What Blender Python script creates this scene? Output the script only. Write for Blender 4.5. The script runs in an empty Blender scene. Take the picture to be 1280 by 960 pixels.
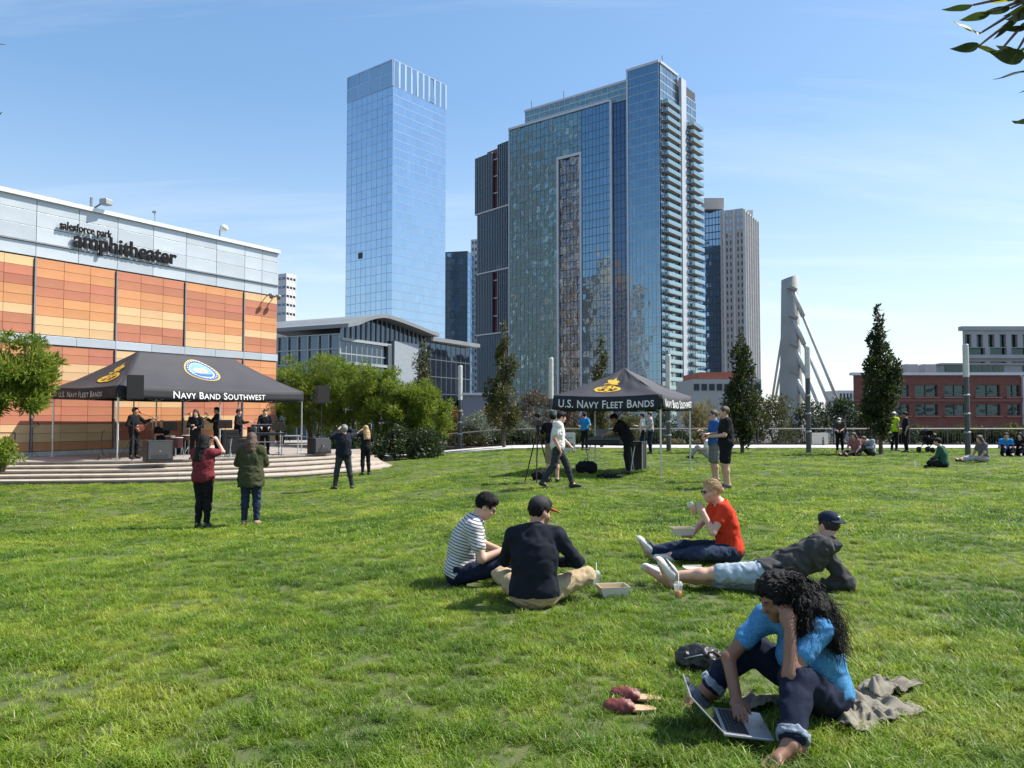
import bpy, bmesh, math, random
import numpy as np
from mathutils import Vector, Matrix, Euler
sc = bpy.context.scene
C = sc.collection
R = math.radians
# ---------------------------------------------------------------- camera
FPX, CX, CY, EYE = 961.0, 640.0, 480.0, 1.65
PITCH = math.atan(38.0 / FPX)
cam = bpy.data.cameras.new('Camera')
camo = bpy.data.objects.new('Camera', cam)
C.objects.link(camo)
cam.sensor_width = 36.0
cam.lens = 36.0 * FPX / 1280.0
cam.clip_start = 0.05
cam.clip_end = 9000
camo.location = (0, 0, EYE)
camo.rotation_euler = (math.pi / 2 + PITCH, 0, 0)
sc.camera = camo
# ---------------------------------------------------------------- light
SUN_AZ = math.atan2(1.0, 0.27)          # clockwise from +Y
SUN_EL = R(50)
w = bpy.data.worlds.new('World'); sc.world = w; w.use_nodes = True
nt = w.node_tree; nt.nodes.clear()
wo = nt.nodes.new('ShaderNodeOutputWorld'); bg = nt.nodes.new('ShaderNodeBackground')
sky = nt.nodes.new('ShaderNodeTexSky'); sky.sky_type = 'NISHITA'; sky.sun_disc = False
sky.sun_elevation = SUN_EL; sky.sun_rotation = SUN_AZ
sky.altitude = 0; sky.air_density = 1.0; sky.dust_density = 0.6; sky.ozone_density = 4.0
bg.inputs['Strength'].default_value = 0.15
# thin high cirrus in the whole sky
tc = nt.nodes.new('ShaderNodeTexCoord')
sep = nt.nodes.new('ShaderNodeSeparateXYZ'); nt.links.new(tc.outputs['Generated'], sep.inputs[0])
def wmath(op, a, b=None, c=None, clamp=False):
    n = nt.nodes.new('ShaderNodeMath'); n.operation = op; n.use_clamp = clamp
    for i, v in enumerate((a, b, c)):
        if v is None: continue
        if isinstance(v, (int, float)): n.inputs[i].default_value = v
        else: nt.links.new(v, n.inputs[i])
    return n.outputs[0]
zc = wmath('ADD', wmath('MAXIMUM', sep.outputs['Z'], 0.0), 0.12)
cmb = nt.nodes.new('ShaderNodeCombineXYZ')
nt.links.new(wmath('DIVIDE', sep.outputs['X'], zc), cmb.inputs[0])
nt.links.new(wmath('DIVIDE', sep.outputs['Y'], zc), cmb.inputs[1])
mp = nt.nodes.new('ShaderNodeMapping'); mp.inputs['Rotation'].default_value = (0, 0, R(-28)); mp.inputs['Scale'].default_value = (0.35, 1.5, 1)
mp.inputs['Location'].default_value = (20, 9, 0)
nt.links.new(cmb.outputs[0], mp.inputs[0])
n1 = nt.nodes.new('ShaderNodeTexNoise'); n1.inputs['Scale'].default_value = 0.9; n1.inputs['Detail'].default_value = 7; n1.inputs['Roughness'].default_value = 0.62; n1.inputs['Distortion'].default_value = 0.6
nt.links.new(mp.outputs[0], n1.inputs['Vector'])
cr = nt.nodes.new('ShaderNodeValToRGB'); cr.color_ramp.elements[0].position = 0.50; cr.color_ramp.elements[1].position = 0.92
cr.color_ramp.elements[0].color = (0, 0, 0, 1); cr.color_ramp.elements[1].color = (0.5, 0.5, 0.5, 1)
nt.links.new(n1.outputs['Fac'], cr.inputs[0])
mx = nt.nodes.new('ShaderNodeMix'); mx.data_type = 'RGBA'
hz = wmath('MULTIPLY', wmath('POWER', wmath('SUBTRACT', 1.0, wmath('MULTIPLY', wmath('MAXIMUM', sep.outputs['Z'], 0.0), 2.6), clamp=True), 1.5), 0.62)
crs = nt.nodes.new('ShaderNodeSeparateColor'); nt.links.new(cr.outputs[0], crs.inputs[0])
nt.links.new(wmath('ADD', wmath('MULTIPLY', crs.outputs[0], 1.1), hz, clamp=True), mx.inputs['Factor'])
gmn = nt.nodes.new('ShaderNodeGamma'); gmn.inputs['Gamma'].default_value = 0.65; nt.links.new(sky.outputs[0], gmn.inputs['Color'])
hsn = nt.nodes.new('ShaderNodeHueSaturation'); hsn.inputs['Saturation'].default_value = 1.32; hsn.inputs['Value'].default_value = 1.36; nt.links.new(gmn.outputs[0], hsn.inputs['Color'])
nt.links.new(hsn.outputs[0], mx.inputs[6]); mx.inputs[7].default_value = (4.2, 4.5, 4.7, 1)
nt.links.new(mx.outputs[2], bg.inputs['Color']); nt.links.new(bg.outputs[0], wo.inputs[0])
sun = bpy.data.lights.new('Sun', 'SUN'); suno = bpy.data.objects.new('Sun', sun); C.objects.link(suno)
sun.energy = 5.0; sun.angle = R(0.53); sun.color = (1.0, 0.955, 0.88)
SDIR = Vector((math.sin(SUN_AZ) * math.cos(SUN_EL), math.cos(SUN_AZ) * math.cos(SUN_EL), math.sin(SUN_EL)))
suno.rotation_euler = SDIR.to_track_quat('Z', 'Y').to_euler()
suno.location = SDIR * 60
sc.view_settings.view_transform = 'Standard'; sc.view_settings.look = 'None'
sc.view_settings.gamma = 1.0; sc.view_settings.exposure = 0.75; sc.view_settings.use_curve_mapping = False
sc.render.engine = 'CYCLES'
sc.cycles.use_denoising = True
sc.cycles.max_bounces = 6; sc.cycles.diffuse_bounces = 3; sc.cycles.glossy_bounces = 3
sc.cycles.transmission_bounces = 5; sc.cycles.transparent_max_bounces = 8
sc.cycles.caustics_reflective = False; sc.cycles.caustics_refractive = False

# ---------------------------------------------------------------- helpers
_ct, _st = math.cos(PITCH), math.sin(PITCH)
def ray(px, py):
    a, b = (px - CX) / FPX, (CY - py) / FPX
    return Vector((a, _ct - b * _st, _st + b * _ct))
def W(px, py, d):
    "point seen at pixel px,py whose depth (Y) is d"
    r = ray(px, py); k = d / r.y
    return Vector((r.x * k, d, EYE + r.z * k))
def XY(px, d): return ((px - CX) / FPX * d / _ct * 1.0, d)
def smooth(t): t = max(0.0, min(1.0, t)); return t * t * (3 - 2 * t)
def lawn_z(x, y):
    return -0.45 * smooth((1 - x) / 7.5) * smooth((y - 5) / 10)
def G(px, py, zf=None):
    "point on the ground seen at pixel px,py"
    r = ray(px, py); z = 0.0
    for _ in range(25):
        k = (z - EYE) / r.z; p = Vector((r.x * k, r.y * k, z)); z = lawn_z(p.x, p.y) if zf is None else zf
    p.z = z
    return p
def on_line(p, u, px):
    "distance along p + s*u (2D) that is seen at column px"
    m = (px - CX) / FPX / 1.0
    return (m * p[1] - p[0]) / (u[0] - m * u[1])

_MATS = {}
def M(name, col, rough=0.8, var=0.12, scale=6.0, bump=0.0, bscale=40.0, metal=0.0, spec=0.5, objvar=0.0, col2=None, detail=4, trans=0.0, island=0.0, sheen=0.0):
    if name in _MATS: return _MATS[name]
    m = bpy.data.materials.new(name); m.use_nodes = True; _MATS[name] = m
    t = m.node_tree; b = t.nodes['Principled BSDF']
    b.inputs['Roughness'].default_value = rough; b.inputs['Metallic'].default_value = metal
    b.inputs['Specular IOR Level'].default_value = spec
    if sheen: b.inputs['Sheen Weight'].default_value = sheen; b.inputs['Sheen Roughness'].default_value = 0.6
    tcn = t.nodes.new('ShaderNodeTexCoord')
    n = t.nodes.new('ShaderNodeTexNoise'); n.inputs['Scale'].default_value = scale; n.inputs['Detail'].default_value = detail
    t.links.new(tcn.outputs['Object'], n.inputs['Vector'])
    rp = t.nodes.new('ShaderNodeValToRGB')
    c2 = col2 or tuple(c * (1 + var) for c in col); c1 = col if col2 else tuple(c * (1 - var) for c in col)
    rp.color_ramp.elements[0].position = 0.32; rp.color_ramp.elements[1].position = 0.68
    rp.color_ramp.elements[0].color = (*c1, 1); rp.color_ramp.elements[1].color = (*c2, 1)
    t.links.new(n.outputs['Fac'], rp.inputs[0]); out = rp.outputs[0]
    if objvar or island:
        hs = t.nodes.new('ShaderNodeHueSaturation')
        mr = t.nodes.new('ShaderNodeMapRange')
        if island:
            g = t.nodes.new('ShaderNodeNewGeometry'); src = g.outputs['Random Per Island']; v = island
        else:
            g = t.nodes.new('ShaderNodeObjectInfo'); src = g.outputs['Random']; v = objvar
        mr.inputs['To Min'].default_value = 1 - v; mr.inputs['To Max'].default_value = 1 + v
        t.links.new(src, mr.inputs['Value']); t.links.new(mr.outputs[0], hs.inputs['Value'])
        mr2 = t.nodes.new('ShaderNodeMapRange'); mr2.inputs['To Min'].default_value = 0.5 - v * 0.06; mr2.inputs['To Max'].default_value = 0.5 + v * 0.03
        mu = t.nodes.new('ShaderNodeMath'); mu.operation = 'FRACT'; mu2 = t.nodes.new('ShaderNodeMath'); mu2.operation = 'MULTIPLY'; mu2.inputs[1].default_value = 7.31
        t.links.new(src, mu2.inputs[0]); t.links.new(mu2.outputs[0], mu.inputs[0]); t.links.new(mu.outputs[0], mr2.inputs['Value']); t.links.new(mr2.outputs[0], hs.inputs['Hue'])
        t.links.new(out, hs.inputs['Color']); out = hs.outputs[0]
    t.links.new(out, b.inputs['Base Color'])
    if bump:
        n2 = t.nodes.new('ShaderNodeTexNoise'); n2.inputs['Scale'].default_value = bscale; n2.inputs['Detail'].default_value = 5
        t.links.new(tcn.outputs['Object'], n2.inputs['Vector'])
        bp = t.nodes.new('ShaderNodeBump'); bp.inputs['Strength'].default_value = bump; bp.inputs['Distance'].default_value = 0.02
        t.links.new(n2.outputs['Fac'], bp.inputs['Height']); t.links.new(bp.outputs[0], b.inputs['Normal'])
    if trans:
        tr = t.nodes.new('ShaderNodeBsdfTranslucent'); mixs = t.nodes.new('ShaderNodeMixShader'); mixs.inputs[0].default_value = trans
        br = t.nodes.new('ShaderNodeHueSaturation'); br.inputs['Value'].default_value = 1.5; br.inputs['Hue'].default_value = 0.485
        t.links.new(out, br.inputs['Color']); t.links.new(br.outputs[0], tr.inputs[0])
        t.links.new(b.outputs[0], mixs.inputs[1]); t.links.new(tr.outputs[0], mixs.inputs[2])
        t.links.new(mixs.outputs[0], t.nodes['Material Output'].inputs[0])
    return m

def glassmat(name, tint, dark, refl=0.6, rough=0.03, wav=0.0, wscale=0.6, curtain=0.0):
    "coated facade glass: a tinted mirror over a dark interior; wav = roller-wave bump of the panes"
    if name in _MATS: return _MATS[name]
    m = bpy.data.materials.new(name); m.use_nodes = True; _MATS[name] = m
    t = m.node_tree; t.nodes.remove(t.nodes['Principled BSDF'])
    gl = t.nodes.new('ShaderNodeBsdfGlossy'); gl.inputs['Color'].default_value = (*tint, 1); gl.inputs['Roughness'].default_value = rough
    df = t.nodes.new('ShaderNodeBsdfDiffuse')
    g = t.nodes.new('ShaderNodeNewGeometry')
    rp = t.nodes.new('ShaderNodeValToRGB'); rp.color_ramp.elements[0].color = (*[c * 0.6 for c in dark], 1); rp.color_ramp.elements[1].color = (*[c * 1.5 for c in dark], 1)
    e = rp.color_ramp.elements.new(0.86); e.color = (*[c * 1.5 for c in dark], 1)
    rp.color_ramp.elements[-1].color = (*[c * (1.5 + 4 * curtain) for c in dark], 1)
    t.links.new(g.outputs['Random Per Island'], rp.inputs[0]); t.links.new(rp.outputs[0], df.inputs[0])
    lw = t.nodes.new('ShaderNodeLayerWeight'); lw.inputs['Blend'].default_value = 0.35
    mr = t.nodes.new('ShaderNodeMapRange'); mr.inputs['To Min'].default_value = refl; mr.inputs['To Max'].default_value = 0.97
    t.links.new(lw.outputs['Fresnel'], mr.inputs['Value'])
    mixs = t.nodes.new('ShaderNodeMixShader'); t.links.new(mr.outputs[0], mixs.inputs[0])
    t.links.new(df.outputs[0], mixs.inputs[1]); t.links.new(gl.outputs[0], mixs.inputs[2])
    t.links.new(mixs.outputs[0], t.nodes['Material Output'].inputs[0])
    if wav:
        tcn = t.nodes.new('ShaderNodeTexCoord'); n = t.nodes.new('ShaderNodeTexNoise'); n.inputs['Scale'].default_value = wscale; n.inputs['Detail'].default_value = 2
        t.links.new(tcn.outputs['Object'], n.inputs['Vector'])
        bp = t.nodes.new('ShaderNodeBump'); bp.inputs['Strength'].default_value = wav; bp.inputs['Distance'].default_value = 0.2
        t.links.new(n.outputs['Fac'], bp.inputs['Height']); t.links.new(bp.outputs[0], gl.inputs['Normal'])
    return m

def world_m(o):
    m = o.matrix_parent_inverse @ o.matrix_basis if o.parent else o.matrix_basis
    return world_m(o.parent) @ m if o.parent else m.copy()
def thing(name, label, cat, loc=(0, 0, 0), rotz=0.0, group=None, kind=None):
    o = bpy.data.objects.new(name, None); C.objects.link(o); o.empty_display_size = 0.1
    o.location = loc; o.rotation_euler = (0, 0, rotz)
    return tag(o, label, cat, group, kind)
def tag(o, label=None, cat=None, group=None, kind=None):
    if label: o['label'] = label
    if cat: o['category'] = cat
    if group: o['group'] = group
    if kind: o['kind'] = kind
    return o
def basis(o): return Matrix.Translation(o.location) @ o.rotation_euler.to_matrix().to_4x4()
def link(name, me, mat, parent=None, local=False):
    "links a mesh; its coordinates are world ones unless local"
    o = bpy.data.objects.new(name, me); C.objects.link(o)
    if mat is not None:
        mats = mat if isinstance(mat, (list, tuple)) else [mat]
        if len(me.materials) == 0:
            for x in mats: me.materials.append(x)
    if parent is not None:
        o.parent = parent
        if not local: o.matrix_parent_inverse = world_m(parent).inverted()
    return o
def copy_tree(o, parent=None):
    c = o.copy(); C.objects.link(c)
    if parent is not None: c.parent = parent
    for ch in [x for x in o.children]: copy_tree(ch, c)
    return c

class MB:
    def __init__(s): s.v = []; s.f = []; s.mi = []; s.m = 0
    def add(s, vs, fs):
        k = len(s.v); s.v += [tuple(x) for x in vs]; s.f += [tuple(i + k for i in f) for f in fs]; s.mi += [s.m] * len(fs); return s
    def quad(s, a, b, c, d): return s.add([a, b, c, d], [(0, 1, 2, 3)])
    def box(s, c, size, rz=0.0, rot=None, bevel=0.0):
        x, y, z = [q / 2 for q in size]; c = Vector(c)
        Rm = rot if rot is not None else Matrix.Rotation(rz, 3, 'Z')
        if bevel:
            bm = bmesh.new(); bmesh.ops.create_cube(bm, size=1)
            for q in bm.verts: q.co = Vector((q.co.x * size[0], q.co.y * size[1], q.co.z * size[2]))
            bmesh.ops.bevel(bm, geom=bm.edges[:], offset=bevel, segments=2, affect='EDGES', profile=0.5)
            bm.verts.index_update()
            s.add([c + Rm @ q.co for q in bm.verts], [[q.index for q in f.verts] for f in bm.faces]); bm.free(); return s
        P = [(-x, -y, -z), (x, -y, -z), (x, y, -z), (-x, y, -z), (-x, -y, z), (x, -y, z), (x, y, z), (-x, y, z)]
        return s.add([c + Rm @ Vector(p) for p in P], [(0, 3, 2, 1), (4, 5, 6, 7), (0, 1, 5, 4), (1, 2, 6, 5), (2, 3, 7, 6), (3, 0, 4, 7)])
    def prism(s, poly, z0, z1):
        n = len(poly); z0 = z0 if isinstance(z0, (list, tuple)) else [z0] * n; z1 = z1 if isinstance(z1, (list, tuple)) else [z1] * n
        vs = [(p[0], p[1], z) for p, z in zip(poly, z0)] + [(p[0], p[1], z) for p, z in zip(poly, z1)]
        fs = [tuple(range(n - 1, -1, -1)), tuple(range(n, 2 * n))] + [(i, (i + 1) % n, n + (i + 1) % n, n + i) for i in range(n)]
        return s.add(vs, fs)
    def tube(s, path, r, n=8, cap=True):
        path = [Vector(p) for p in path]; rs = r if isinstance(r, (list, tuple)) else [r] * len(path)
        k = len(s.v); prev = None; rings = []
        for i, p in enumerate(path):
            d = (path[min(i + 1, len(path) - 1)] - path[max(i - 1, 0)]).normalized()
            a = prev - d * prev.dot(d) if prev is not None else d.orthogonal()
            if a.length < 1e-6: a = d.orthogonal()
            a.normalize(); prev = a; b = d.cross(a)
            rings.append([p + (a * math.cos(2 * math.pi * j / n) + b * math.sin(2 * math.pi * j / n)) * rs[i] for j in range(n)])
        vs = [q for r_ in rings for q in r_]; fs = []
        for i in range(len(path) - 1):
            for j in range(n): fs.append((i * n + j, i * n + (j + 1) % n, (i + 1) * n + (j + 1) % n, (i + 1) * n + j))
        if cap: fs += [tuple(range(n - 1, -1, -1)), tuple((len(path) - 1) * n + j for j in range(n))]
        return s.add(vs, fs)
    def lathe(s, prof, c=(0, 0, 0), n=16, axis=None):
        "prof = [(r, h)...] turned about axis (default z)"
        c = Vector(c); q = Vector(axis).to_track_quat('Z', 'Y').to_matrix() if axis is not None else Matrix.Identity(3)
        vs = []; fs = []
        for r, h in prof: vs += [c + q @ Vector((r * math.cos(2 * math.pi * j / n), r * math.sin(2 * math.pi * j / n), h)) for j in range(n)]
        for i in range(len(prof) - 1):
            for j in range(n): fs.append((i * n + j, i * n + (j + 1) % n, (i + 1) * n + (j + 1) % n, (i + 1) * n + j))
        fs += [tuple(range(n - 1, -1, -1)), tuple((len(prof) - 1) * n + j for j in range(n))]
        return s.add(vs, fs)
    def mesh(s, name, smoothf=False):
        me = bpy.data.meshes.new(name); me.from_pydata(s.v, [], s.f)
        if max(s.mi, default=0): me.polygons.foreach_set('material_index', s.mi)
        if smoothf: me.polygons.foreach_set('use_smooth', [True] * len(me.polygons))
        me.update(); return me
    def build(s, name, mat, parent=None, smoothf=False, local=False, autosmooth=None):
        o = link(name, s.mesh(name, smoothf), mat, parent, local)
        return o
def np_mesh(name, V, F, smoothf=False):
    "V (n,3), F (m,k) numpy arrays -> mesh"
    me = bpy.data.meshes.new(name); V = np.ascontiguousarray(V, np.float32); F = np.ascontiguousarray(F, np.int32); m, k = F.shape
    me.vertices.add(len(V)); me.vertices.foreach_set('co', V.ravel())
    me.loops.add(m * k); me.loops.foreach_set('vertex_index', F.ravel())
    me.polygons.add(m); me.polygons.foreach_set('loop_start', np.arange(0, m * k, k, dtype=np.int32)); me.polygons.foreach_set('loop_total', np.full(m, k, np.int32))
    if smoothf: me.polygons.foreach_set('use_smooth', np.ones(m, bool))
    me.update(calc_edges=True); me.validate(); return me
def text_geo(body, size=1.0, smallcaps=None, offset=0.0, extrude=0.0, spacing=1.0, shear=0.0):
    "flat text geometry: verts centred on x, baseline y=0, plus its faces"
    cu = bpy.data.curves.new('lettering', 'FONT'); cu.body = body; cu.size = size; cu.align_x = 'CENTER'; cu.offset = offset
    cu.extrude = extrude; cu.space_character = spacing; cu.shear = shear; cu.resolution_u = 3
    if smallcaps:
        cu.small_caps_scale = smallcaps
        for f in cu.body_format: f.use_small_caps = True
    o = bpy.data.objects.new('lettering', cu); me = bpy.data.meshes.new_from_object(o)
    vs = [v.co.copy() for v in me.vertices]; fs = [tuple(p.vertices) for p in me.polygons]
    bpy.data.objects.remove(o); bpy.data.meshes.remove(me); bpy.data.curves.remove(cu)
    return vs, fs
def mapped(vs, fs, f):
    mb = MB(); mb.add([f(v.x, v.y, v.z) for v in vs], fs); return mb
rng = random.Random(7)
# ================================================================ SETTING
STREET = -20.0
m_asph = M('street asphalt', (0.10, 0.10, 0.105), 0.9, 0.2, 0.05)
g = MB(); g.quad((-4000, -4000, STREET), (4000, -4000, STREET), (4000, 6000, STREET), (-4000, 6000, STREET))
tag(g.build('ground', m_asph), kind='structure')
# park deck slab under everything the park stands on
m_conc = M('pale concrete', (0.46, 0.45, 0.42), 0.85, 0.1, 1.5, 0.25, 60)
m_soil = M('planting soil', (0.07, 0.052, 0.035), 0.95, 0.3, 3, 0.6, 20)
g = MB(); g.box((2, 12, -3.35), (90, 80, 5.5)); tag(g.build('park_deck', m_conc), kind='structure')
# lawn sheet
m_lawn = M('lawn earth', (0.055, 0.082, 0.018), 0.95, 0.3, 1.2, 0.5, 30, col2=(0.095, 0.105, 0.030))
LX0, LX1, LY0, LY1 = -26, 34, -6, 37.2
nx, ny = 100, 80
V = np.zeros(((nx + 1) * (ny + 1), 3)); k = 0
for j in range(ny + 1):
    for i in range(nx + 1):
        x = LX0 + (LX1 - LX0) * i / nx; y = LY0 + (LY1 - LY0) * j / ny; V[k] = (x, y, lawn_z(x, y)); k += 1
ii, jj = np.meshgrid(np.arange(nx), np.arange(ny)); a0 = (jj * (nx + 1) + ii).ravel()
tag(link('lawn', np_mesh('lawn', V, np.stack([a0, a0 + 1, a0 + nx + 2, a0 + nx + 1], 1), True), m_lawn), kind='structure')
# path behind the lawn: concrete slabs with a kerb, then the planting bed
m_path = M('path paving', (0.50, 0.48, 0.44), 0.85, 0.08, 2.0, 0.2, 80, objvar=0.07)
m_joint = M('path base', (0.22, 0.21, 0.19), 0.95)
def pz(x, y): return lawn_z(x, min(y, 36)) + 0.02
pb = MB()
for i in range(30):
    x0, x1 = -26 + i * 2, -24 + i * 2
    pb.add([(x0, 37.2, pz(x0, 36) - .03), (x1, 37.2, pz(x1, 36) - .03), (x1, 40.6, pz(x1, 36) - .03), (x0, 40.6, pz(x0, 36) - .03)], [(0, 1, 2, 3)])
path = tag(pb.build('path', m_joint), kind='structure')
slab = MB(); slab.box((0, 0, 0), (1.985, 1.14, 0.06), bevel=0.008); slab_me = slab.mesh('paving_slab'); slab_me.materials.append(m_path)
for i in range(30):
    for j in range(3):
        x = -25 + i * 2; o = link('paving_slab', slab_me, None, path, True); z0, z1 = pz(x - 1, 36), pz(x + 1, 36)
        o.location = (x, 37.78 + j * 1.15, (z0 + z1) / 2 + rng.uniform(-.002, .002)); o.rotation_euler = (0, math.atan2(z0 - z1, 2), 0)
g = MB(); g.box((4, 46, -.20), (60, 10.8, .28)); tag(g.build('planting_bed', m_soil), kind='structure')

# ---------------------------------------------------------------- facades
def facade(parent, p0, p1, z0, z1, nc, nr, glass, frame, mw=0.12, fw=0.25, tilt=0.004, span=0.0, spanmat=None, out=0.0, join=True, proud=0.12, seed=0, name='glazing'):
    rg = np.random.default_rng(seed + nc * 31 + nr)
    p0 = Vector((p0[0], p0[1])); p1 = Vector((p1[0], p1[1])); u = (p1 - p0); L = u.length; u /= L; n = Vector((u.y, -u.x))
    cw, ch = L / nc, (z1 - z0) / nr
    def P(s, z, o): q = p0 + u * s + n * (o + out); return (q.x, q.y, z)
    gm = MB(); sm = MB(); panes = []
    for i in range(nc):
        for j in range(nr):
            a, b, c, d = i * cw + mw * .3, (i + 1) * cw - mw * .3, z0 + j * ch + ch * span + fw * .3, z0 + (j + 1) * ch - fw * .3
            tx, tz = rg.normal(0, tilt, 2); hx, hz = (b - a) / 2 * tx, (d - c) / 2 * tz
            q = (P(a, c, -hx - hz), P(b, c, hx - hz), P(b, d, hx + hz), P(a, d, -hx + hz))
            if join: gm.quad(*q)
            else: pm = MB(); pm.quad(*q); panes.append(pm)
            if span: sm.quad(P(a, z0 + j * ch, 0.02), P(b, z0 + j * ch, 0.02), P(b, c, 0.02), P(a, c, 0.02))
    if join:
        o = gm.build(name, glass, parent); o['kind'] = 'stuff'
    else:
        for pm in panes: pm.build('pane', glass, parent)
    if span: sm.build('spandrel_glazing', spanmat, parent)['kind'] = 'stuff'
    fm = MB(); ang = math.atan2(u.y, u.x)
    for i in range(nc + 1):
        if mw <= 0: break
        c = p0 + u * (i * cw) + n * (proud / 2 + out - .02); fm.box((c.x, c.y, (z0 + z1) / 2), (mw, proud, z1 - z0), ang)
    for j in range(nr + 1):
        if fw <= 0: break
        c = p0 + u * (L / 2) + n * (proud * .4 + out - .02); fm.box((c.x, c.y, z0 + j * ch), (L + mw * .9, proud * .8, fw), ang)
    fm.build('window_frame', frame, parent)
def bldg_core(parent, poly, z0, z1, mat, name='wall', inset=0.0):
    g = MB(); g.prism(poly, z0, z1); return g.build(name, mat, parent)
def at(px, d): return Vector(((px - CX) / FPX * d, d))
def zat(py, d): return W(640, py, d).z

m_dark = M('dark core', (0.03, 0.035, 0.04), 0.6)
m_alu = M('pale aluminium', (0.50, 0.53, 0.55), 0.45, 0.05, 1, metal=0.3)
m_greyfr = M('grey frame', (0.09, 0.11, 0.12), 0.5, 0.05, metal=0.3)
m_bluefr = M('blue grey frame', (0.10, 0.16, 0.24), 0.4, 0.05, metal=0.4)
m_white = M('white cladding', (0.62, 0.62, 0.60), 0.7, 0.05, 0.5)

m_twfr = M('tower spandrel', (0.34, 0.46, 0.58), 0.3, 0.05, metal=0.6)
# ---- tall blue glass tower
D = 430.0
c0 = at(489, D); cl = at(431, D * 1.0573); cr_ = at(556, D * 1.0855)
ul = (cl - c0).normalized(); ur = Vector((-ul.y, ul.x)); ur = ur if ur.x > 0 else -ur
cl = c0 + ul * on_line(c0, ul, 431); cr_ = c0 + ur * on_line(c0, ur, 556); cb = cl + (cr_ - c0)
ztop = zat(74, D)
T = thing('glass_tower', 'tall blue mirror-glass skyscraper with louvred crown standing alone', 'tower', (c0.x, c0.y, STREET))
ins = [c0 + (cb - c0).normalized() * .4, cr_ + (cl - cr_).normalized() * .4, cb + (c0 - cb).normalized() * .4, cl + (cr_ - cl).normalized() * .4]
bldg_core(T, ins, STREET, ztop - .6, m_dark)
gb = glassmat('blue tower glass', (0.62, 0.80, 0.97), (0.035, 0.075, 0.13), 0.62, 0.03, 0.10, 0.35)
fz = (ztop - STREET) / 44
facade(T, cl, c0, STREET, ztop - 3 * fz, 9, 41, gb, m_twfr, 0.07, 0.35, 0.006, seed=1)
facade(T, c0, cr_, STREET, ztop - 3 * fz, 12, 41, gb, m_twfr, 0.0, 0.55, 0.005, seed=2)
m_crfr = M('crown frame', (.36, .48, .60), .35, metal=.6)
gl_l = glassmat('crown screen glass', (0.55, 0.70, 0.84), (0.06, 0.10, 0.14), 0.5, 0.05)
facade(T, cl, c0, ztop - 3 * fz, ztop, 4, 2, gl_l, m_crfr, 0.8, 0.8, 0.01, join=False)
facade(T, c0, cr_, ztop - 3 * fz, ztop, 9, 1, gl_l, m_crfr, 1.5, 0.4, 0.01, join=False)
g = MB(); g.prism([c0, cr_, cb, cl], ztop - 0.5, ztop + 0.3); g.build('roof', m_bluefr, T)
g = MB(); q = (c0 + cl) / 2 + ur * 4; g.box((q.x, q.y, ztop + 1.2), (2.2, 2, 2)); q = (c0 + cl) / 2 + ur * 4 + ul * 4; g.box((q.x, q.y, ztop + .8), (3, 2, 1.2)); g.build('rooftop_plant', m_greyfr, T)
rec = MB(); q = c0 + ul * on_line(c0, ul, 449) - Vector((ul.y, -ul.x)) * 0; nrm = Vector((ul.y, -ul.x)); nrm = nrm if nrm.y < 0 else -nrm
rec.box((q.x + nrm.x * .1, q.y + nrm.y * .1, zat(318, 443)), (3.2, .5, 3.4), math.atan2(ul.y, ul.x)); rec.build('vent_opening', m_dark, T)

# ---- big residential tower in the middle
D = 262.0
k0 = at(828, D); uf = Vector((-.79, .613)).normalized(); uR = Vector((.613, .79)).normalized(); nf = Vector((-uf.y, uf.x)); nf = nf if nf.y < 0 else -nf
nR = Vector((uR.y, -uR.x)); ZT = zat(79, D)
def fp(px, off=0.0): return k0 + uf * on_line(k0, uf, px) + nf * off
def rp_(px, off=0.0): return k0 + uR * on_line(k0, uR, px) + nR * off
zroof = zat(122, fp(783).y); zpent = zat(98, fp(785).y)
T = thing('residential_tower', 'broad dark glass apartment tower with white fins and stacked balconies', 'tower', (k0.x, k0.y, STREET))
pL, pR = fp(636), fp(788)
g = MB(); back = uR * 34
ncore = -nf * .6
g.prism([pR + ncore, pR + back, pL + back + ncore, pL + ncore - uf * .6], STREET, zroof - .5)
g.prism([k0 - nf * .6 + uf * .6, k0 + uR * 30 - nR * .6, pR + uR * 30, pR - nf * .4], STREET, ZT - .5); g.build('wall', m_dark, T)
gA = glassmat('grey green glass', (0.42, 0.58, 0.60), (0.018, 0.032, 0.036), 0.42, 0.04, 1.0, 0.45, 0.9)
gB = glassmat('dark rippled glass', (0.42, 0.42, 0.42), (0.016, 0.017, 0.019), 0.5, 0.05, 1.6, 0.5, 0.9)
gC = glassmat('deep blue glass', (0.36, 0.55, 0.69), (0.012, 0.030, 0.055), 0.42, 0.03, 0.14, 0.3, 0.5)
gC2 = glassmat('slot glass', (0.20, 0.28, 0.40), (0.012, 0.022, 0.045), 0.40, 0.03, 0.14, 0.3, 0.3)
m_flr = M('pale floor edge', (.36, .43, .48), .4, metal=.3)
gR = glassmat('pale side glass', (0.55, 0.70, 0.78), (0.04, 0.07, 0.085), 0.45, 0.04, 0.2, 0.4, 0.6)
m_tealfr = M('teal floor edge', (.14, .19, .20), .4, metal=.4)
flr = 3.02; nfl = round((zroof - STREET) / flr)
facade(T, fp(636), fp(697), STREET, zroof, 12, nfl, gA, m_tealfr, 0.04, 0.14, 0.03, 0.22, gA, seed=3)
zstrip = zat(197, fp(712).y); nst = round((zstrip - STREET) / flr)
facade(T, fp(699.5), fp(726), STREET, zstrip, 6, nst, gB, m_dark, 0.06, 0.16, 0.045, seed=4, out=-.3)
facade(T, fp(697), fp(728), zstrip + .8, zroof, 6, nfl - nst, gA, m_tealfr, 0.04, 0.14, 0.03, 0.2, gA, seed=5)
facade(T, fp(728.5), fp(764.5), STREET, zroof, 8, nfl, gC, m_bluefr, 0.10, 0.26, 0.006, 0.22, gC, seed=6)
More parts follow.
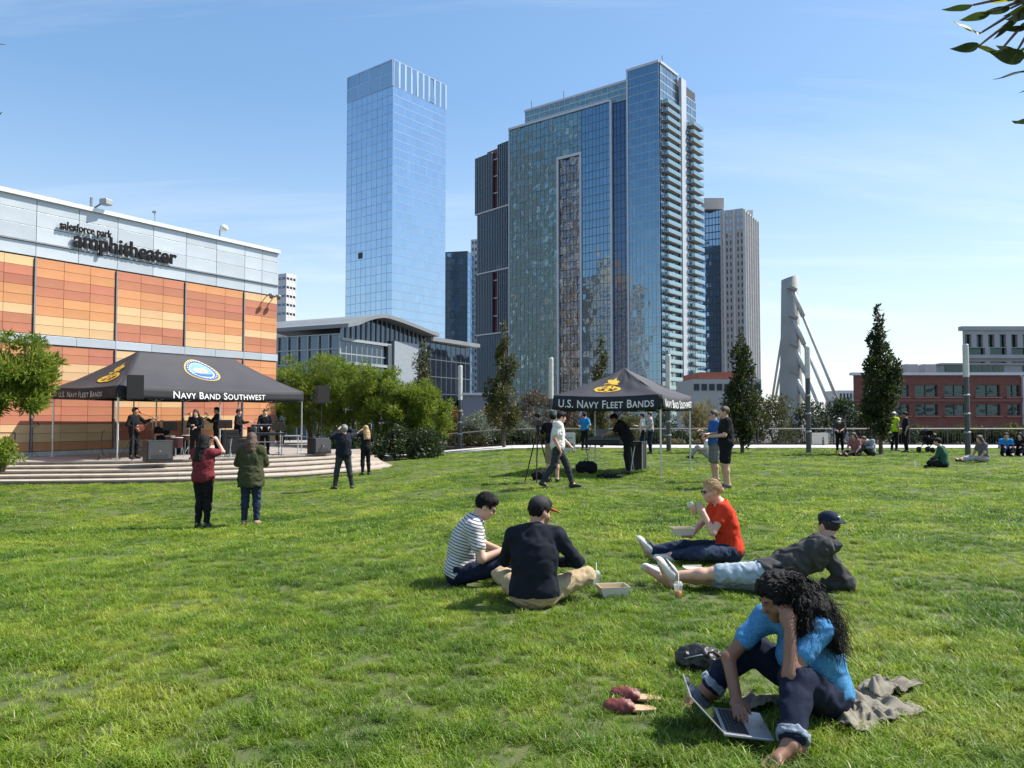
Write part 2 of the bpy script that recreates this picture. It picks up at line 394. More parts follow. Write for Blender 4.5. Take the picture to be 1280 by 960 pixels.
facade(T, fp(767), fp(787), STREET, zroof - 1, 4, nfl, gC2, m_dark, 0.06, 0.08, 0.004, seed=7, out=-.4)
nT = round((ZT - STREET) / flr)
facade(T, fp(788.5, .9), fp(828, .9), STREET, ZT, 8, nT, gC, m_flr, 0.03, 0.20, 0.006, 0.2, gC, seed=8)
facade(T, rp_(828), rp_(849.5), STREET, ZT, 5, nT, gR, m_alu, 0.10, 0.30, 0.008, 0.2, gR, seed=9)
z2 = zat(122, rp_(858).y)
facade(T, rp_(856.5, 1.2), rp_(869, 1.2), STREET, z2, 4, round((z2 - STREET) / flr), gR, m_alu, 0.10, 0.30, 0.008, 0.2, gR, seed=10)
g = MB(); q0, q1 = rp_(856.5, .8), rp_(869, .8); g.prism([q0, q1, q1 - nR * 14, q0 - nR * 14], STREET, z2); g.build('wing', m_dark, T)
def fin(px0, px1, z0, z1, of, f=fp, name='fin'):
    g = MB(); a, b = f(px0, of), f(px1, of); nn = nf if f is fp else nR
    g.prism([a, b, b - nn * 1.1, a - nn * 1.1], z0, z1); return g.build(name, m_alu, T)
fin(697, 699.3, STREET, zstrip, .45); fin(726, 728.3, STREET, zstrip, .45); fin(697, 728.3, zstrip, zstrip + 1.0, .47)
fin(764.5, 767, STREET, zroof + .6, .5); fin(787, 789, STREET, ZT + .4, 1.2); fin(636, 637.2, STREET, zroof + .4, .3)
fin(850, 856, STREET, zat(98, rp_(850).y), 1.6, rp_, 'pier')
g = MB()
for (a, b, z, o) in ((636, 765, zroof, .5), (787, 828.4, ZT, 1.2)): 
    A_, B_ = fp(a, o), fp(b, o); g.prism([A_, B_, B_ - nf * 8, A_ - nf * 8], z + .02, z + .9)
A_, B_ = rp_(827.7, .4), rp_(850, .4); g.prism([A_, B_, B_ - nR * 8, A_ - nR * 8], ZT + .05, ZT + .95); g.build('parapet', m_alu, T)
# penthouse set back behind the main roof
facade(T, fp(652, -2.5), fp(786, -2.5), zroof + .5, zpent, 20, 3, gA, m_alu, 0.14, 0.3, 0.012, seed=11)
g = MB(); A_, B_ = fp(652, -3), fp(786, -3); g.prism([A_, B_, B_ - nf * 12, A_ - nf * 12], zroof, zpent - .1)
A_, B_ = fp(651, -2.2), fp(786, -2.2); g.prism([A_, B_, B_ - nf * 12, A_ - nf * 12], zpent, zpent + .8); g.build('penthouse', m_alu, T)
for px in (659, 700, 826): ant = MB(); q = fp(px, -3); zz = zpent if px < 790 else ZT; ant.tube([(q.x, q.y, zz), (q.x, q.y, zz + 4)], .12, 5); ant.build('antenna', m_greyfr, T)
# balconies, one by one
m_rail = glassmat('balcony rail glass', (0.7, 0.85, 0.88), (0.12, 0.20, 0.20), 0.35, 0.08)
m_gbal = M('balcony slab', (.34, .36, .36), .7)
def balconies(px0, px1, ytop, o0, depth):
    a, b = rp_(px0, o0), rp_(px1, o0); L = (b - a).length; ang = math.atan2(uR.y, uR.x)
    sl = MB(); sl.box((L / 2, -depth / 2, 0), (L, depth, .22)); sme = sl.mesh('balcony'); sme.materials.append(m_gbal)
    rl = MB(); rl.box((L / 2, -depth + .05, .75), (L, .06, 1.1)); rl.box((.05, -depth / 2, .75), (.06, depth - .1, 1.1)); rl.box((L - .05, -depth / 2, .75), (.06, depth - .1, 1.1)); rme = rl.mesh('balcony_rail'); rme.materials.append(m_rail)
    z = zat(ytop, a.y)
    zz = STREET + flr * int((z - STREET) / flr)
    while zz > -6:
        o = link('balcony', sme, None, T, True); o.location = (a.x - T.location.x, a.y - T.location.y, zz - STREET); o.rotation_euler = (0, 0, ang)
        r = link('balcony_rail', rme, None, o, True); zz -= flr
balconies(831, 847, 128, .1, 2.0); balconies(858.5, 871, 156, 1.3, 2.4)

# ---- dark finned block with shifted boxes beside it
D = 330.0
T = thing('finned_tower', 'dark finned apartment block of shifted boxes with brick red recesses', 'tower', (at(616, D).x, D, STREET))
m_brickred = M('brick red cladding', (0.20, 0.055, 0.04), 0.75, 0.15, 0.4)
gF = glassmat('slate glass', (0.40, 0.50, 0.58), (0.035, 0.045, 0.055), 0.4, 0.05, 0.2, 0.3, 0.4)
m_fin = M('slate fin', (0.22, 0.27, 0.31), 0.5, 0.08, metal=0.3)
pa, pb_ = at(597, 340.), at(642, 322.); uu = (pb_ - pa).normalized(); nn = Vector((uu.y, -uu.x))
g = MB(); zt_ = zat(179, 324); A_ = pa + uu * 6 - nn * .3; g.prism([A_, pb_ - nn * .3, pb_ - nn * 16, A_ - nn * 16], STREET, zt_); g.build('wall', m_brickred, T)
for bi, (y0, y1, xa, xb) in enumerate(((193, 266, 597, 618), (266, 342, 600, 637), (342, 419, 598, 618), (419, 500, 600, 637))):
    za, zb = zat(y1, 334), zat(y0, 334); s0 = on_line(pa, uu, xa); s1 = on_line(pa, uu, xb)
    A_, B_ = pa + uu * s0, pa + uu * s1; g = MB(); g.prism([A_ + nn * .9, B_ + nn * .9, B_ - nn * 9, A_ - nn * 9], za + .5, zb - .3); g.build('box_volume', gF, T)
    facade(T, A_ + nn * 1, B_ + nn * 1, za + .5, zb - .3, max(6, int((xb - xa) / 2)), 7, gF, m_fin, 0.30, 0.05, 0.006, seed=20 + bi, proud=.7)
    g = MB(); g.prism([A_ + nn * 1.8, pb_ + nn * 1.8, pb_ - nn * 5, A_ - nn * 5], za, za + .5); g.build('floor_slab', m_white, T)
    if xb < 630:
        C_ = pa + uu * on_line(pa, uu, 625); facade(T, C_ + nn * .9, pb_ + nn * .9, za + .5, zb + 2, 7, 7, gF, m_fin, 0.30, 0.05, 0.006, seed=30 + bi, proud=.6)
    for q in range(1, 7):
        g = MB(); z = za + (zb - za) * q / 7; A2 = pa + uu * on_line(pa, uu, 618.5); B2 = pa + uu * on_line(pa, uu, 624)
        if xb < 630 and q % 2 == 0: g.prism([A2 + nn * .8, B2 + nn * .8, B2 - nn * .25, A2 - nn * .25], z, z + .35); g.build('balcony', m_white, T)

# ---- slim towers far behind
def slab_tower(name, label, px0, px1, pxc, d, ytop, glassm, framem, nc1, nc2, nr, span, spanm, mw=.2, fw=.4, roofm=None, k1=.25, k2=.9, group=None, z0=STREET):
    c = at(pxc, d); u1 = Vector((-1, k1)).normalized(); u2 = Vector((u1.y, -u1.x)); a = c + u1 * on_line(c, u1, px0); b = c + u2 * on_line(c, u2, px1)
    zt = zat(ytop, d); T = thing(name, label, 'tower', (c.x, c.y, z0), group=group)
    n1 = Vector((-u1.y, u1.x)); n1 = n1 if n1.y < 0 else -n1; n2 = -u1
    bb = a + (b - c); cen = (a + b) / 2
    bldg_core(T, [p + (cen - p).normalized() * .5 for p in (a, c, b, bb)], z0, zt - .2, m_dark)
    facade(T, a, c, z0, zt, nc1, nr, glassm, framem, mw, fw, 0.006, span, spanm, seed=nc1)
    if nc2: facade(T, c, b, z0, zt, nc2, nr, glassm, framem, mw, fw, 0.006, span, spanm, seed=nc2 + 5)
    g = MB(); g.prism([a, c, b, bb], zt, zt + .8); g.build('roof', roofm or framem, T)
    return T, a, c, b, zt
gD = glassmat('navy glass', (0.36, 0.55, 0.76), (0.03, 0.06, 0.10), 0.5, 0.05, 0.2, 0.2, .3)
m_beige = M('beige precast', (0.52, 0.47, 0.42), 0.8, 0.05, 0.4)
m_navyfr = M('navy frame', (0.06, 0.10, 0.15), 0.5)
slab_tower('slim_tower', 'dark blue glass tower peeking out beside the mirror-glass skyscraper', 553, 592, 584, 540, 315, gD, m_navyfr, 6, 2, 32, .3, gD)
slab_tower('slim_tower', 'pale slender gridded tower squeezed behind the finned block', 589, 606, 600, 560, 300, gD, m_white, 3, 2, 30, .35, m_white, 1.0, 1.0)
slab_tower('slim_tower', 'dark navy glass tower behind the balconies, topped by brown plant room', 872, 912, 905, 400, 262, gD, m_navyfr, 8, 2, 34, .35, gD, .25, .5, k1=.6)
T, a, c, b, zt = slab_tower('slim_tower', 'beige ribbed apartment tower with dark window columns', 904, 949, 932, 380, 262, gD, m_beige, 6, 6, 34, .3, m_beige, 1.1, .5, k1=.6)
g = MB()
for i in range(7):
    q = c + (b - c) * i / 6; g.box((q.x + .5, q.y - .4, (STREET + zt) / 2), (.45, .9, zt - STREET), math.atan2((b - c).y, (b - c).x))
for i in (0, 2, 4):
    q = c + (a - c) * i / 4.5; g.box((q.x, q.y - .4, (STREET + zt) / 2), (.9, .9, zt - STREET), math.atan2((a - c).y, (a - c).x))
g.build('rib', m_white, T)
g = MB(); q = (a + b) / 2; g.box((q.x, q.y + 4, zt + 2), (14, 8, 3.5)); g.build('plant_room', m_white, T)
g = MB(); q = at(893, 404); g.box((q.x, q.y, zat(257, 404)), (10, 8, 6)); g.build('plant_room', m_beige, bpy.data.objects['slim_tower.002'])
slab_tower('slim_tower', 'white gridded apartment tower just past the orange wall corner', 340, 368, 356, 300, 344, gD, m_white, 3, 3, 22, .4, m_white, .4, 1.4, k1=.5)

# ---- towers across the park, out of view, that the glass reflects
def city_tower(label, c, size, zt, wallm, nc, nr, rz=0.0):
    T = thing('city_tower', label, 'tower', (c[0], c[1], STREET)); g = MB(); g.box((c[0], c[1], (STREET + zt) / 2), (size[0], size[1], zt - STREET), rz); g.build('wall', wallm, T)
    x1 = c[0] + size[0] / 2 + .4; y0, y1 = c[1] - size[1] / 2, c[1] + size[1] / 2
    facade(T, (x1, y0), (x1, y1), STREET, zt, nc, nr, gD, wallm, size[1] / nc * .45, 1.3, 0.01, seed=nc)
    return T
m_brownst = M('brown stone', (0.50, 0.37, 0.27), 0.85, 0.12, 0.2)
m_greyst = M('grey stone', (0.20, 0.19, 0.17), 0.85, 0.1, 0.2)
city_tower('grey stone office tower across the park seen in glass reflections', (-240, 232), (40, 56), 190, m_greyst, 12, 46)
T = city_tower('brown stone office tower across the park seen in glass reflections', (-230, 170), (36, 40), 92, m_brownst, 9, 24)
g = MB(); g.box((-230, 170, 98), (20, 22, 12)); g.box((-230, 170, 108), (8, 8, 10)); g.lathe([(4, 0), (.3, 9)], (-230, 170, 113), 8); g.build('spire', m_brownst, T)

# ---- low glazed hall with a shallow gable roof
D = 75.0
c = at(425, D); ul = Vector((-.89, .452)); uf2 = Vector((.452, .89)); zE = zat(411, D)
T = thing('glazed_hall', 'low steel framed glass hall with wide grey gable roof', 'building', (c.x, c.y, STREET))
m_steel = M('grey steel', (0.34, 0.36, 0.37), 0.5, 0.06, metal=0.3)
m_roofm = M('grey metal roof', (0.19, 0.20, 0.20), 0.55, 0.06, 0.8)
m_roofd = M('dark roofing', (0.07, 0.075, 0.08), 0.7)
gH = glassmat('hall glass', (0.25, 0.32, 0.40), (0.012, 0.016, 0.022), 0.3, 0.05, .15, .5, .6)
p1 = c + uf2 * on_line(c, uf2, 468); p2 = c + uf2 * on_line(c, uf2, 531); p3 = c + uf2 * on_line(c, uf2, 572); la = c + ul * 16
zP = zat(398.5, p1.y); zQ = zat(421, p2.y)
g = MB(); bk = ul * 15.5; nH = Vector((uf2.y, -uf2.x))
g.prism([c - nH * .2 + uf2 * .2, p2 - nH * .2, p2 + bk, c + bk], STREET, zE - .6); g.build('wall', m_dark, T)
facade(T, la, c, -2, zE - .5, 12, 8, gH, m_steel, 0.12, 0.12, 0.004, join=False, proud=.2)
facade(T, c, p2, -2, zE - 1.0, 18, 8, gH, m_steel, 0.08, 0.12, 0.004, join=False, proud=.05)
g = MB()
def gz(s):
    L1 = (p1 - c).length; L2 = (p2 - c).length
    t = s / L1 if s < L1 else (s - L1) / (L2 - L1)
    return zE + (zP - zE) * (1 - (1 - t) ** 1.6) if s < L1 else zP + (zQ - zP) * (t ** 1.3)
L2 = (p2 - c).length; N = 18
tri = MB(); tri.add([(*(c + uf2 * (L2 * i / N) - nH * .05), zE - 1.0) for i in range(N + 1)] + [(*(c + uf2 * (L2 * i / N) - nH * .05), gz(L2 * i / N)) for i in range(N + 1)], [(i, i + 1, N + 2 + i, N + 1 + i) for i in range(N)])
tri.build('gable_glazing', gH, T)
fr = MB()
for i in range(N + 1):
    q = c + uf2 * (L2 * i / N) + nH * .05; z1_ = gz(L2 * i / N); fr.box((q.x, q.y, (zE - 1 + z1_) / 2), (.08, .1, z1_ - zE + 1), math.atan2(uf2.y, uf2.x))
for zz in (zE - 1, zE - 3.3): q = c + uf2 * (L2 / 2) + nH * .1; fr.box((q.x, q.y, zz), (L2, .3, .28), math.atan2(uf2.y, uf2.x))
fr.build('gable_frame', m_steel, T)
roof = MB(); ov = nH * 1.6 + ul * 0
for i in range(N):
    s0, s1 = L2 * i / N - .8 * (i == 0), L2 * (i + 1) / N + .6 * (i == N - 1)
    a0, a1 = c + uf2 * s0 + ov, c + uf2 * s1 + ov; b0, b1 = a0 + ul * 19, a1 + ul * 19
    h0, h1 = gz(max(s0, 0)), gz(min(s1, L2))
    roof.add([(*a0, h0), (*a1, h1), (*b1, h1), (*b0, h0), (*a0, h0 + .38), (*a1, h1 + .38), (*b1, h1 + .38), (*b0, h0 + .38)], [(0, 3, 2, 1), (4, 5, 6, 7), (0, 1, 5, 4), (2, 3, 7, 6), (3, 0, 4, 7), (1, 2, 6, 5)])
roof.build('roof', m_roofm, T)
g = MB(); a_, b_ = c + uf2 * on_line(c, uf2, 488) + nH * .5, c + uf2 * on_line(c, uf2, 518) + nH * .5
g.prism([a_, b_, b_ - nH, a_ - nH], -6, zat(426, a_.y)); g.build('metal_screen', M('screen metal', (.30, .33, .35), .5, metal=.3), T)
g = MB(); a_, b_ = c + uf2 * on_line(c, uf2, 482) + nH * .3, c + uf2 * on_line(c, uf2, 489) + nH * .3; g.prism([a_, b_, b_ - nH, a_ - nH], -6, zE - 1); g.build('column', m_greyfr, T)
facade(T, p2, p3 + uf2 * 3, -4, zQ - .5, 9, 7, gH, m_greyfr, 0.08, 0.10, 0.004, join=False, proud=.05, seed=77)
g = MB(); a_, b_ = p2 + nH * .8, p3 + nH * 1.2 + uf2 * 3.5; g.prism([a_, b_, b_ - nH * 8, a_ - nH * 8], zQ - .45, zQ); g.build('wing_roof', m_roofm, T)
g = MB(); a_, b_ = p2 - nH * .3, p3 - nH * .3 + uf2 * 3; g.prism([a_, b_, b_ - nH * 8, a_ - nH * 8], STREET, zQ - .6); g.build('wing_wall', m_dark, T)

# ---- low grey block and terracotta podium seen between the trees
T = thing('service_block', 'low plain grey block behind the garden shrubs', 'building', (*at(600, 90), STREET))
g = MB(); a_ = at(578, 90); b_ = at(640, 90); g.prism([a_, b_, b_ + Vector((0, 12)), a_ + Vector((0, 12))], STREET, zat(494, 90)); g.build('wall', M('mauve grey render', (0.22, 0.22, 0.25), .8), T)
g = MB(); g.prism([a_ + Vector((-.3, -.3)), b_ + Vector((.3, -.3)), b_ + Vector((.3, 12.3)), a_ + Vector((-.3, 12.3))], zat(494, 90), zat(491, 90)); g.build('coping', m_white, T)
T = thing('podium_block', 'low concrete garage block with terracotta roof band below the beige tower', 'building', (*at(910, 200), STREET))
a_, b_ = at(866, 200), at(952, 200)
g = MB(); g.prism([a_, b_, b_ + Vector((0, 20)), a_ + Vector((0, 20))], STREET, zat(474, 200)); g.build('wall', M('garage concrete', (.40, .39, .36), .85), T)
g = MB(); g.prism([a_ + Vector((2, 1)), b_ + Vector((-3, 1)), b_ + Vector((-3, 20)), a_ + Vector((2, 20))], zat(474, 200), zat(465, 200)); g.build('roof_band', M('terracotta band', (.38, .12, .07), .8), T)
g = MB()
for i in range(9): q = a_ + (b_ - a_) * (i + .5) / 9; g.box((q.x, q.y - .02, zat(484, 200)), (1.4, .3, 1.7))
g.build('vent_louvre', m_dark, T)

# ---- red brick building
D = 80.0
m_redbrick = M('red brick', (0.150, 0.052, 0.040), 0.85, 0.15, 1.2, 0.2, 20, col2=(0.185, 0.070, 0.052))
T = thing('brick_building', 'two storey red brick building with wide dark windows', 'building', (*at(1170, D), STREET))
a_, b_ = at(1067, D), at(1277, D); zt = zat(469, D)
wins = [(x0, x1, y0, y1) for (y0, y1) in ((481, 496), (505, 519.5)) for (x0, x1) in ((1081, 1104), (1118, 1136), (1144, 1172), (1181, 1207), (1220, 1250), (1259, 1275))]
def pierced_wall(parent, a_, b_, z0, zt, openings, mat, name='wall', depth=.35, back=14):
    "wall with real openings: pieces between the windows"
    xs = sorted({a_.x, b_.x, *[w_[0] for w_ in openings], *[w_[1] for w_ in openings]}); zs = sorted({z0, zt, *[w_[2] for w_ in openings], *[w_[3] for w_ in openings]})
    g = MB()
    for i in range(len(xs) - 1):
        for j in range(len(zs) - 1):
            cx_, cz_ = (xs[i] + xs[i + 1]) / 2, (zs[j] + zs[j + 1]) / 2
            if any(w_[0] < cx_ < w_[1] and w_[2] < cz_ < w_[3] for w_ in openings): continue
            x0, x1, zz0, zz1 = xs[i], xs[i + 1], zs[j], zs[j + 1]; y = a_.y
            g.quad((x0, y, zz0), (x1, y, zz0), (x1, y, zz1), (x0, y, zz1))
    y = a_.y
    for w_ in openings:
        x0, x1, z_0, z_1 = w_
        g.quad((x0, y, z_0), (x0, y + depth, z_0), (x0, y + depth, z_1), (x0, y, z_1)); g.quad((x1, y, z_0), (x1, y, z_1), (x1, y + depth, z_1), (x1, y + depth, z_0))
        g.quad((x0, y, z_0), (x1, y, z_0), (x1, y + depth, z_0), (x0, y + depth, z_0)); g.quad((x0, y, z_1), (x0, y + depth, z_1), (x1, y + depth, z_1), (x1, y, z_1))
    kx = 1 + back / y * 1.05; ax, bx = a_.x * kx, b_.x * kx      # the plot follows the slanting side street
    g.quad((a_.x, y, z0), (a_.x, y, zt), (ax, y + back, zt), (ax, y + back, z0)); g.quad((b_.x, y, z0), (bx, y + back, z0), (bx, y + back, zt), (b_.x, y, zt))
    g.quad((ax, y + back, z0), (ax, y + back, zt), (bx, y + back, zt), (bx, y + back, z0)); g.quad((a_.x, y, zt), (b_.x, y, zt), (bx, y + back, zt), (ax, y + back, zt))
    return g.build(name, mat, parent)
ops = [(at(x0, D).x, at(x1, D).x, zat(y1, D), zat(y0, D)) for (x0, x1, y0, y1) in wins]
pierced_wall(T, a_, b_, STREET, zt, ops, m_redbrick)
gW = glassmat('brick building glass', (0.12, 0.17, 0.17), (0.012, 0.022, 0.022), 0.35, 0.04, .3, .6, .5)
for i, (x0, x1, z0, z1) in enumerate(ops):
    nw = max(2, round((x1 - x0) / 1.1)); f = MB()
    for q in range(nw + 1): f.box((x0 + (x1 - x0) * q / nw, D + .2, (z0 + z1) / 2), (.07, .12, z1 - z0))
    for z in (z0 + .04, z0 + (z1 - z0) * .35, z1 - .04): f.box(((x0 + x1) / 2, D + .19, z), (x1 - x0, .1, .06))
    wf = f.build('window', m_greyfr, T)
    for q in range(nw):
        pn = MB(); xa, xb = x0 + (x1 - x0) * q / nw, x0 + (x1 - x0) * (q + 1) / nw; e = rng.gauss(0, .006)
        pn.quad((xa, D + .25 - e, z0), (xb, D + .25 + e, z0), (xb, D + .25 + e, z1), (xa, D + .25 - e, z1)); pn.build('pane', gW, wf)
    s = MB(); s.box(((x0 + x1) / 2, D - .03, z0 - .08), (x1 - x0 + .3, .3, .14)); s.build('sill', M('pink sill', (.30, .13, .10), .8), wf)
g = MB(); g.box(((a_.x + b_.x) / 2, D + .2, zt + .14), (b_.x - a_.x + .3, .8, .28)); g.build('coping', m_white, T)
g = MB(); g.box(((a_.x + b_.x) / 2, D - .06, zat(500.5, D)), (b_.x - a_.x - .04, .2, .25)); g.build('string_course', M('brick band', (.19, .08, .06), .8), T)
g = MB(); g.box((b_.x + .5, D + .5, (STREET + zt) / 2), (.9, 1.5, zt - STREET - .3)); g.build('corner_pier', m_white, T)
for px in (1138, 1160):
    g = MB(); q = at(px, D + 4); g.box((q.x, q.y, zt + .8), (1.3, 1.2, 1.2), bevel=.05); g.build('rooftop_unit', m_steel, T)
# ---- grey concrete offices behind it
D = 150.0
m_gconc = M('grey office concrete', (0.33, 0.33, 0.33), 0.85, 0.08, 0.3)
T = thing('office_block', 'grey concrete office block with tall narrow upper windows', 'building', (*at(1250, D), STREET))
a_, b_ = at(1205, D), at(1330, D); zt = zat(413, D)
wn = [(1208 + i * 14.5, 1216 + i * 14.5, 418, 434) for i in range(8)] + [(1212 + i * 27, 1233 + i * 27, 434.8, 444) for i in range(4)] + [(1212 + i * 27, 1233 + i * 27, 452, 465) for i in range(4)]
ops = [(at(x0, D).x, at(x1, D).x, zat(y1, D), zat(y0, D)) for (x0, x1, y0, y1) in wn]
pierced_wall(T, a_, b_, STREET, zt, ops, m_gconc, depth=.8, back=30)
for (x0, x1, z0, z1) in ops:
    pn = MB(); e = rng.gauss(0, .01); pn.quad((x0, D + .75 - e, z0), (x1, D + .75 + e, z0), (x1, D + .75 + e, z1), (x0, D + .75 - e, z1)); pn.build('window', gW, T)
g = MB(); g.box(((a_.x + b_.x) / 2, D + .4, zt + .4), (b_.x - a_.x + .4, 1.4, .8)); g.build('coping', m_gconc, T)
for z in (446, 467): g = MB(); g.box(((a_.x + b_.x) / 2, D - .4, zat(z, D)), (b_.x - a_.x, 1.0, .7)); g.build('ledge', m_gconc, T)
D = 120.0
T = thing('roof_pavilion', 'low grey rooftop storey with ribbon windows behind the red brick building', 'building', (*at(1200, D), STREET))
a_, b_ = at(1179, D), at(1278, D); g = MB(); g.prism([a_, b_, b_ + Vector((0, 14)), a_ + Vector((0, 14))], STREET, zat(456, D)); g.build('wall', m_gconc, T)
for (x0, x1) in ((1182, 1203), (1214, 1226), (1228, 1240), (1242, 1255)):
    g = MB(); q0, q1 = at(x0, D), at(x1, D); g.box(((q0.x + q1.x) / 2, D, zat(461, D)), (q1.x - q0.x, .3, .9)); g.build('window', gW, T)
g = MB(); g.prism([a_ - Vector((.4, .4)), b_ + Vector((.4, -.4)), b_ + Vector((0, 14)), a_ + Vector((0, 14))], zat(456, D), zat(454, D)); g.build('roof', m_gconc, T)
D = 230.0
T = thing('far_block', 'small pale flat-roofed block far off beside the bridge cables', 'building', (*at(1058, D), STREET)); a_, b_ = at(1049, D), at(1070, D)
g = MB(); g.prism([a_, b_, b_ + Vector((0, 10)), a_ + Vector((0, 10))], STREET, zat(488, D)); g.build('wall', m_white, T)
g = MB()
for i in range(5): q = a_ + (b_ - a_) * (i + .5) / 5; g.box((q.x, q.y, zat(495, D)), (.5, .2, 1.6))
g.build('window', m_dark, T)

# ---- cable-stay bridge pylon
D = 85.0
m_cable = M('cable sheath', (.46, .46, .44), .6)
m_pyl = M('bridge concrete', (0.30, 0.295, 0.275), 0.85, 0.1, 0.5, 0.3, 6)
q = at(989, D); T = thing('bridge_pylon', 'tapered concrete bridge pylon with stepped cable anchors', 'pylon', (q.x, q.y, STREET))
g = MB(); prof = []
zt = zat(347, D)
ring = []; N = 20
levels = [(STREET, 1.45), (zat(505, D), 1.2), (zat(430, D), .98), (zt, .82)]
for z, r in levels: ring.append([(q.x + r * math.cos(2 * math.pi * i / N), q.y + 1.5 * r * math.sin(2 * math.pi * i / N), z + (.25 * math.cos(2 * math.pi * i / N) if z == zt else 0)) for i in range(N)])
vs = [p for r_ in ring for p in r_]; fs = [(i * N + j, i * N + (j + 1) % N, (i + 1) * N + (j + 1) % N, (i + 1) * N + j) for i in range(3) for j in range(N)] + [tuple(3 * N + j for j in range(N))]
g.add(vs, fs); g.build('shaft', m_pyl, T, True)
for (px0, py0, px1, py1) in ((991, 364, 1050, 508), (992, 399, 1039, 512), (993, 434, 1024, 509), (994, 469, 1010, 508)):
    a, b = W(px0, py0, D - 1.2), W(px1, py1, D - 2.5); e = (b - a).normalized()
    g = MB(); g.tube([a, a + e * 3.0], .25, 12); g.tube([a + e * 3.0, b + e * 3], .165, 10); g.build('stay_cable', m_cable, T, True)
    g = MB(); p = W(px0 - 1, py0 - 3, D - 1.25); g.box(p, (.9, .9, .30), rot=Matrix.Rotation(R(28), 3, 'Y')); g.build('anchor_hood', m_pyl, T)
for (px0, py0, px1, py1) in ((980, 405, 965, 500), (980, 440, 969, 500), (980, 470, 974, 505)):
    g = MB(); g.tube([W(px0, py0, D + .5), W(px1, py1, D + 5)], .14, 8); g.build('stay_cable', m_cable, T)
# ================================================================ AMPHITHEATRE BUILDING
wA = Vector((-18.31, 27.5)); wu = Vector((.531, .848)).normalized(); wn = Vector((wu.y, -wu.x)); wang = math.atan2(wu.y, wu.x)
SL, SR = -9.0, on_line(wA, wu, 345.7); DECK = 0.10
T = thing('amphitheater_building', 'orange terracotta panelled building with silver top and black sign lettering', 'building', (wA.x, wA.y, 0))
def wp(s, z, o=0.0): q = wA + wu * s + wn * o; return Vector((q.x, q.y, z))
ZTOP, ZSIL, ZB1, ZB0 = 9.72, 7.52, 4.62, 4.28
m_wallcore = M('panel joint backing', (0.16, 0.13, 0.12), 0.9)
g = MB(); g.prism([wp(SL, 0, -.06)[:2], wp(SR, 0, -.06)[:2], wp(SR, 0, -12)[:2], wp(SL, 0, -12)[:2]], -.6, ZTOP - .12); g.build('wall', m_wallcore, T)
pan_m = {'O': M('orange terracotta', (0.58, 0.260, 0.110), 0.75, 0.10, 1.1, 0.1, 60, objvar=0.09),
         'D': M('rust terracotta', (0.44, 0.168, 0.092), 0.75, 0.11, 1.1, 0.1, 60, objvar=0.12),
         'C': M('cream terracotta', (0.64, 0.42, 0.215), 0.75, 0.09, 1.1, 0.1, 60, objvar=0.08)}
m_silver = M('silver composite panel', (0.48, 0.52, 0.55), 0.42, 0.09, 0.9, metal=0.35, objvar=0.10)
m_mull = M('grey mullion', (0.24, 0.25, 0.26), 0.5, metal=0.4)
_pc = {}
def panel(name, s0, s1, z0, z1, mat, gap=.012, th=.05, o=0.0):
    key = (round(s1 - s0, 3), round(z1 - z0, 3), mat.name)
    if key not in _pc:
        b = MB(); b.box((0, 0, 0), (s1 - s0 - gap, th, z1 - z0 - gap), bevel=.004); me = b.mesh(name); me.materials.append(mat); _pc[key] = me
    ob = link(name, _pc[key], None, T, True); p = wp((s0 + s1) / 2, (z0 + z1) / 2, -.02 + o + rng.uniform(-.002, .002)) - T.location
    ob.location = p; ob.rotation_euler = (0, 0, wang); return ob
bays = [1.07 + 3.135 * k_ for k_ in range(-4, 4)]
up = ['CDDOOCDD', 'OODDOOCC', 'DDOOCCDD', 'CDDOOCDD', 'ODDDOOCC', 'DDOOCCDD', 'OODDDOCC', 'CDDOOCDD']
up = {-4: 'DDOOCCDD', -3: 'OODDOOCC', -2: 'DDOOCCDD', -1: 'CDDOOCDD', 0: 'OODDOOCC', 1: 'DDOOCCDD', 2: 'ODDDOOCC', 3: 'CDDOOCDD'}
lo = {-4: 'CCOODDCCOODD', -3: 'DDCCOODDCCOO', -2: 'OOCCDDOOCCOO', -1: 'OOCCOODDDCCO', 0: 'DDCCOODDDCCO', 1: 'CCDDOCCOODDC', 2: 'DDCCOODDCCOO', 3: 'OODDCCOODDCC'}
for bi in range(-4, 4):
    s0 = 1.07 + 3.135 * bi; s1 = min(s0 + 3.135, SR); nc = 3 if bi < 3 else 2
    e = .045
    for zone, (za, zb), pat in (('u', (ZB1 + .02, ZSIL - .04), up[bi]), ('l', (DECK + .18, ZB0 - .02), lo[bi])):
        nr = len(pat); h = (zb - za) / nr
        for r_ in range(nr):
            for c_ in range(nc):
                w_ = (s1 - s0 - 2 * e) / nc; panel('panel', s0 + e + c_ * w_, s0 + e + (c_ + 1) * w_, zb - (r_ + 1) * h, zb - r_ * h, pan_m[pat[r_]])
    for za, zb in ((DECK, ZB0), (ZB1, ZSIL - .03)):
        b = MB(); p = wp(s0, (za + zb) / 2, .01); b.box(p, (.055, .10, zb - za - .01), wang); b.build('mullion', m_mull, T)
    for half in range(2):
        a_, b_ = s0 + half * (s1 - s0) / 2, s0 + (half + 1) * (s1 - s0) / 2
        panel('band_panel', a_, b_, ZB0, ZB1, m_silver, .014, .09, .02)
        zr = [ZSIL, ZSIL + .50, ZSIL + .56, ZSIL + 1.12, ZSIL + 1.68, ZTOP - .02]
        for q in (0, 2, 3, 4): panel('metal_panel', a_, b_, zr[q], zr[q + 1], m_silver, .018, .06, .02)
b = MB(); b.box(wp((SL + SR) / 2, ZSIL + .53, .03), (SR - SL, .14, .05), wang); b.build('trim', m_mull, T)
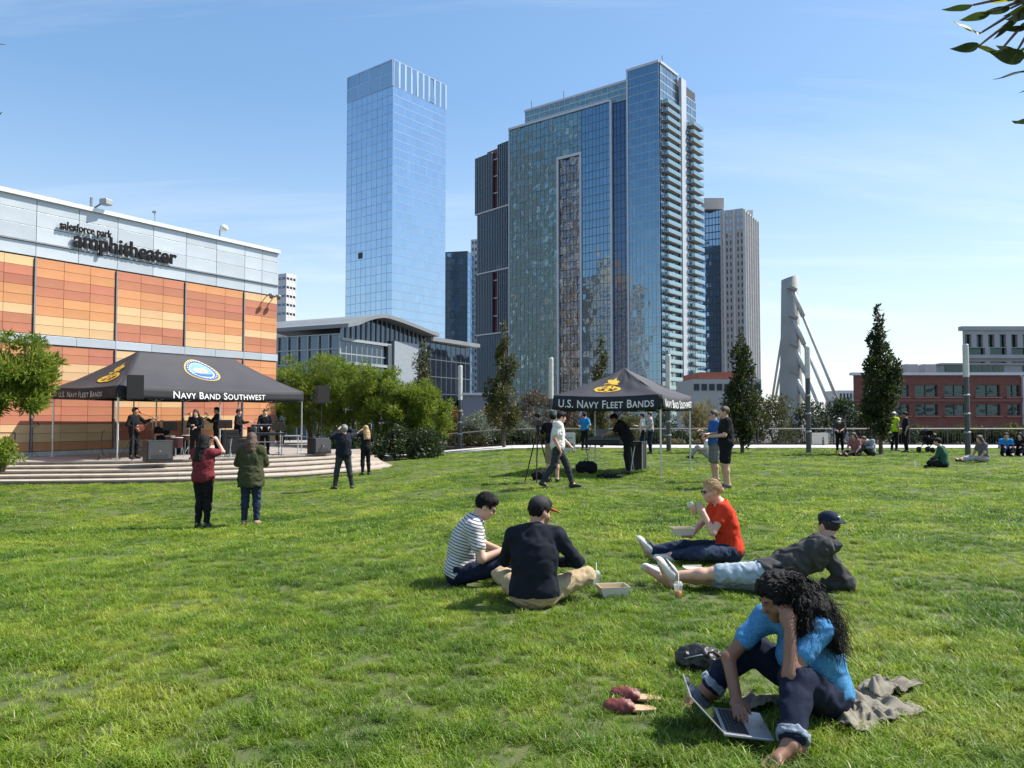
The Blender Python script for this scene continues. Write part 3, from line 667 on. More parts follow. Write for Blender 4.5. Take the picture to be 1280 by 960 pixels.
b = MB(); b.box(wp((SL + SR) / 2, ZTOP + .02, -.1), (SR - SL + .04, .5, .16), wang); b.build('coping', M('coping metal', (.7, .72, .74), .4, metal=.3), T)
b = MB(); b.box(wp((SL + SR) / 2, DECK + .08, .02), (SR - SL, .12, .16), wang); b.build('plinth', M('plinth', (.55, .52, .47), .8), T)
# sign lettering
m_sign = M('black sign letters', (0.008, 0.008, 0.010), 0.6, spec=.15)
def sign(body, px0, px1, zbase, size, off=.02, sp=1.0):
    vs, fs = text_geo(body, size, offset=off, extrude=.03, spacing=sp); xs = [v.x for v in vs]; s0, s1 = on_line(wA, wu, px0), on_line(wA, wu, px1); kx = (s1 - s0) / (max(xs) - min(xs)); mn = min(xs)
    mapped(vs, fs, lambda x, y, z: wp(s0 + (x - mn) * kx, zbase + y, .15 + z)).build('sign_lettering', m_sign, T)
sign('amphitheater', 85, 215, 8.16, .86, .022, 1.0)
sign('salesforce park', 67, 133, 8.74, .42, .006, 1.02)
b = MB()
for i in range(14): s_ = on_line(wA, wu, 90 + i * 9.3); b.tube([wp(s_, 8.32, .0), wp(s_, 8.32, .13)], .012, 5)
b.build('sign_standoff', m_mull, T)
# fixtures on the roof edge
def fixture(name, label, cat): return thing(name, label, cat, (0, 0, 0))
s_ = on_line(wA, wu, 122); F = thing('floodlight', 'grey box floodlight on arm above the building sign', 'floodlight', wp(s_, ZTOP + .1, 0))
b = MB(); b.box(wp(s_, ZTOP + .38, .30), (.36, .34, .24), wang + .3, bevel=.03); b.build('housing', m_steel, F)
b = MB(); b.tube([wp(s_ - .3, ZTOP + .1, -.1), wp(s_ - .2, ZTOP + .25, .2), wp(s_, ZTOP + .4, .3)], .035, 6); b.tube([wp(s_ - .45, ZTOP + .05, .05), wp(s_ - .45, ZTOP + .5, .05)], .05, 6); b.build('arm', m_mull, F)
s_ = on_line(wA, wu, 194); F = thing('rooftop_mast', 'thin antenna mast on the silver parapet', 'antenna', wp(s_, ZTOP + .1, -.2))
b = MB(); b.tube([wp(s_, ZTOP + .05, -.2), wp(s_ - .06, ZTOP + .62, -.2)], [.03, .02], 6); b.build('mast', m_steel, F); b = MB(); b.box(wp(s_ - .06, ZTOP + .6, -.2), (.16, .1, .08)); b.build('head', m_steel, F)
s_ = on_line(wA, wu, 275); F = thing('dome_camera', 'white dome camera on short post at parapet', 'camera', wp(s_, ZTOP + .1, -.2))
b = MB(); b.tube([wp(s_, ZTOP + .05, -.2), wp(s_, ZTOP + .5, -.2)], .035, 6); b.build('post', m_steel, F)
b = MB(); b.lathe([(.02, .26), (.14, .22), (.2, .1), (.17, 0), (.06, -.06)], wp(s_ + .15, ZTOP + .5, -.1), 14); b.build('dome', M('white plastic', (.75, .74, .7), .4), F, True)
for i_, s_ in enumerate((SR - .75, SR - .3)):
    F = thing('wall_camera', 'small dark camera on bracket at the wall corner under silver panels', 'camera', wp(s_, ZSIL - .15, .05), group='wall cameras at the corner')
    b = MB(); b.tube([wp(s_, ZSIL - .1, .04), wp(s_, ZSIL + .02, .3), wp(s_, ZSIL - .06, .42)], .03, 6); b.build('bracket', m_mull, F)
    b = MB(); b.lathe([(.05, .12), (.1, .06), (.09, -.1), (.03, -.16)], wp(s_, ZSIL - .1, .42), 10, (.5, -.5, .8)); b.build('housing', m_mull, F, True)

# ================================================================ STAGE
m_step = M('stage stone', (0.36, 0.31, 0.25), 0.85, 0.1, 2.5, 0.35, 40, col2=(0.46, 0.40, 0.33))
m_stepd = M('stage riser stone', (0.33, 0.27, 0.22), 0.9, 0.25, 5, 0.5, 60)
m_deckm = M('stage deck', (0.30, 0.27, 0.24), 0.85, 0.12, 1.2, 0.2, 30)
bpx = [(-160, 607.5), (-60, 607), (60, 606), (160, 605), (260, 602.5), (334, 599.5), (390, 596), (442, 591), (475, 586.5), (490, 583)]
lpx = [(-160, 578.5), (-60, 578), (60, 577), (160, 576), (260, 573), (334, 570), (380, 568), (415, 566.3), (432, 565.3), (440, 564.5)]
def cr_sample(pts, n):
    out = []
    for i in range(len(pts) - 1):
        p0, p1, p2, p3 = pts[max(i - 1, 0)], pts[i], pts[i + 1], pts[min(i + 2, len(pts) - 1)]
        for j in range(n):
            t = j / n; out.append(tuple(.5 * ((2 * b_) + (c_ - a_) * t + (2 * a_ - 5 * b_ + 4 * c_ - d_) * t * t + (-a_ + 3 * b_ - 3 * c_ + d_) * t ** 3) for a_, b_, c_, d_ in zip(p0, p1, p2, p3)))
    return out + [pts[-1]]
bw = [Vector(G(*p)) for p in cr_sample(bpx, 5)]; lw_ = [Vector(G(p[0], p[1], DECK)) for p in cr_sample(lpx, 5)]
ST = thing('stage', 'low stone stage with curved steps down to the lawn', 'stage', (bw[10].x, bw[10].y, 0))
backpts = [(-6.4, 36.0), (-7.5, 40), (-12, 46), (-24, 46), (-30, 24)]
for k_ in range(5):
    t = k_ / 4.0; zt = -.43 + (DECK + .43) * (k_ + 1) / 5.0
    fr_ = [b_.lerp(l_, t) for b_, l_ in zip(bw, lw_)]
    poly = [(p.x, p.y) for p in fr_] + backpts
    bk_ = [(p.x + (.05 if i > 34 else 0), p.y + .06) for i, p in enumerate(fr_)] + backpts
    z_t = [zt] * len(poly)
    g = MB(); g.prism(bk_, -1.2, zt - .045); g.build('riser', m_stepd, ST)
    nseg = 15; L_ = len(fr_)
    if k_ < 4:
        nx_ = [b_.lerp(l_, (k_ + 1) / 4.0) for b_, l_ in zip(bw, lw_)]
        for q in range(nseg):      # treads laid as single stone slabs
            i0, i1 = q * (L_ - 1) // nseg, (q + 1) * (L_ - 1) // nseg
            pts = [fr_[i] for i in range(i0, i1 + 1)] + [nx_[i] + (nx_[i] - fr_[i]).normalized() * .1 for i in range(i1, i0 - 1, -1)]
            sh = (pts[1] - pts[0]).normalized() * .006
            pts = [p + (sh if i == 0 or i == len(pts) - 1 else Vector((0, 0, 0))) for i, p in enumerate(pts)]
            g = MB(); g.prism([(p.x, p.y) for p in pts], zt - .045, zt + rng.uniform(-.003, .003)); g.build('tread', m_step, ST)
    else:
        g = MB(); g.prism(poly, zt - .044, zt); g.build('deck', m_deckm, ST)

# ================================================================ TENTS
m_canvas = M('charcoal tent canvas', (0.040, 0.039, 0.046), 0.7, 0.1, 1.2, 0.15, 8, spec=0.4)
m_val = M('black tent valance', (0.012, 0.013, 0.018), 0.75, 0.1, 2)
m_gold = M('gold print', (0.62, 0.38, 0.03), 0.6, 0.1)
m_wprint = M('white print', (0.72, 0.72, 0.70), 0.7, 0.05)
m_bluep = M('blue print', (0.03, 0.10, 0.30), 0.6, 0.05); m_lbluep = M('light blue print', (0.14, 0.30, 0.52), 0.6, 0.05)
m_pole = M('tent leg steel', (0.62, 0.62, 0.60), 0.4, 0.04, metal=0.4)
def project(p):
    v = Vector(p) - Vector((0, 0, EYE)); d = v.y * _ct + v.z * _st; u_ = -v.y * _st + v.z * _ct
    return CX + FPX * v.x / d, CY - FPX * u_ / d
def tent(name, label, FL, FR, BL, zeave, vh, peaks, zpk, gz_, legs_extra=()):
    FL, FR, BL = Vector(FL), Vector(FR), Vector(BL); BR = FR + (BL - FL)
    T = thing(name, label, 'tent', ((FL.x + BR.x) / 2, (FL.y + BR.y) / 2, gz_))
    cs = [FL, FR, BR, BL]; ri = [Vector((*p, zpk)) for p in peaks]
    quads = [(FL, FR, ri[0], ri[-1]), (FR, BR, ri[-1], ri[-1]), (BR, BL, ri[-1], ri[0]), (BL, FL, ri[0], ri[0])]
    def surf(k):
        a, b, ra, rb = quads[k]; a3, b3 = Vector((*a, zeave)), Vector((*b, zeave))
        def f(u, v, o=0.0):
            lo_ = a3.lerp(b3, u); hi = ra.lerp(rb, u); p = lo_.lerp(hi, v); sag = .30 if len(peaks) > 1 else .20
            p.z -= sag * 4 * v * (1 - v) * (.75 + .25 * math.cos((u - .5) * 2 * math.pi)) * .55 + (.05 * math.sin(math.pi * u) * (1 - v)) + (.011 * math.sin(u * 17 + v * 9) + .007 * math.sin(u * 33 - v * 7 + k)) * (4 * v * (1 - v))
            return p
        def g_(u, v, o=0.0):
            p = f(u, v); e = 1e-3; n = (f(u + e, v) - f(u - e, v)).cross(f(u, min(v + e, .999)) - f(u, v - e))
            if n.length > 0: n.normalize()
            return p + (n if n.z > 0 else -n) * o
        return g_
    sf = [surf(k) for k in range(4)]
    N = 28; can = MB()
    for k in range(4): can.add([sf[k](i / N, j / N * .9995) for j in range(N + 1) for i in range(N + 1)], [(j * (N + 1) + i, j * (N + 1) + i + 1, (j + 1) * (N + 1) + i + 1, (j + 1) * (N + 1) + i) for j in range(N) for i in range(N)])
    co = can.build('canopy', m_canvas, T, True); so = co.modifiers.new('thick', 'SOLIDIFY'); so.thickness = .008
    vf = []
    for k in range(4):
        a, b = cs[k], cs[(k + 1) % 4]; nrm = Vector(((b - a).y, -(b - a).x)).normalized()
        def f(u, y, o=0.0, a=a, b=b, nrm=nrm, k=k):
            p = a.lerp(b, u); z = sf[k](u, 0).z - y * vh; w_ = .018 * math.sin(u * 23 + k) * y + .01 * math.sin(u * 41) * y * y
            q = p + nrm * (w_ + .012 + .03 * y + o); return Vector((q.x, q.y, z))
        vf.append(f); vm = MB(); n = 30
        vm.add([f(i / n, j / 3) for j in range(4) for i in range(n + 1)], [(j * (n + 1) + i, (j + 1) * (n + 1) + i, (j + 1) * (n + 1) + i + 1, j * (n + 1) + i + 1) for j in range(3) for i in range(n)])
        vo = vm.build('valance', m_val, T, True); so = vo.modifiers.new('thick', 'SOLIDIFY'); so.thickness = .006
    for p in cs + [Vector(q) for q in legs_extra]:
        ce = (FL + BR) / 2; q = p + (ce - p).normalized() * .06; lm = MB(); lm.box((q.x, q.y, (gz_ + zeave) / 2 + .3), (.045, .045, zeave - gz_ - .7)); lm.box((q.x, q.y, gz_ + .35), (.034, .034, .7)); lm.box((q.x, q.y, gz_ + .01), (.12, .12, .02)); lm.box((q.x, q.y, gz_ + .72), (.06, .06, .06)); lm.build('leg', m_pole, T)
    tm = MB()
    for k in range(4):
        a, b = cs[k], cs[(k + 1) % 4]; nb = max(2, round((b - a).length / 1.5)) // 2 * 2
        for i in range(nb):
            p, q = a.lerp(b, i / nb), a.lerp(b, (i + 1) / nb); ce = (FL + BR) / 2; p = p + (ce - p).normalized() * .06; q = q + (ce - q).normalized() * .06
            zA, zB = (zeave - .06, zeave - .42) if i % 2 == 0 else (zeave - .42, zeave - .06)
            tm.tube([(*p, zA), (*q, zB)], .013, 5); tm.tube([(*p, zB), (*q, zA)], .013, 5)
    for q in peaks:
        tm.tube([(*q, zeave - .3), (*q, zpk - .04)], .025, 6)
    tm.build('truss', m_pole, T)
    return T, sf, vf
def find_uv(f, px, py):
    best = None
    for i in range(101):
        for j in range(100):
            q = project(f(i / 100, j / 100)); e = (q[0] - px) ** 2 + (q[1] - py) ** 2
            if best is None or e < best[0]: best = (e, i / 100, j / 100)
    return best[1:]
def decal(f, u0, v0, ulen, vlen, polys, T, off=.012):
    "polys: list of (material, [(x,y)...] outline in metres) laid on surface f"
    for n, (mat, pts) in enumerate(polys):
        bm = bmesh.new(); vv = [bm.verts.new((x, y, 0)) for x, y in pts]; fc = bm.faces.new(vv); bmesh.ops.triangulate(bm, faces=[fc]); bmesh.ops.subdivide_edges(bm, edges=bm.edges[:], cuts=3, use_grid_fill=True); bmesh.ops.triangulate(bm, faces=bm.faces[:]); bm.verts.index_update()
        mb = MB(); mb.add([f(u0 + q.co.x / ulen, v0 + q.co.y / vlen, off + min(n, 7) * .007) for q in bm.verts], [[q.index for q in fa.verts] for fa in bm.faces]); bm.free(); mb.build('emblem', mat, T)
def circ(r, n=28, cx=0, cy=0, ry=None): return [(cx + r * math.cos(2 * math.pi * i / n), cy + (ry or r) * math.sin(2 * math.pi * i / n)) for i in range(n)]
def lyre(s):
    P = [(m_gold, [(x * s, y * s) for x, y in circ(.62, 26, 0, -.30, .42)]), (m_canvas, [(x * s, y * s) for x, y in circ(.44, 22, 0, -.30, .26)])]
    P += [(m_gold, [(x * s, y * s) for x, y in q]) for q in ([(-.08, -.62), (.08, -.62), (.1, .35), (-.1, .35)], [(-.5, -.36), (.5, -.30), (.5, -.20), (-.5, -.26)], [(-.33, -.52), (-.25, -.52), (-.2, 0), (-.3, 0)], [(.25, -.52), (.33, -.52), (.3, 0), (.2, 0)],
        [(-.05, .2), (-.30, .28), (-.52, .52), (-.42, .50), (-.30, .60), (-.2, .55), (-.1, .72), (.02, .84), (.12, .80), (.08, .70), (.2, .55), (.32, .6), (.42, .5), (.54, .5), (.3, .26), (.05, .2)],
        [(-.42, .05), (.42, .1), (.40, .2), (-.40, .15)])]
    return P
# big tent on the stage
FL1 = Vector((-13.4, 26.1)); sv = Vector((-wu.y, wu.x)); FR1 = FL1 + wu * 8.3; BL1 = FL1 + sv * 4.2
pk = [FL1 + wu * 2.0 + sv * 2.1, FL1 + wu * 6.3 + sv * 2.1]
T1, sf1, vf1 = tent('band_tent', 'long charcoal canopy tent lettered NAVY BAND SOUTHWEST over the stage', FL1, FR1, BL1, 2.62, .40, pk, 4.02, DECK, legs_extra=[FL1 + wu * 4.15, FL1 + wu * 4.15 + sv * 4.2])
u0, v0 = find_uv(sf1[0], 251, 464.5); e1 = (sf1[0](u0 + .01, v0) - sf1[0](u0, v0)).length * 100; e2 = (sf1[0](u0, v0 + .01) - sf1[0](u0, v0)).length * 100
s_ = .72
pol = [(m_gold, circ(s_)), (m_bluep, circ(s_ * .92)), (m_wprint, circ(s_ * .70)), (m_lbluep, circ(s_ * .655)), (m_wprint, [(-.34, .05), (-.2, .17), (.05, .13), (.18, .2), (.28, .02), (.2, -.15), (.05, -.10), (-.12, -.18), (-.28, -.10)]), (m_bluep, [(-.42, -.22), (.42, -.22), (.25, -.38), (-.25, -.38)]), (m_gold, circ(.08, 10, .06, -.02))]
for i in range(26):
    a_ = 2 * math.pi * i / 26; r_ = s_ * .81; pol.append((m_wprint, [(r_ * math.cos(a_) + .03 * math.cos(a_ + q), r_ * math.sin(a_) + .03 * math.sin(a_ + q)) for q in (0.5, 2, 3.6, 5.2)]))
decal(sf1[0], u0, v0, e1, e2, pol, T1)
u0, v0 = find_uv(sf1[3], 143, 469); e1 = (sf1[3](u0 + .01, v0) - sf1[3](u0, v0)).length * 100; e2 = (sf1[3](u0, v0 + .01) - sf1[3](u0, v0)).length * 100
decal(sf1[3], u0, v0, e1, e2, lyre(.85), T1, .03)
def lettering(f, L, vh, body, u0, u1, y0, y1, T, mat=m_wprint, off=.014):
    vs, fs = text_geo(body, 1.0, smallcaps=.80, offset=.012, spacing=1.06); xs = [v.x for v in vs]; ys = [v.y for v in vs]; x0, x1, b0, b1 = min(xs), max(xs), min(ys), max(ys)
    mapped(vs, fs, lambda x, y, z: f(u0 + (u1 - u0) * (x - x0) / (x1 - x0), y1 + (y0 - y1) * (y - b0) / (b1 - b0), off)).build('lettering', mat, T)
def uline(a, b, px): a, b = Vector(a), Vector(b); d = (b - a); L = d.length; return on_line(a, d / L, px) / L
lettering(vf1[0], 8.3, .4, 'Navy Band Southwest', uline(FL1, FR1, 216), uline(FL1, FR1, 331), .22, .88, T1)
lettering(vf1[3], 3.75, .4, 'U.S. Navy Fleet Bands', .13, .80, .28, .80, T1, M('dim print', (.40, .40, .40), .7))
# square tent on the lawn
ph = R(27.5); FR2 = Vector((3.86, 19.85)); FL2 = FR2 + Vector((-math.cos(ph), math.sin(ph))) * 3.05; BR2 = FR2 + Vector((math.sin(ph), math.cos(ph))) * 3.05; BL2 = FL2 + (BR2 - FR2)
pc_ = (FL2 + BR2) / 2
T2, sf2, vf2 = tent('fleet_tent', 'square charcoal canopy tent lettered U.S. NAVY FLEET BANDS on the lawn', FL2, FR2, BL2, 2.17, .39, [pc_], 2.98, 0.0)
u0, v0 = find_uv(sf2[0], 763, 483); e1 = (sf2[0](u0 + .01, v0) - sf2[0](u0, v0)).length * 100; e2 = (sf2[0](u0, v0 + .01) - sf2[0](u0, v0)).length * 100
decal(sf2[0], u0, v0, e1, e2, lyre(.52), T2)
lettering(vf2[0], 3, .39, 'U.S. Navy Fleet Bands', uline(FL2, FR2, 699), uline(FL2, FR2, 818), .24, .80, T2)
lettering(vf2[1], 3, .39, 'Navy Band Southwest', .06, .95, .24, .80, T2)

# ================================================================ LAMP POSTS, RAILING, PANELS
m_postd = M('dark post metal', (0.075, 0.08, 0.08), 0.5, metal=0.3)
m_postl = M('pale post lens', (0.55, 0.55, 0.52), 0.5)
def lamp_post(px, pyb, pyt, frac, label, lean=0.0):
    p = G(px, pyb, None if pyb > 563 else 0.0); d = p.y; zt = zat(pyt, d); z0 = p.z; zs = zt - (zt - z0) * frac
    T = thing('lamp_post', label, 'lamp post', p, group='slim light columns along the path')
    b = MB(); b.lathe([(.14, 0), (.14, .03), (.105, .04), (.10, zs - z0)], p, 14); b.build('column', m_postd, T, False)
    b = MB(); b.lathe([(.105, 0), (.112, .02), (.112, zt - zs - .04), (.09, zt - zs)], (p.x, p.y, zs), 14); b.build('light_head', m_postl, T, False)
    b = MB()
    for q in (.28, .52, .76): b.lathe([(.112, 0), (.125, .01), (.125, .06), (.112, .07)], (p.x, p.y, z0 + (zs - z0) * q), 14)
    b.build('collar', m_steel, T)
    return T
lamp_post(575, 560, 457, .42, 'slim light column between the grey dome shrub and wild trees')
lamp_post(689, 562, 447, .45, 'slim light column beside the lawn tent and brown shrub')
lamp_post(836, 565, 443, .42, 'slim light column behind the lawn tent canopy')
lamp_post(1011, 567, 433, .30, 'slim light column in front of the bridge cables')
lamp_post(1210, 569, 430, .30, 'slim light column in front of the red brick building')
m_railm = M('guard rail metal', (0.035, 0.035, 0.035), 0.55)
RY = 40.7
T = thing('guard_rail', 'long dark metal guard rail along the path edge', 'railing', (4, RY, 0))
def rz_(x): return pz(x, 36)
xs = [-7 + i * 2.0 for i in range(20)]
for x in xs: b = MB(); b.box((x, RY, rz_(x) + .42), (.06, .06, .86)); b.build('post', m_railm, T)
for i in range(len(xs) - 1):
    x0, x1 = xs[i], xs[i + 1]; b = MB(); b.tube([(x0, RY, rz_(x0) + .87), (x1, RY, rz_(x1) + .87)], .04, 6); b.build('top_rail', M('rail cap', (.13, .13, .12), .6), T)
    b = MB()
    for q in range(1, 14): x = x0 + (x1 - x0) * q / 14; b.box((x, RY, rz_(x) + .44), (.014, .014, .78))
    b.box(((x0 + x1) / 2, RY, rz_((x0 + x1) / 2) + .07), (1.94, .03, .03)); b.build('baluster_panel', m_railm, T)
def board(px0, px1, py0, py1, d, label, mat, icon=None):
    a, b_ = W(px0, py1, d), W(px1, py0, d); T = thing('notice_board', label, 'notice board', ((a.x + b_.x) / 2, d, 0))
    g = MB(); g.box(((a.x + b_.x) / 2, d, (a.z + b_.z) / 2), (b_.x - a.x, .06, b_.z - a.z), bevel=.01); g.build('board', mat, T)
    g = MB(); 
    for x in (a.x + .08, b_.x - .08): g.box((x, d + .05, b_.z / 2), (.05, .04, b_.z))
    g.build('stand', m_railm, T)
    if icon:
        g = MB()
        for (u0, u1, v0, v1) in icon: g.box((a.x + (b_.x - a.x) * (u0 + u1) / 2, d - .035, a.z + (b_.z - a.z) * (v0 + v1) / 2), ((b_.x - a.x) * (u1 - u0), .012, (b_.z - a.z) * (v1 - v0)))
        g.build('print', m_postd, T)
m_board = M('notice board face', (.50, .47, .42), .7, .06)
board(1015, 1035, 541, 562, 40.2, 'pale wall panel with small dark figure symbol by the guard rail', m_board, [(.62, .74, .25, .6), (.65, .72, .62, .75)])
board(701, 719, 541, 564, 33.0, 'pale printed notice board behind the walking person in white shirt', M('notice print face', (.55, .54, .50), .7, .05), [(.12, .8, .70, .74), (.12, .6, .58, .62), (.3, .85, .2, .42)])

# ================================================================ PLANTS
def leaf_mesh(name, clumps, n, size, seed, aspect=2.6, shell=.55, up=.25, sv_=.4):
    rg = np.random.default_rng(seed); Cn = np.array([c_[0] for c_ in clumps], float); Rr = np.array([c_[1] for c_ in clumps], float)
    wgt = (Rr.prod(1)) ** (2 / 3); idx = rg.choice(len(clumps), n, p=wgt / wgt.sum())
    d = rg.normal(size=(n, 3)); d /= np.linalg.norm(d, axis=1)[:, None]
    rad = shell + (1 - shell) * rg.random(n) ** .6 + rg.normal(0, .05, n)
    P = Cn[idx] + d * Rr[idx] * rad[:, None]
    ax = d * .8 + rg.normal(size=(n, 3)) * .7; ax[:, 2] += up; ax /= np.linalg.norm(ax, axis=1)[:, None]
    sd = np.cross(ax, rg.normal(size=(n, 3))); sd /= np.linalg.norm(sd, axis=1)[:, None] + 1e-9; nm = np.cross(ax, sd)
    L = size * (1 + sv_ * rg.normal(size=n)).clip(.4, 2)[:, None]; Wd = L / aspect
    V = np.stack([P, P + ax * L * .45 + sd * Wd * .5 + nm * L * .06, P + ax * L, P + ax * L * .45 - sd * Wd * .5 + nm * L * .06], 1).reshape(-1, 3)
    return np_mesh(name, V, np.arange(n * 4).reshape(n, 4))
def leafmat(name, c1, c2, trans=.3, island=.35): return M(name, c1, .55, 0, .9, col2=c2, trans=trans, island=island, spec=.35)
m_bark = M('bark', (0.10, 0.075, 0.055), 0.95, 0.25, 8, 0.6, 30)
lm_fresh = leafmat('fresh feathery leaves', (0.075, 0.145, 0.014), (0.16, 0.220, 0.024), .45)
lm_dark = leafmat('dark hornbeam leaves', (0.020, 0.036, 0.010), (0.045, 0.060, 0.014))
lm_olive = leafmat('olive leaves', (0.050, 0.065, 0.016), (0.085, 0.085, 0.022))
lm_sage = leafmat('sage leaves', (0.10, 0.13, 0.085), (0.16, 0.19, 0.13), .2)
lm_brown = leafmat('brown seed heads', (0.075, 0.060, 0.035), (0.13, 0.095, 0.055), .2)
lm_rust = leafmat('rust yellow leaves', (0.12, 0.10, 0.015), (0.18, 0.12, 0.02), .3)
lm_straw = leafmat('straw grass', (0.15, 0.14, 0.055), (0.22, 0.20, 0.08), .3)
lm_deep = leafmat('deep green hedge leaves', (0.016, 0.034, 0.010), (0.035, 0.060, 0.016))
def limbs(mb, base, top, n, spread, seed, r0=.09):
    rg = random.Random(seed); base = Vector(base); top = Vector(top)
    mb.tube([base, base.lerp(top, .35) + Vector((rg.uniform(-.05, .05), 0, 0)), base.lerp(top, .9)], [r0, r0 * .75, r0 * .2], 8)
    for i in range(n):
        t = .25 + .6 * i / n; a = rg.uniform(0, 6.28); s0 = base.lerp(top, t); e = s0 + Vector((math.cos(a) * spread, math.sin(a) * spread, spread * rg.uniform(.5, 1.1)))
        mb.tube([s0, s0.lerp(e, .5) + Vector((0, 0, .05)), e], [r0 * .4, r0 * .28, r0 * .08], 5)
def columnar(px, pyb, pyt, halfw, label, mat, n, seed, gz0=None, d=None):
    p = G(px, pyb, gz0); d = p.y; zt = zat(pyt, d); H = zt - p.z; Rm = halfw / FPX * d; rg = random.Random(seed)
    T = thing('columnar_tree', label, 'tree', p, group='columnar trees along the path')
    cl = []; y0 = .12
    for i in range(52):
        t = (i + rg.random()) / 52; z = p.z + H * (y0 + (1 - y0) * t)
        prof = Rm * (min(1, (t + .03) / .18) ** .6) * (1 - max(0, t - .30) / .70) ** .75 if t < .97 else Rm * .08
        prof *= rg.choice((.7, .85, 1, 1.1, 1.3)); k_ = rg.random() ** .4; a = rg.uniform(0, 6.28); rr = max(.07, prof * rg.uniform(.22, .50))
        cl.append(((p.x + math.cos(a) * max(0, prof - rr * .7) * k_, p.y + math.sin(a) * max(0, prof - rr * .7) * k_, z), (rr, rr, rr * 1.9)))
    cr2 = link('crown', leaf_mesh('crown', cl, n, .13, seed, 2.0, .35, .5), mat, T)
    mb = MB(); limbs(mb, (p.x, p.y, p.z - .1), (p.x, p.y, zt - .2), 16, Rm * .6, seed); mb.build('trunk', m_bark, T)
columnar(630, 559, 403, 20, 'narrow olive columnar tree beside the grey dome shrub', lm_olive, 6500, 1, 0.0)
columnar(752, 560, 421, 16, 'narrow columnar tree rising behind the lawn tent', lm_olive, 4200, 2, 0.0)
columnar(528, 558, 424, 22, 'narrow dark columnar tree against the feathery green trees', lm_olive, 5200, 3, -.2)
columnar(928, 566, 414, 25, 'dark columnar tree beside the two standing people in shorts', lm_dark, 8000, 4, 0.0)
columnar(1101, 568, 383, 25, 'tall dark columnar tree beside the person in yellow vest', lm_dark, 9000, 5, 0.0)
def bushy_tree(px, d, ytop, rpx, zbase, label, mat, n, seed, leaf=.15, trunk_px=None, low=.8, group=None, asp=4.5):
    rg = random.Random(seed); x = at(px, d).x; zt = zat(ytop, d) + .35; Rm = rpx / FPX * d; tx = at(trunk_px, d).x if trunk_px is not None else x
    T = thing('feathery_tree', label, 'tree', (tx, d, zbase), group=group); cl = []; zc = (zt + zbase + low) / 2; hz = (zt - zbase - low) / 2
    for i in range(60):
        a = rg.uniform(0, 6.28); e = rg.uniform(-1, 1); k_ = rg.random() ** .4; c_ = math.sqrt(1 - e * e)
        rr = Rm * rg.uniform(.16, .30)
        cl.append(((x + math.cos(a) * c_ * (Rm - rr * .6) * k_, d + math.sin(a) * c_ * (Rm * .9 - rr * .6) * k_, zc + e * (hz - rr * .5) * k_), (rr, rr, rr * .75)))
    link('crown', leaf_mesh('crown', cl, n, leaf, seed, asp, .3, .35), mat, T)
    mb = MB(); base = Vector((tx, d, zbase - .1))
    for i in range(4):
        a = rg.uniform(0, 6.28); tip = Vector((x + math.cos(a) * Rm * .5, d + math.sin(a) * Rm * .5, zc + hz * .3)); mid = base.lerp(tip, .45) + Vector((rg.uniform(-.15, .15), 0, .15))
        mb.tube([base + Vector((rg.uniform(-.1, .1), rg.uniform(-.1, .1), 0)), mid, tip], [.10, .06, .015], 7)
        for q in range(5): t2 = mid.lerp(tip, rg.random()); mb.tube([t2, t2 + Vector((rg.uniform(-.6, .6), rg.uniform(-.6, .6), rg.uniform(.2, .7)))], [.03, .006], 5)
    mb.build('trunk', m_bark, T)
gw = 'feathery trees behind the stage'; lb = 'bright green feathery tree in the thicket behind the stage'
lbs = ['bright green feathery tree rising beside the orange wall corner', 'bright green feathery tree behind the black pole speaker', 'bright green feathery tree behind the person in navy jacket', 'bright green feathery tree behind the blonde person in black', 'bright green feathery tree touching the narrow dark columnar tree', 'feathery green tree at the back of the thicket below the glass hall', 'small feathery green tree ending the thicket near the first light column']
for i, (px, d, yt, rp__) in enumerate(((352, 41, 446, 42), (395, 39, 447, 44), (437, 38, 452, 44), (477, 37, 461, 42), (515, 37.5, 472, 38), (420, 42, 446, 40), (545, 40, 492, 26))):
    bushy_tree(px, d, yt, rp__, -.35, lbs[i], lm_fresh, 17000 if i < 5 else 9000, 40 + i, group=gw, low=.6)
bushy_tree(14, 19.5, 432, 56, -.4, 'leaning feathery green tree in front of the orange wall', lm_fresh, 17000, 60, .14, trunk_px=-75, low=1.85)
def shrub(px, d, ytop, rpx, label, mat, n, seed, zb=0.0, leaf=.13, asp=2.4, name='shrub', group=None, flat=1.0, up=.3):
    rg = random.Random(seed); x = at(px, d).x; zt = zat(ytop, d); Rm = rpx / FPX * d; T = thing(name, label, 'shrub', (x, d, zb), group=group); cl = []; H = zt - zb
    for i in range(26):
        a = rg.uniform(0, 6.28); k_ = rg.random() ** .5; rr = min(Rm, H) * rg.uniform(.22, .36); e = rg.random(); lim = math.sqrt(max(0, 1 - (e * .95) ** 2))
        cl.append(((x + math.cos(a) * k_ * lim * max(.01, Rm - rr * .7), d + math.sin(a) * k_ * lim * min(Rm, 1.6), zb + .15 + e * max(.05, H - rr * flat - .1)), (rr, rr, rr)))
    link('foliage', leaf_mesh('foliage', cl, n, leaf, seed, asp, .3, up), mat, T)
    mb = MB()
    for i in range(7): a = rg.uniform(0, 6.28); mb.tube([(x + .1 * math.cos(a), d + .1 * math.sin(a), zb - .05), (x + Rm * .5 * math.cos(a), d + .4 * math.sin(a), zb + H * .7)], [.03, .008], 5)
    mb.build('stem', m_bark, T)
for i, px in enumerate((418, 458, 496, 532)): shrub(px, 35.2, 533, 30, 'dark low hedge shrub at the foot of the feathery trees', lm_deep, 3000, 70 + i, -.35, group='low hedge shrubs')
shrub(598, 42.5, 514, 34, 'grey green dome shaped shrub beside the light column', lm_sage, 4500, 80, 0, .12)
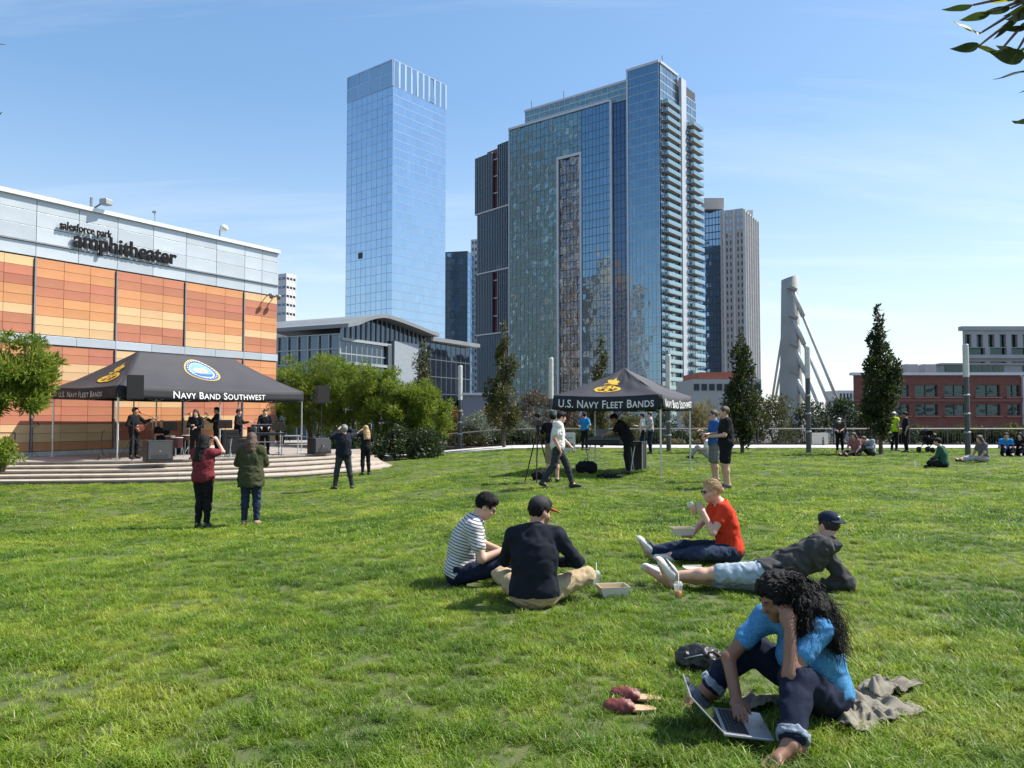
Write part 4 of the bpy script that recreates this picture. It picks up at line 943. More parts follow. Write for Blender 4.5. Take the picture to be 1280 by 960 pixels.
shrub(655, 43.5, 526, 24, 'small grey green shrub between olive tree and brown shrub', lm_sage, 2500, 81, 0, .12)
shrub(563, 43, 508, 22, 'rusty yellow shrub behind the grey dome shrub', lm_rust, 2600, 82)
shrub(612, 46, 505, 28, 'rusty yellow shrub spreading under the plain grey block', lm_rust, 3000, 83)
shrub(668, 45.5, 486, 38, 'tall brown seedy shrub near the camera tripod', lm_brown, 5500, 84, 0, .12)
shrub(715, 46, 494, 30, 'brown and green shrub behind the lawn tent', lm_brown, 4200, 85)
shrub(785, 45, 515, 34, 'olive shrub seen under the lawn tent canopy', lm_olive, 3600, 86)
shrub(822, 46, 505, 28, 'olive shrub behind the tent light column', lm_olive, 3000, 87)
shrub(880, 46, 500, 36, 'straw coloured grassy shrub beside the dark columnar tree', lm_straw, 4600, 88, 0, .22, 7, up=1.2)
shrub(968, 45.5, 490, 36, 'olive brown bush below the bridge pylon', lm_olive, 4800, 89); shrub(945, 47, 487, 22, 'brown bush hugging the dark columnar tree', lm_brown, 2600, 90)
for i, (px, yt, r_) in enumerate(((1015, 500, 32), (1050, 497, 32), (1084, 503, 30))): shrub(px, 46, yt, r_, ('dark green bush beside the light column and bridge cables', 'dark green bush behind the person in white cap', 'dark green bush touching the tall columnar tree')[i], lm_deep, 4300, 91 + i, group='dark bushes beyond the rail')
for i in range(7): shrub(1128 + i * 27, 42.6 + (i % 2) * .8, 533 + (i * 7) % 5, 22, 'low leafy plant behind the guard rail near the brick building', lm_olive if i % 2 else lm_deep, 3000, 100 + i, 0, .2, 3.5, group='low plants behind the rail', up=.8)
for i in range(10): shrub(585 + i * 33, 42.0 + (i % 3) * .5, 538 + (i * 5) % 6, 24, 'low dark plant behind the guard rail by the lawn tent', lm_deep if i % 3 else lm_olive, 2800, 120 + i, 0, .18, 3, group='low plants behind the tent rail', up=.8)
for i in range(3): shrub(840 + i * 34, 41.6, 551, 17, 'pale yellow flowering ground plant by the guard rail', lm_straw, 1200, 140 + i, 0, .12, 3, group='pale ground plants')
shrub(2, 21.5, 548, 26, 'round clipped green bush on the stage beside the orange wall', lm_fresh, 3500, 150, .1, .09)
# overhanging branches close by: every leaf an object
def leaf_proto(name, mat):
    V = []; F = []; n = 9
    for i in range(n + 1):
        t = i / n; w_ = .16 * math.sin(math.pi * t ** .8) ** .9 * (1 - .25 * t) if 0 < t < 1 else 0.004; z = -.10 * t * t + .02 * math.sin(9 * t)
        V += [(t, -w_, z + w_ * .35), (t, 0, z), (t, w_, z + w_ * .35)]
    for i in range(n):
        b_ = i * 3; F += [(b_, b_ + 1, b_ + 4, b_ + 3), (b_ + 1, b_ + 2, b_ + 5, b_ + 4)]
    mb = MB(); mb.add(V, F); me = mb.mesh(name, True); me.materials.append(mat); return me
lf_d = leaf_proto('leaf', leafmat('broad leaf green', (0.016, 0.036, 0.008), (0.032, 0.058, 0.012), .30)); lf_y = leaf_proto('leaf', leafmat('broad leaf lime', (0.16, 0.19, 0.015), (0.22, 0.24, 0.02), .5))
def put_leaf(T, a, b, me, roll):
    o = link('leaf', me, None, T, True); a = Vector(a); d = Vector(b) - a; L = d.length; X_ = d.normalized(); Y_ = X_.cross(Vector((0, 0, 1))).normalized(); Z_ = X_.cross(Y_); 
    Mx = Matrix((X_, Y_, Z_)).transposed() @ Matrix.Rotation(roll, 3, 'X'); o.matrix_basis = Matrix.Translation(a - T.location) @ (Mx.to_4x4() @ Matrix.Diagonal((L, L, L, 1)))
def over_tree(tx, ty, label, specs, side):
    T = thing('overhanging_tree', label, 'tree', (tx, ty, lawn_z(tx, ty))); b = MB(); b.tube([(tx, ty, -.05), (tx + .05, ty, 1.2), (tx - .03, ty + .05, 2.4), (tx, ty, 3.6)], [.13, .10, .08, .03], 10); b.build('trunk', m_bark, T)
    fork = Vector((tx, ty, 2.3)); hub = W(640 + side * 680, 10, 1.75); br = MB(); br.tube([fork, fork.lerp(hub, .5) + Vector((0, 0, .1)), hub], [.04, .025, .012], 7)
    rg = random.Random(int(tx * 10))
    for (a, c_, me, roll, d) in specs:
        pa_, pb2 = W(*a, d), W(*c_, d + rg.uniform(-.06, .06)); br.tube([hub, hub.lerp(pa_, .6) + Vector((0, 0, .02)), pa_], [.006, .004, .0025], 5); put_leaf(T, pa_, pb2, me, roll)
    for i in range(70):
        p = hub.lerp(Vector((tx, ty, 3.0)), rg.uniform(.25, 1)) + Vector((rg.uniform(-.1, .5) * side, rg.uniform(-.6, .3), rg.uniform(-.1, .5))); q = p + Vector((rg.uniform(-.1, .1), rg.uniform(-.1, .1), rg.uniform(-.1, .02)))
        put_leaf(T, p, q, lf_d if i % 4 else lf_y, rg.uniform(-1, 1))
    br.build('branch', m_bark, T)
over_tree(2.7, 1.2, 'broadleaf tree whose leafy twigs hang into the sky corner', [((1217, 6), (1177, 14), lf_d, .4, 1.7), ((1264, 10), (1226, 17), lf_d, .9, 1.72), ((1240, 15), (1198, 27), lf_d, .8, 1.72), ((1228, 40), (1188, 30), lf_y, -.7, 1.7), ((1280, 73), (1240, 66), lf_d, .9, 1.75), ((1250, 64), (1213, 56), lf_y, -.8, 1.7), ((1224, 57), (1190, 62), lf_d, .9, 1.72), ((1270, 66), (1246, 58), lf_d, .7, 1.74), ((1285, 34), (1252, 38), lf_d, .8, 1.7), ((1290, 8), (1262, 26), lf_d, .9, 1.7), ((1276, 14), (1243, 51), lf_d, .3, 1.68), ((1292, 82), (1241, 104), lf_d, -.3, 1.7), ((1296, 25), (1268, 40), lf_d, .3, 1.75), ((1296, 55), (1270, 66), lf_d, .3, 1.75), ((1300, 100), (1275, 118), lf_d, .2, 1.7), ((1296, 145), (1267, 156), lf_d, .2, 1.7), ((1280, -8), (1236, 6), lf_y, .2, 1.7), ((1262, -12), (1225, 2), lf_d, .2, 1.7), ((1300, 0), (1255, 22), lf_d, .6, 1.66)], 1)
over_tree(-2.9, 1.3, 'broadleaf tree with two leaf tips poking in beside the silver roof', [((-22, 50), (8, 58), lf_d, .3, 1.8), ((-24, 150), (4, 143), lf_d, .3, 1.8)], -1)
# ================================================================ FIGURES (signed distance fields -> one continuous mesh)
def V3(*a): return np.array(a, np.float32)
class SDF:
    "list of primitives joined smoothly; each (kind, params, k, centre, radius)"
    def __init__(s): s.p = []; s.cuts = []; s.noise = None
    def rc(s, a, b, r1, r2=None, k=.03):
        a, b = V3(*a), V3(*b); r2 = r1 if r2 is None else r2; s.p.append(('rc', (a, b, r1, r2), k, (a + b) / 2, float(np.linalg.norm(b - a)) / 2 + max(r1, r2))); return s
    def el(s, c, r, rot=None, k=.04, sub=False):
        c = V3(*c); r = V3(*r); s.p.append(('sub' if sub else 'el', (c, r, None if rot is None else np.array(rot, np.float32)), k, c, float(r.max()))); return s
    def cut(s, pt, n): s.p.append(('cut', (V3(*pt), V3(*n) / np.linalg.norm(n)), 0, None, None)); return s   # removes what was added before on the side n points to
    def prim(s, P, pr):
        kind, q = pr[0], pr[1]
        if kind == 'rc':
            a, b, r1, r2 = q; ba = b - a; pa = P - a; t = np.clip(pa @ ba / max(float(ba @ ba), 1e-9), 0, 1); e = pa - t[..., None] * ba
            return np.sqrt((e * e).sum(-1)) - (r1 + (r2 - r1) * t)
        c, r, rot = q; p = P - c
        if rot is not None: p = p @ rot
        k0 = np.sqrt(((p / r) ** 2).sum(-1)); k1 = np.sqrt(((p / (r * r)) ** 2).sum(-1)) + 1e-9
        return k0 * (k0 - 1) / k1
    def mesh(s, h, pad=.03):
        so = [pr for pr in s.p if pr[0] in ('rc', 'el')]
        los = np.min([pr[3] - pr[4] for pr in so], 0) - pad - 2 * h; his = np.max([pr[3] + pr[4] for pr in so], 0) + pad + 2 * h
        B = 4; H = h * B; nb = np.ceil((his - los) / H).astype(int)
        ci = np.stack(np.meshgrid(*[np.arange(n) for n in nb], indexing='ij'), -1).reshape(-1, 3); cc = (los + (ci + .5) * H - h * .5).astype(np.float32)
        reach = H * .9 + .025; near = np.full(len(cc), 9.0, np.float32); lo_ = near.copy()
        for pr in s.p:
            if pr[0] == 'cut': near = np.maximum(near, (cc - pr[1][0]) @ pr[1][1])
            elif pr[0] == 'sub': near = np.maximum(near, -s.prim(cc, pr))
            else: near = np.minimum(near, s.prim(cc, pr) - pr[2] * .25)
        ai = np.nonzero(np.abs(near) < reach)[0]; loc = np.stack(np.meshgrid(*[np.arange(B)] * 3, indexing='ij'), -1).reshape(-1, 3)
        P = (los + (ci[ai][:, None] * B + loc[None]) * h).astype(np.float32); D = np.full(P.shape[:2], 1.0, np.float32); acc = cc[ai]
        for pr in s.p:
            if pr[0] == 'cut': D = np.maximum(D, (P - pr[1][0]) @ pr[1][1]); continue
            sel = np.nonzero(np.linalg.norm(acc - pr[3], axis=1) < pr[4] + H + pr[2] + .03)[0]
            if not len(sel): continue
            d = s.prim(P[sel], pr); o = D[sel]; k = max(pr[2], 1e-5)
            if pr[0] == 'sub': hh = np.maximum(k - np.abs(o + d), 0) / k; D[sel] = np.maximum(o, -d) + hh * hh * k * .25
            else: hh = np.maximum(k - np.abs(o - d), 0) / k; D[sel] = np.minimum(o, d) - hh * hh * k * .25
        if s.noise is not None: D += s.noise(P)
        Gd = np.repeat(np.repeat(np.repeat(np.where(near < 0, -1.0, 1.0).astype(np.float32).reshape(nb), B, 0), B, 1), B, 2)
        ix = ci[ai][:, None] * B + loc[None]; Gd[ix[..., 0], ix[..., 1], ix[..., 2]] = D
        Gd[0] = Gd[-1] = 1; Gd[:, 0] = Gd[:, -1] = 1; Gd[:, :, 0] = Gd[:, :, -1] = 1
        return nets(Gd, los, h)
def self_prim(s, P, pr): return s.prim(P, pr)
def nets(Gd, lo, h):
    S = Gd < 0; c8 = [S[i:S.shape[0] - 1 + i, j:S.shape[1] - 1 + j, k:S.shape[2] - 1 + k] for i in (0, 1) for j in (0, 1) for k in (0, 1)]
    sm = sum(c.astype(np.int8) for c in c8); cells = np.argwhere((sm > 0) & (sm < 8)); idm = np.full(sm.shape, -1, np.int32); idm[tuple(cells.T)] = np.arange(len(cells))
    acc = np.zeros((len(cells), 3)); cnt = np.zeros(len(cells)); x, y, z = cells.T
    off = [(i, j, k) for i in (0, 1) for j in (0, 1) for k in (0, 1)]
    val = {o: Gd[x + o[0], y + o[1], z + o[2]] for o in off}
    for o in off:
        for ax in range(3):
            if o[ax] == 0:
                o2 = tuple(1 if i == ax else o[i] for i in range(3)); a, b = val[o], val[o2]; m = (a < 0) != (b < 0); t = np.where(m, a / np.where(m, a - b, 1), 0)
                q = np.array(o, float)[None] + np.zeros((len(cells), 1)); q[:, ax] = t; acc[m] += q[m]; cnt[m] += 1
    V = lo + (cells + acc / np.maximum(cnt, 1)[:, None]) * h; F = []
    for ax in range(3):
        a = [slice(None)] * 3; b = [slice(None)] * 3; a[ax] = slice(0, -1); b[ax] = slice(1, None); s0, s1 = S[tuple(a)], S[tuple(b)]
        e = np.argwhere(s0 != s1); e = e[(e[:, (ax + 1) % 3] > 0) & (e[:, (ax + 2) % 3] > 0)]
        e = e[(e < np.array(idm.shape)).all(1)]
        if not len(e): continue
        u, v = (ax + 1) % 3, (ax + 2) % 3; du, dv = np.eye(3, dtype=int)[u], np.eye(3, dtype=int)[v]
        g = lambda q: idm[q[:, 0], q[:, 1], q[:, 2]]
        q = np.stack([g(e - du - dv), g(e - dv), g(e), g(e - du)], 1); fl = ~s0[tuple(e.T)]; q[fl] = q[fl][:, ::-1]; F.append(q[(q >= 0).all(1)])
    return V, np.concatenate(F)
def wrinkle(amp, wl, seed, stretch=(1, 1, 1)):
    rg = np.random.default_rng(seed); K = []
    for i in range(7):
        d = rg.normal(size=3) * np.array(stretch); d /= np.linalg.norm(d); K.append((d * 2 * np.pi / (wl * rg.uniform(.6, 1.6)), rg.uniform(0, 6.28), rg.uniform(.5, 1)))
    def f(P):
        o = np.zeros(P.shape[:-1], np.float32); w_ = P + .25 * wl * np.sin(P[..., [1, 2, 0]] * (5 / wl))
        for k, ph_, a in K: o += a * np.sin(w_ @ k.astype(np.float32) + ph_)
        return (o * amp / 2.2).astype(np.float32)
    return f
def fab(name, col, rough=.85, var=.12, scale=12, bump=.25): return M('cloth ' + name, col, rough, var, scale, bump, 160, spec=.15)
m_skin = {'light': M('skin light', (.56, .33, .235), .5, .08, 9, .05, 120), 'tan': M('skin tan', (.44, .235, .150), .5, .08, 9, .05, 120), 'brown': M('skin brown', (.24, .115, .068), .5, .08, 9, .05, 120)}
m_hair = {'black': M('hair black', (.007, .006, .006), .55, .3, 60, .5, 220, spec=.2), 'brown': M('hair brown', (.075, .040, .022), .5, .3, 60, .5, 220), 'dbrown': M('hair dark brown', (.030, .017, .011), .5, .3, 60, .5, 220), 'blonde': M('hair blonde', (.42, .27, .11), .5, .2, 60, .5, 220), 'grey': M('hair grey', (.25, .24, .22), .6, .2, 60, .5, 220)}
def rotm(face, up=(0, 0, 1)):
    "columns: right, forward, up of a frame that looks along face"
    f = Vector(face).normalized(); r = f.cross(Vector(up)); r = r.normalized() if r.length > 1e-5 else Vector((1, 0, 0)); u = r.cross(f); return Matrix((r, f, u)).transposed()
class Fig:
    """one person. J: joints in the person's own frame (faces +y, right hand +x), k: overall scale."""
    def __init__(s, label, pos, rz, J, h=.014, skin='light', hair='brown', hairstyle='short', build=1.0, face=None, fingers=False, seed=1, group=None, scale=1.0, headup=(0, 0, 1)):
        s.J = {n: Vector(v) * scale for n, v in J.items()}; s.k = scale; s.h = h; s.b = build; s.fing = fingers; s.seed = seed; s.root = thing('person', label, 'person', pos, rz, group)
        s.H = rotm(face if face else (0, 1, 0), headup); s.skin = skin; s.hairc = hair; s.body(); s.hair(hairstyle)
    def add(s, name, V, F, mat):
        o = link(name, np_mesh(name, V, F, True), mat, s.root, True); return o
    def torso(s, S, e=0.0, k=.06):
        J, b, q = s.J, s.b, s.k; pe, ch, nk = J['pelvis'], J['chest'], J['neck']; mid = (pe + ch) / 2 + J.get('belly', Vector((0, 0, 0)))
        shl = (J['shR'] - J['shL']).normalized(); upv = (nk - ch).normalized(); fw_ = upv.cross(shl).normalized(); r2 = shl - upv * shl.dot(upv); r2.normalize(); Rc = Matrix((r2, -r2.cross(upv), upv)).transposed()
        hp = (J['hipR'] - J['hipL']).normalized(); up2 = (mid - pe).normalized(); hp = (hp - up2 * hp.dot(up2)).normalized(); Rp = Matrix((hp, up2.cross(hp), up2)).transposed()
        x_ = e * .5; S.el(pe, ((.170 * b + e + x_) * q, (.122 * b + e + x_) * q, (.135 + e + x_) * q), Rp, k * q); S.el(mid, ((.148 * b + e) * q, (.108 * b + e) * q, (.17 + e) * q), Rp, .09 * q); S.el(ch, ((.168 * b + e) * q, (.118 * b + e) * q, (.185 + e) * q), Rc, .09 * q)
        sl, sr = J['shL'], J['shR']; tr = nk + (ch - nk) * .12
        S.rc(sl.lerp(tr, .15), tr, (.062 * b + e) * q, (.060 + e) * q, .06 * q); S.rc(sr.lerp(tr, .15), tr, (.062 * b + e) * q, (.060 + e) * q, .06 * q)
        s.Rc, s.Rp = Rc, Rp
        if 'bust' in J:
            for sd in (-1, 1): S.el(ch + Rc @ Vector((.075 * sd, .085, -.02)) * q, ((.07 + e) * q,) * 3, None, .05 * q)
    def arm(s, S, sd, e=0.0, to=1.0, k=.03):
        J, q = s.J, s.k; a, b, c = J['sh' + sd], J['el' + sd], J['wr' + sd]; w_ = (.85 + .15 * s.b) * (.86 if 'bust' in J else 1)
        S.rc(a, a.lerp(b, min(1, to * 2)), (.056 * w_ + e) * q, (.056 + (.043 - .056) * min(1, to * 2) + e) * w_ * q, k * q)
        if to > .5: S.rc(b, b.lerp(c, to * 2 - 1), (.044 * w_ + e) * q, (.044 + (.030 - .044) * (to * 2 - 1) + e) * q, .02 * q)
    def leg(s, S, sd, e=0.0, to=1.0, k=.05, flare=0.0):
        J, q, b = s.J, s.k, s.b; a, m, c = J['hip' + sd], J['kn' + sd], J['an' + sd]; t1 = min(1, to * 2)
        S.rc(a, a.lerp(m, t1), (.088 * b + e) * q, (.088 * b + (.060 - .088 * b) * t1 + e + flare * t1) * q, k * q)
        if to > .5:
            t2 = to * 2 - 1; S.rc(m, m.lerp(c, t2), (.060 + e) * q, (.060 + (.040 - .060) * t2 + e + flare * t2) * q, .03 * q)
            kd = (c - m).normalized(); th = (m - a).normalized(); cb_ = kd * th.dot(kd) - th; cb_ = cb_.normalized() if cb_.length > .15 else Vector((0, -1, 0))
            if t2 > .4: S.el(m.lerp(c, .30) + cb_ * .012 * q, ((.052 + e) * q,) * 2 + ((.052 + e) * q,), None, .05 * q)
    def hand(s, S, sd):
        J, q = s.J, s.k; wr, el = J['wr' + sd], J['el' + sd]; dr = Vector(J.get('hd' + sd, (wr - el))).normalized(); pn = Vector(J.get('pn' + sd, (0, 0, -1)))   # palm normal
        pn = (pn - dr * pn.dot(dr)); pn = pn.normalized() if pn.length > 1e-3 else dr.orthogonal().normalized()
        ac = dr.cross(pn); sg = 1 if sd == 'R' else -1; thumbside = ac * sg; curl = J.get('curl' + sd, Vector((.5, 0, 0))).x / (q if q else 1)
        Rh = Matrix((ac, dr, pn)).transposed(); pc2 = wr + dr * .05 * q
        S.el(pc2, (.043 * q, .055 * q, .019 * q), Rh, .02 * q)
        if not s.fing:
            S.rc(pc2 + dr * .03 * q, pc2 + (dr * math.cos(curl) + pn * math.sin(curl)) * .11 * q, .026 * q, .017 * q, .015 * q); S.rc(wr + dr * .03 * q, pc2 + thumbside * .05 * q + dr * .03 * q, .016 * q, .012 * q, .01 * q); return
        for i, (o, L) in enumerate(((-.030, .070), (-.010, .080), (.010, .074), (.029, .058))):
            base = pc2 + (dr * .042 - thumbside * o) * q; d1 = dr * math.cos(curl * .7) + pn * math.sin(curl * .7) - thumbside * o * 1.5; d2 = dr * math.cos(curl * 1.7) + pn * math.sin(curl * 1.7); d3 = dr * math.cos(curl * 2.3) + pn * math.sin(curl * 2.3)
            p1 = base + d1 * L * .48 * q; p2 = p1 + d2 * L * .30 * q; p3 = p2 + d3 * L * .24 * q
            S.rc(base, p1, .0100 * q, .0092 * q, .006 * q); S.rc(p1, p2, .0092 * q, .0084 * q, .004 * q); S.rc(p2, p3, .0084 * q, .0068 * q, .004 * q)
        t0 = wr + dr * .022 * q + thumbside * .018 * q; t1 = t0 + (thumbside * .030 + dr * .030 + pn * .010) * q; t2 = t1 + (thumbside * .010 + dr * .032 + pn * .012 * (1 + curl)) * q
        S.rc(t0, t1, .0150 * q, .0115 * q, .012 * q); S.rc(t1, t2, .0112 * q, .0080 * q, .004 * q)
    def hp(s, x, y, z): return s.J['head'] + s.H @ Vector((x, y, z)) * s.k
    def headsdf(s, S):
        q = s.k; Hm = s.H; fine = s.h < .010
        S.el(s.hp(0, -.012, .028), (.076 * q, .097 * q, .094 * q), Hm, .02 * q); S.el(s.hp(0, .022, -.045), (.060 * q, .070 * q, .078 * q), Hm, .035 * q); S.el(s.hp(0, .062, -.092), (.026 * q, .026 * q, .024 * q), Hm, .03 * q)
        S.rc(s.hp(0, .086, .008), s.hp(0, .106, -.026), .010 * q, .0145 * q, .014 * q)
        for sd in (-1, 1): S.el(s.hp(.077 * sd, -.006, -.012), (.012 * q, .020 * q, .033 * q), Hm, .008 * q)
        if fine:
            for sd in (-1, 1):
                S.el(s.hp(.031 * sd, .088, .003), (.019 * q, .014 * q, .012 * q), Hm, .012 * q, sub=True); S.el(s.hp(.031 * sd, .072, .002), (.0145 * q,) * 3, None, .003 * q); S.rc(s.hp(.012 * sd, .088, .020), s.hp(.050 * sd, .074, .020), .009 * q, .006 * q, .015 * q); S.el(s.hp(.040 * sd, .060, -.035), (.026 * q, .022 * q, .022 * q), Hm, .03 * q)
            S.rc(s.hp(-.022, .082, -.064), s.hp(.022, .082, -.064), .0062 * q, .0062 * q, .006 * q); S.rc(s.hp(-.017, .082, -.076), s.hp(.017, .082, -.076), .0070 * q, .0070 * q, .006 * q)
        S.rc(s.J['neck'], s.hp(0, -.022, -.055), .060 * q, .052 * q, .03 * q)
    def body(s):
        S = SDF(); s.torso(S); s.headsdf(S)
        for sd in 'LR':
            s.arm(S, sd); s.leg(S, sd); s.hand(S, sd)
            an = s.J['an' + sd]; to = s.J['to' + sd]; q = s.k; hl = an + (an - to).normalized() * .045 * q + Vector(s.J.get('hl' + sd, (0, 0, -.045 * q)))
            S.rc(an, hl, .038 * q, .033 * q, .02 * q); S.rc(an.lerp(to, .15), to.lerp(an, .12), .040 * q, .023 * q, .03 * q); S.rc(hl, to.lerp(an, .18), .030 * q, .022 * q, .03 * q)
            if s.fing:
                d_ = (to - an).normalized(); up_ = Vector(s.J.get('fu' + sd, (0, 0, 1))); ac = d_.cross(up_).normalized() * (1 if sd == 'R' else -1)
                for i, (o, L, r_) in enumerate(((-.031, .062, .0130), (-.007, .060, .0088), (.0105, .055, .0084), (.0265, .048, .0080), (.041, .038, .0080))): b0 = to + ac * o * q; S.rc(b0, b0 + (d_ * L - up_ * .006) * q, r_ * q, r_ * .92 * q, .002 * q)
                S.el(to - d_ * .01 * q, (.041 * q, .026 * q, .019 * q), rotm(d_, up_), .015 * q)
        s.o_body = s.add('body', *S.mesh(s.h), m_skin[s.skin])
    def shirt(s, mat, sleeve=.28, hem=.06, e=.014, neckr=.072, wr_=.005, name='shirt', noise=True, open_=0.0, e2=None, collar=False):
        S = SDF(); s.torso(S, e); q = s.k
        pe = s.J['pelvis']; dn = (pe - (pe + s.J['chest']) / 2).normalized(); S.cut(pe + dn * hem * q, dn)
        for sd in 'LR':
            if sleeve > 0: s.arm(S, sd, e if e2 is None else e2, max(.08, sleeve), .05)
        up = (s.J['neck'] - s.J['chest']).normalized(); fwd = s.Rc.col[1]
        S.el(s.J['neck'] + up * .035 * q + fwd * .022 * q, (neckr * q, neckr * q, .075 * q), s.Rc, .01 * q, sub=True)
        if noise: S.noise = wrinkle(wr_ * q, .11 * q, s.seed, (1, 1, .6))
        o = s.add(name, *S.mesh(s.h), mat)
        if collar: 
            C2 = SDF(); n_ = s.J['neck']; C2.el(n_ + up * .015 * q, (.074 * q, .078 * q, .034 * q), s.Rc, .01); C2.el(n_ + up * .03 * q + fwd * .03 * q, (.058 * q, .066 * q, .08 * q), s.Rc, .005, sub=True); s.add('collar', *C2.mesh(min(s.h, .012)), mat)
        return o
    def trousers(s, mat, to=.97, waist=.06, e=.014, flare=0.0, name='trousers', wr_=.006, belt=None):
        S = SDF(); q = s.k; J = s.J; b = s.b
        pe = J['pelvis']; mid = (pe + J['chest']) / 2
        S.el(pe, ((.172 * b + e) * q, (.124 * b + e) * q, (.14 + e) * q), s.Rp, .06 * q); S.el(pe.lerp(mid, .6), ((.150 * b + e) * q, (.110 * b + e) * q, (.12 + e) * q), s.Rp, .06 * q)
        up = (mid - pe).normalized(); S.cut(pe + up * waist * q, up)
        for sd in 'LR':
            s.leg(S, sd, e, to, .05, flare)
        S.noise = wrinkle(wr_ * q, .10 * q, s.seed + 9, (.7, .7, 1))
        V, F = S.mesh(s.h)
        return s.add(name, V, F, mat)
    def cuff_cut(s): pass
    def shoes(s, mat, sole=None, e=.012, lift=0.0):
        q = s.k
        for sd in 'LR':
            S = SDF(); an, to = s.J['an' + sd], s.J['to' + sd]; d = (to - an).normalized(); up_ = Vector(s.J.get('fu' + sd, (0, 0, 1))); up_ = (up_ - d * up_.dot(d)).normalized() if s.J.get('fu' + sd) is not None else Vector((0, 0, 1))
            hl = an - up_ * .045 * q - d * .035 * q; tp = to + d * .02 * q - up_ * .005 * q
            S.rc(hl, tp, (.036 + e) * q, (.030 + e) * q, .02 * q); S.rc(an - up_ * .02 * q, an.lerp(to, .5), (.042 + e * .6) * q, (.034 + e * .6) * q, .03 * q); S.el(tp - d * .03 * q, ((.045) * q, .07 * q, .03 * q), rotm(d, up_), .02 * q)
            S.cut(an - up_ * (.092) * q, -up_); S.cut(an + up_ * .012 * q, up_)
            o = s.add('shoe', *S.mesh(min(s.h, .011)), mat)
            if sole:
                S2 = SDF(); S2.rc(hl - up_ * .026 * q, tp - up_ * .026 * q, .045 * q, .043 * q, .01); S2.cut(an - up_ * .10 * q, -up_); S2.cut(an - up_ * .073 * q, up_); so = link('sole', np_mesh('sole', *S2.mesh(min(s.h, .009)), True), sole, o, True)
    def hair(s, st):
        q = s.k; S = SDF(); Hm = s.H
        if st in ('none',): return
        thick = {'short': .010, 'cap': .008, 'bun': .007, 'tail': .008}.get(st, .018)
        if st == 'crop': thick = .007
        S.el(s.hp(0, -.014, .032), ((.078 + thick) * q, (.098 + thick) * q, (.096 + thick) * q), Hm, .02 * q)
        if st not in ('crop', 'bun', 'tail'): S.el(s.hp(0, .045, .085), (.062 * q, .05 * q, .038 * q), Hm, .03 * q)
        S.el(s.hp(0, .098, -.030), (.080 * q, .075 * q, .090 * q), Hm, .012 * q, sub=True)      # face opening
        for sd in (-1, 1): S.el(s.hp(.082 * sd, .012, -.03), (.03 * q, .034 * q, .055 * q), Hm, .01 * q, sub=True) if st in ('short', 'cap', 'crop', 'bun', 'tail') else None
        if st in ('short', 'cap', 'crop'): S.cut(s.hp(0, -.05, -.065), s.H @ Vector((0, .35, -1)))
        rg = random.Random(s.seed)
        if st == 'bun': S.el(s.hp(0, -.118, .000), (.034 * q,) * 3, None, .02 * q); S.cut(s.hp(0, -.05, -.06), s.H @ Vector((0, .2, -1)))
        if st == 'tail':
            S.cut(s.hp(0, -.05, -.075), s.H @ Vector((0, .2, -1))); 
        dn = Vector(s.J.get('hairdown', (0, -.25, -1))).normalized()
        if st in ('long', 'curly', 'shoulder'):
            L = {'long': .34, 'curly': .40, 'shoulder': .24}[st]
            n = 15 if st == 'curly' else 11
            for i in range(n):
                a = math.pi * (1.06 + .88 * i / (n - 1)) if st != 'curly' else math.pi * (.98 + 1.04 * i / (n - 1)); p = s.hp(.082 * math.cos(a), -.02 + .088 * math.sin(a), -.01); out = (s.H @ Vector((math.cos(a), math.sin(a), 0)))
                pts = [p]; 
                for j in range(1, 5):
                    w_ = .022 if st == 'curly' else .007
                    pts.append(p + dn * L * q * j / 4 * rg.uniform(.85, 1.05) + out * (.03 * j / 4 + .012) * q + Vector((rg.uniform(-w_, w_), rg.uniform(-w_, w_), 0)) * q)
                for j in range(4): S.rc(pts[j], pts[j + 1], (.030 - .003 * j) * q, (.027 - .004 * j) * q, .018 * q)
        amp = {'curly': .010, 'long': .005, 'shoulder': .006}.get(st, .0045)
        S.noise = wrinkle(amp * q, (.035 if st == 'curly' else .025) * q, s.seed + 3, (1, 1, .25 if st != 'curly' else .7))
        s.o_hair = s.add('hair', *S.mesh(min(s.h, .012)), m_hair[s.hairc])
        if st == 'tail':
            S = SDF(); p = s.hp(0, -.11, .03); S.rc(p, p + dn * .12 * q + s.H @ Vector((0, -.03, 0)) * q, .025 * q, .034 * q, .01); S.rc(p + dn * .12 * q + s.H @ Vector((0, -.03, 0)) * q, p + dn * .28 * q, .034 * q, .012 * q, .02); S.noise = wrinkle(.004, .03, s.seed); s.add('ponytail', *S.mesh(min(s.h, .012)), m_hair[s.hairc])
    def strands(s, n=700, L=.045, back=0.0, wid=.0030):
        "thin locks lying over the hair so that it does not read as a cap"
        rg = np.random.default_rng(s.seed); VV = []; FF = []; nj = 5; k = 0
        for i in range(n):
            d = rg.normal(size=3); d /= np.linalg.norm(d)
            if d[2] < -.25 or (d[1] > .45 and d[2] < .55): continue
            if abs(d[0]) > .6 and d[2] < .1 and d[1] > -.2: continue
            p = np.array((0, -.014, .032)) + d * np.array((.088, .108, .106)); t = np.array((d[0] * .4, -back - .1 * d[1], -.8 + .3 * back)) + rg.normal(0, .22, 3); t -= d * (t @ d); t /= np.linalg.norm(t) + 1e-6; sd = np.cross(t, d)
            for j in range(nj):
                u = j / (nj - 1); q = p + t * L * u * rg.uniform(.95, 1.05) + d * (.006 * math.sin(math.pi * u) - .012 * u * u); w_ = sd * wid * (1 - .8 * u)
                VV += [s.hp(*(q - w_)), s.hp(*(q + w_))]
            FF += [(k + 2 * j, k + 2 * j + 1, k + 2 * j + 3, k + 2 * j + 2) for j in range(nj - 1)]; k += 2 * nj
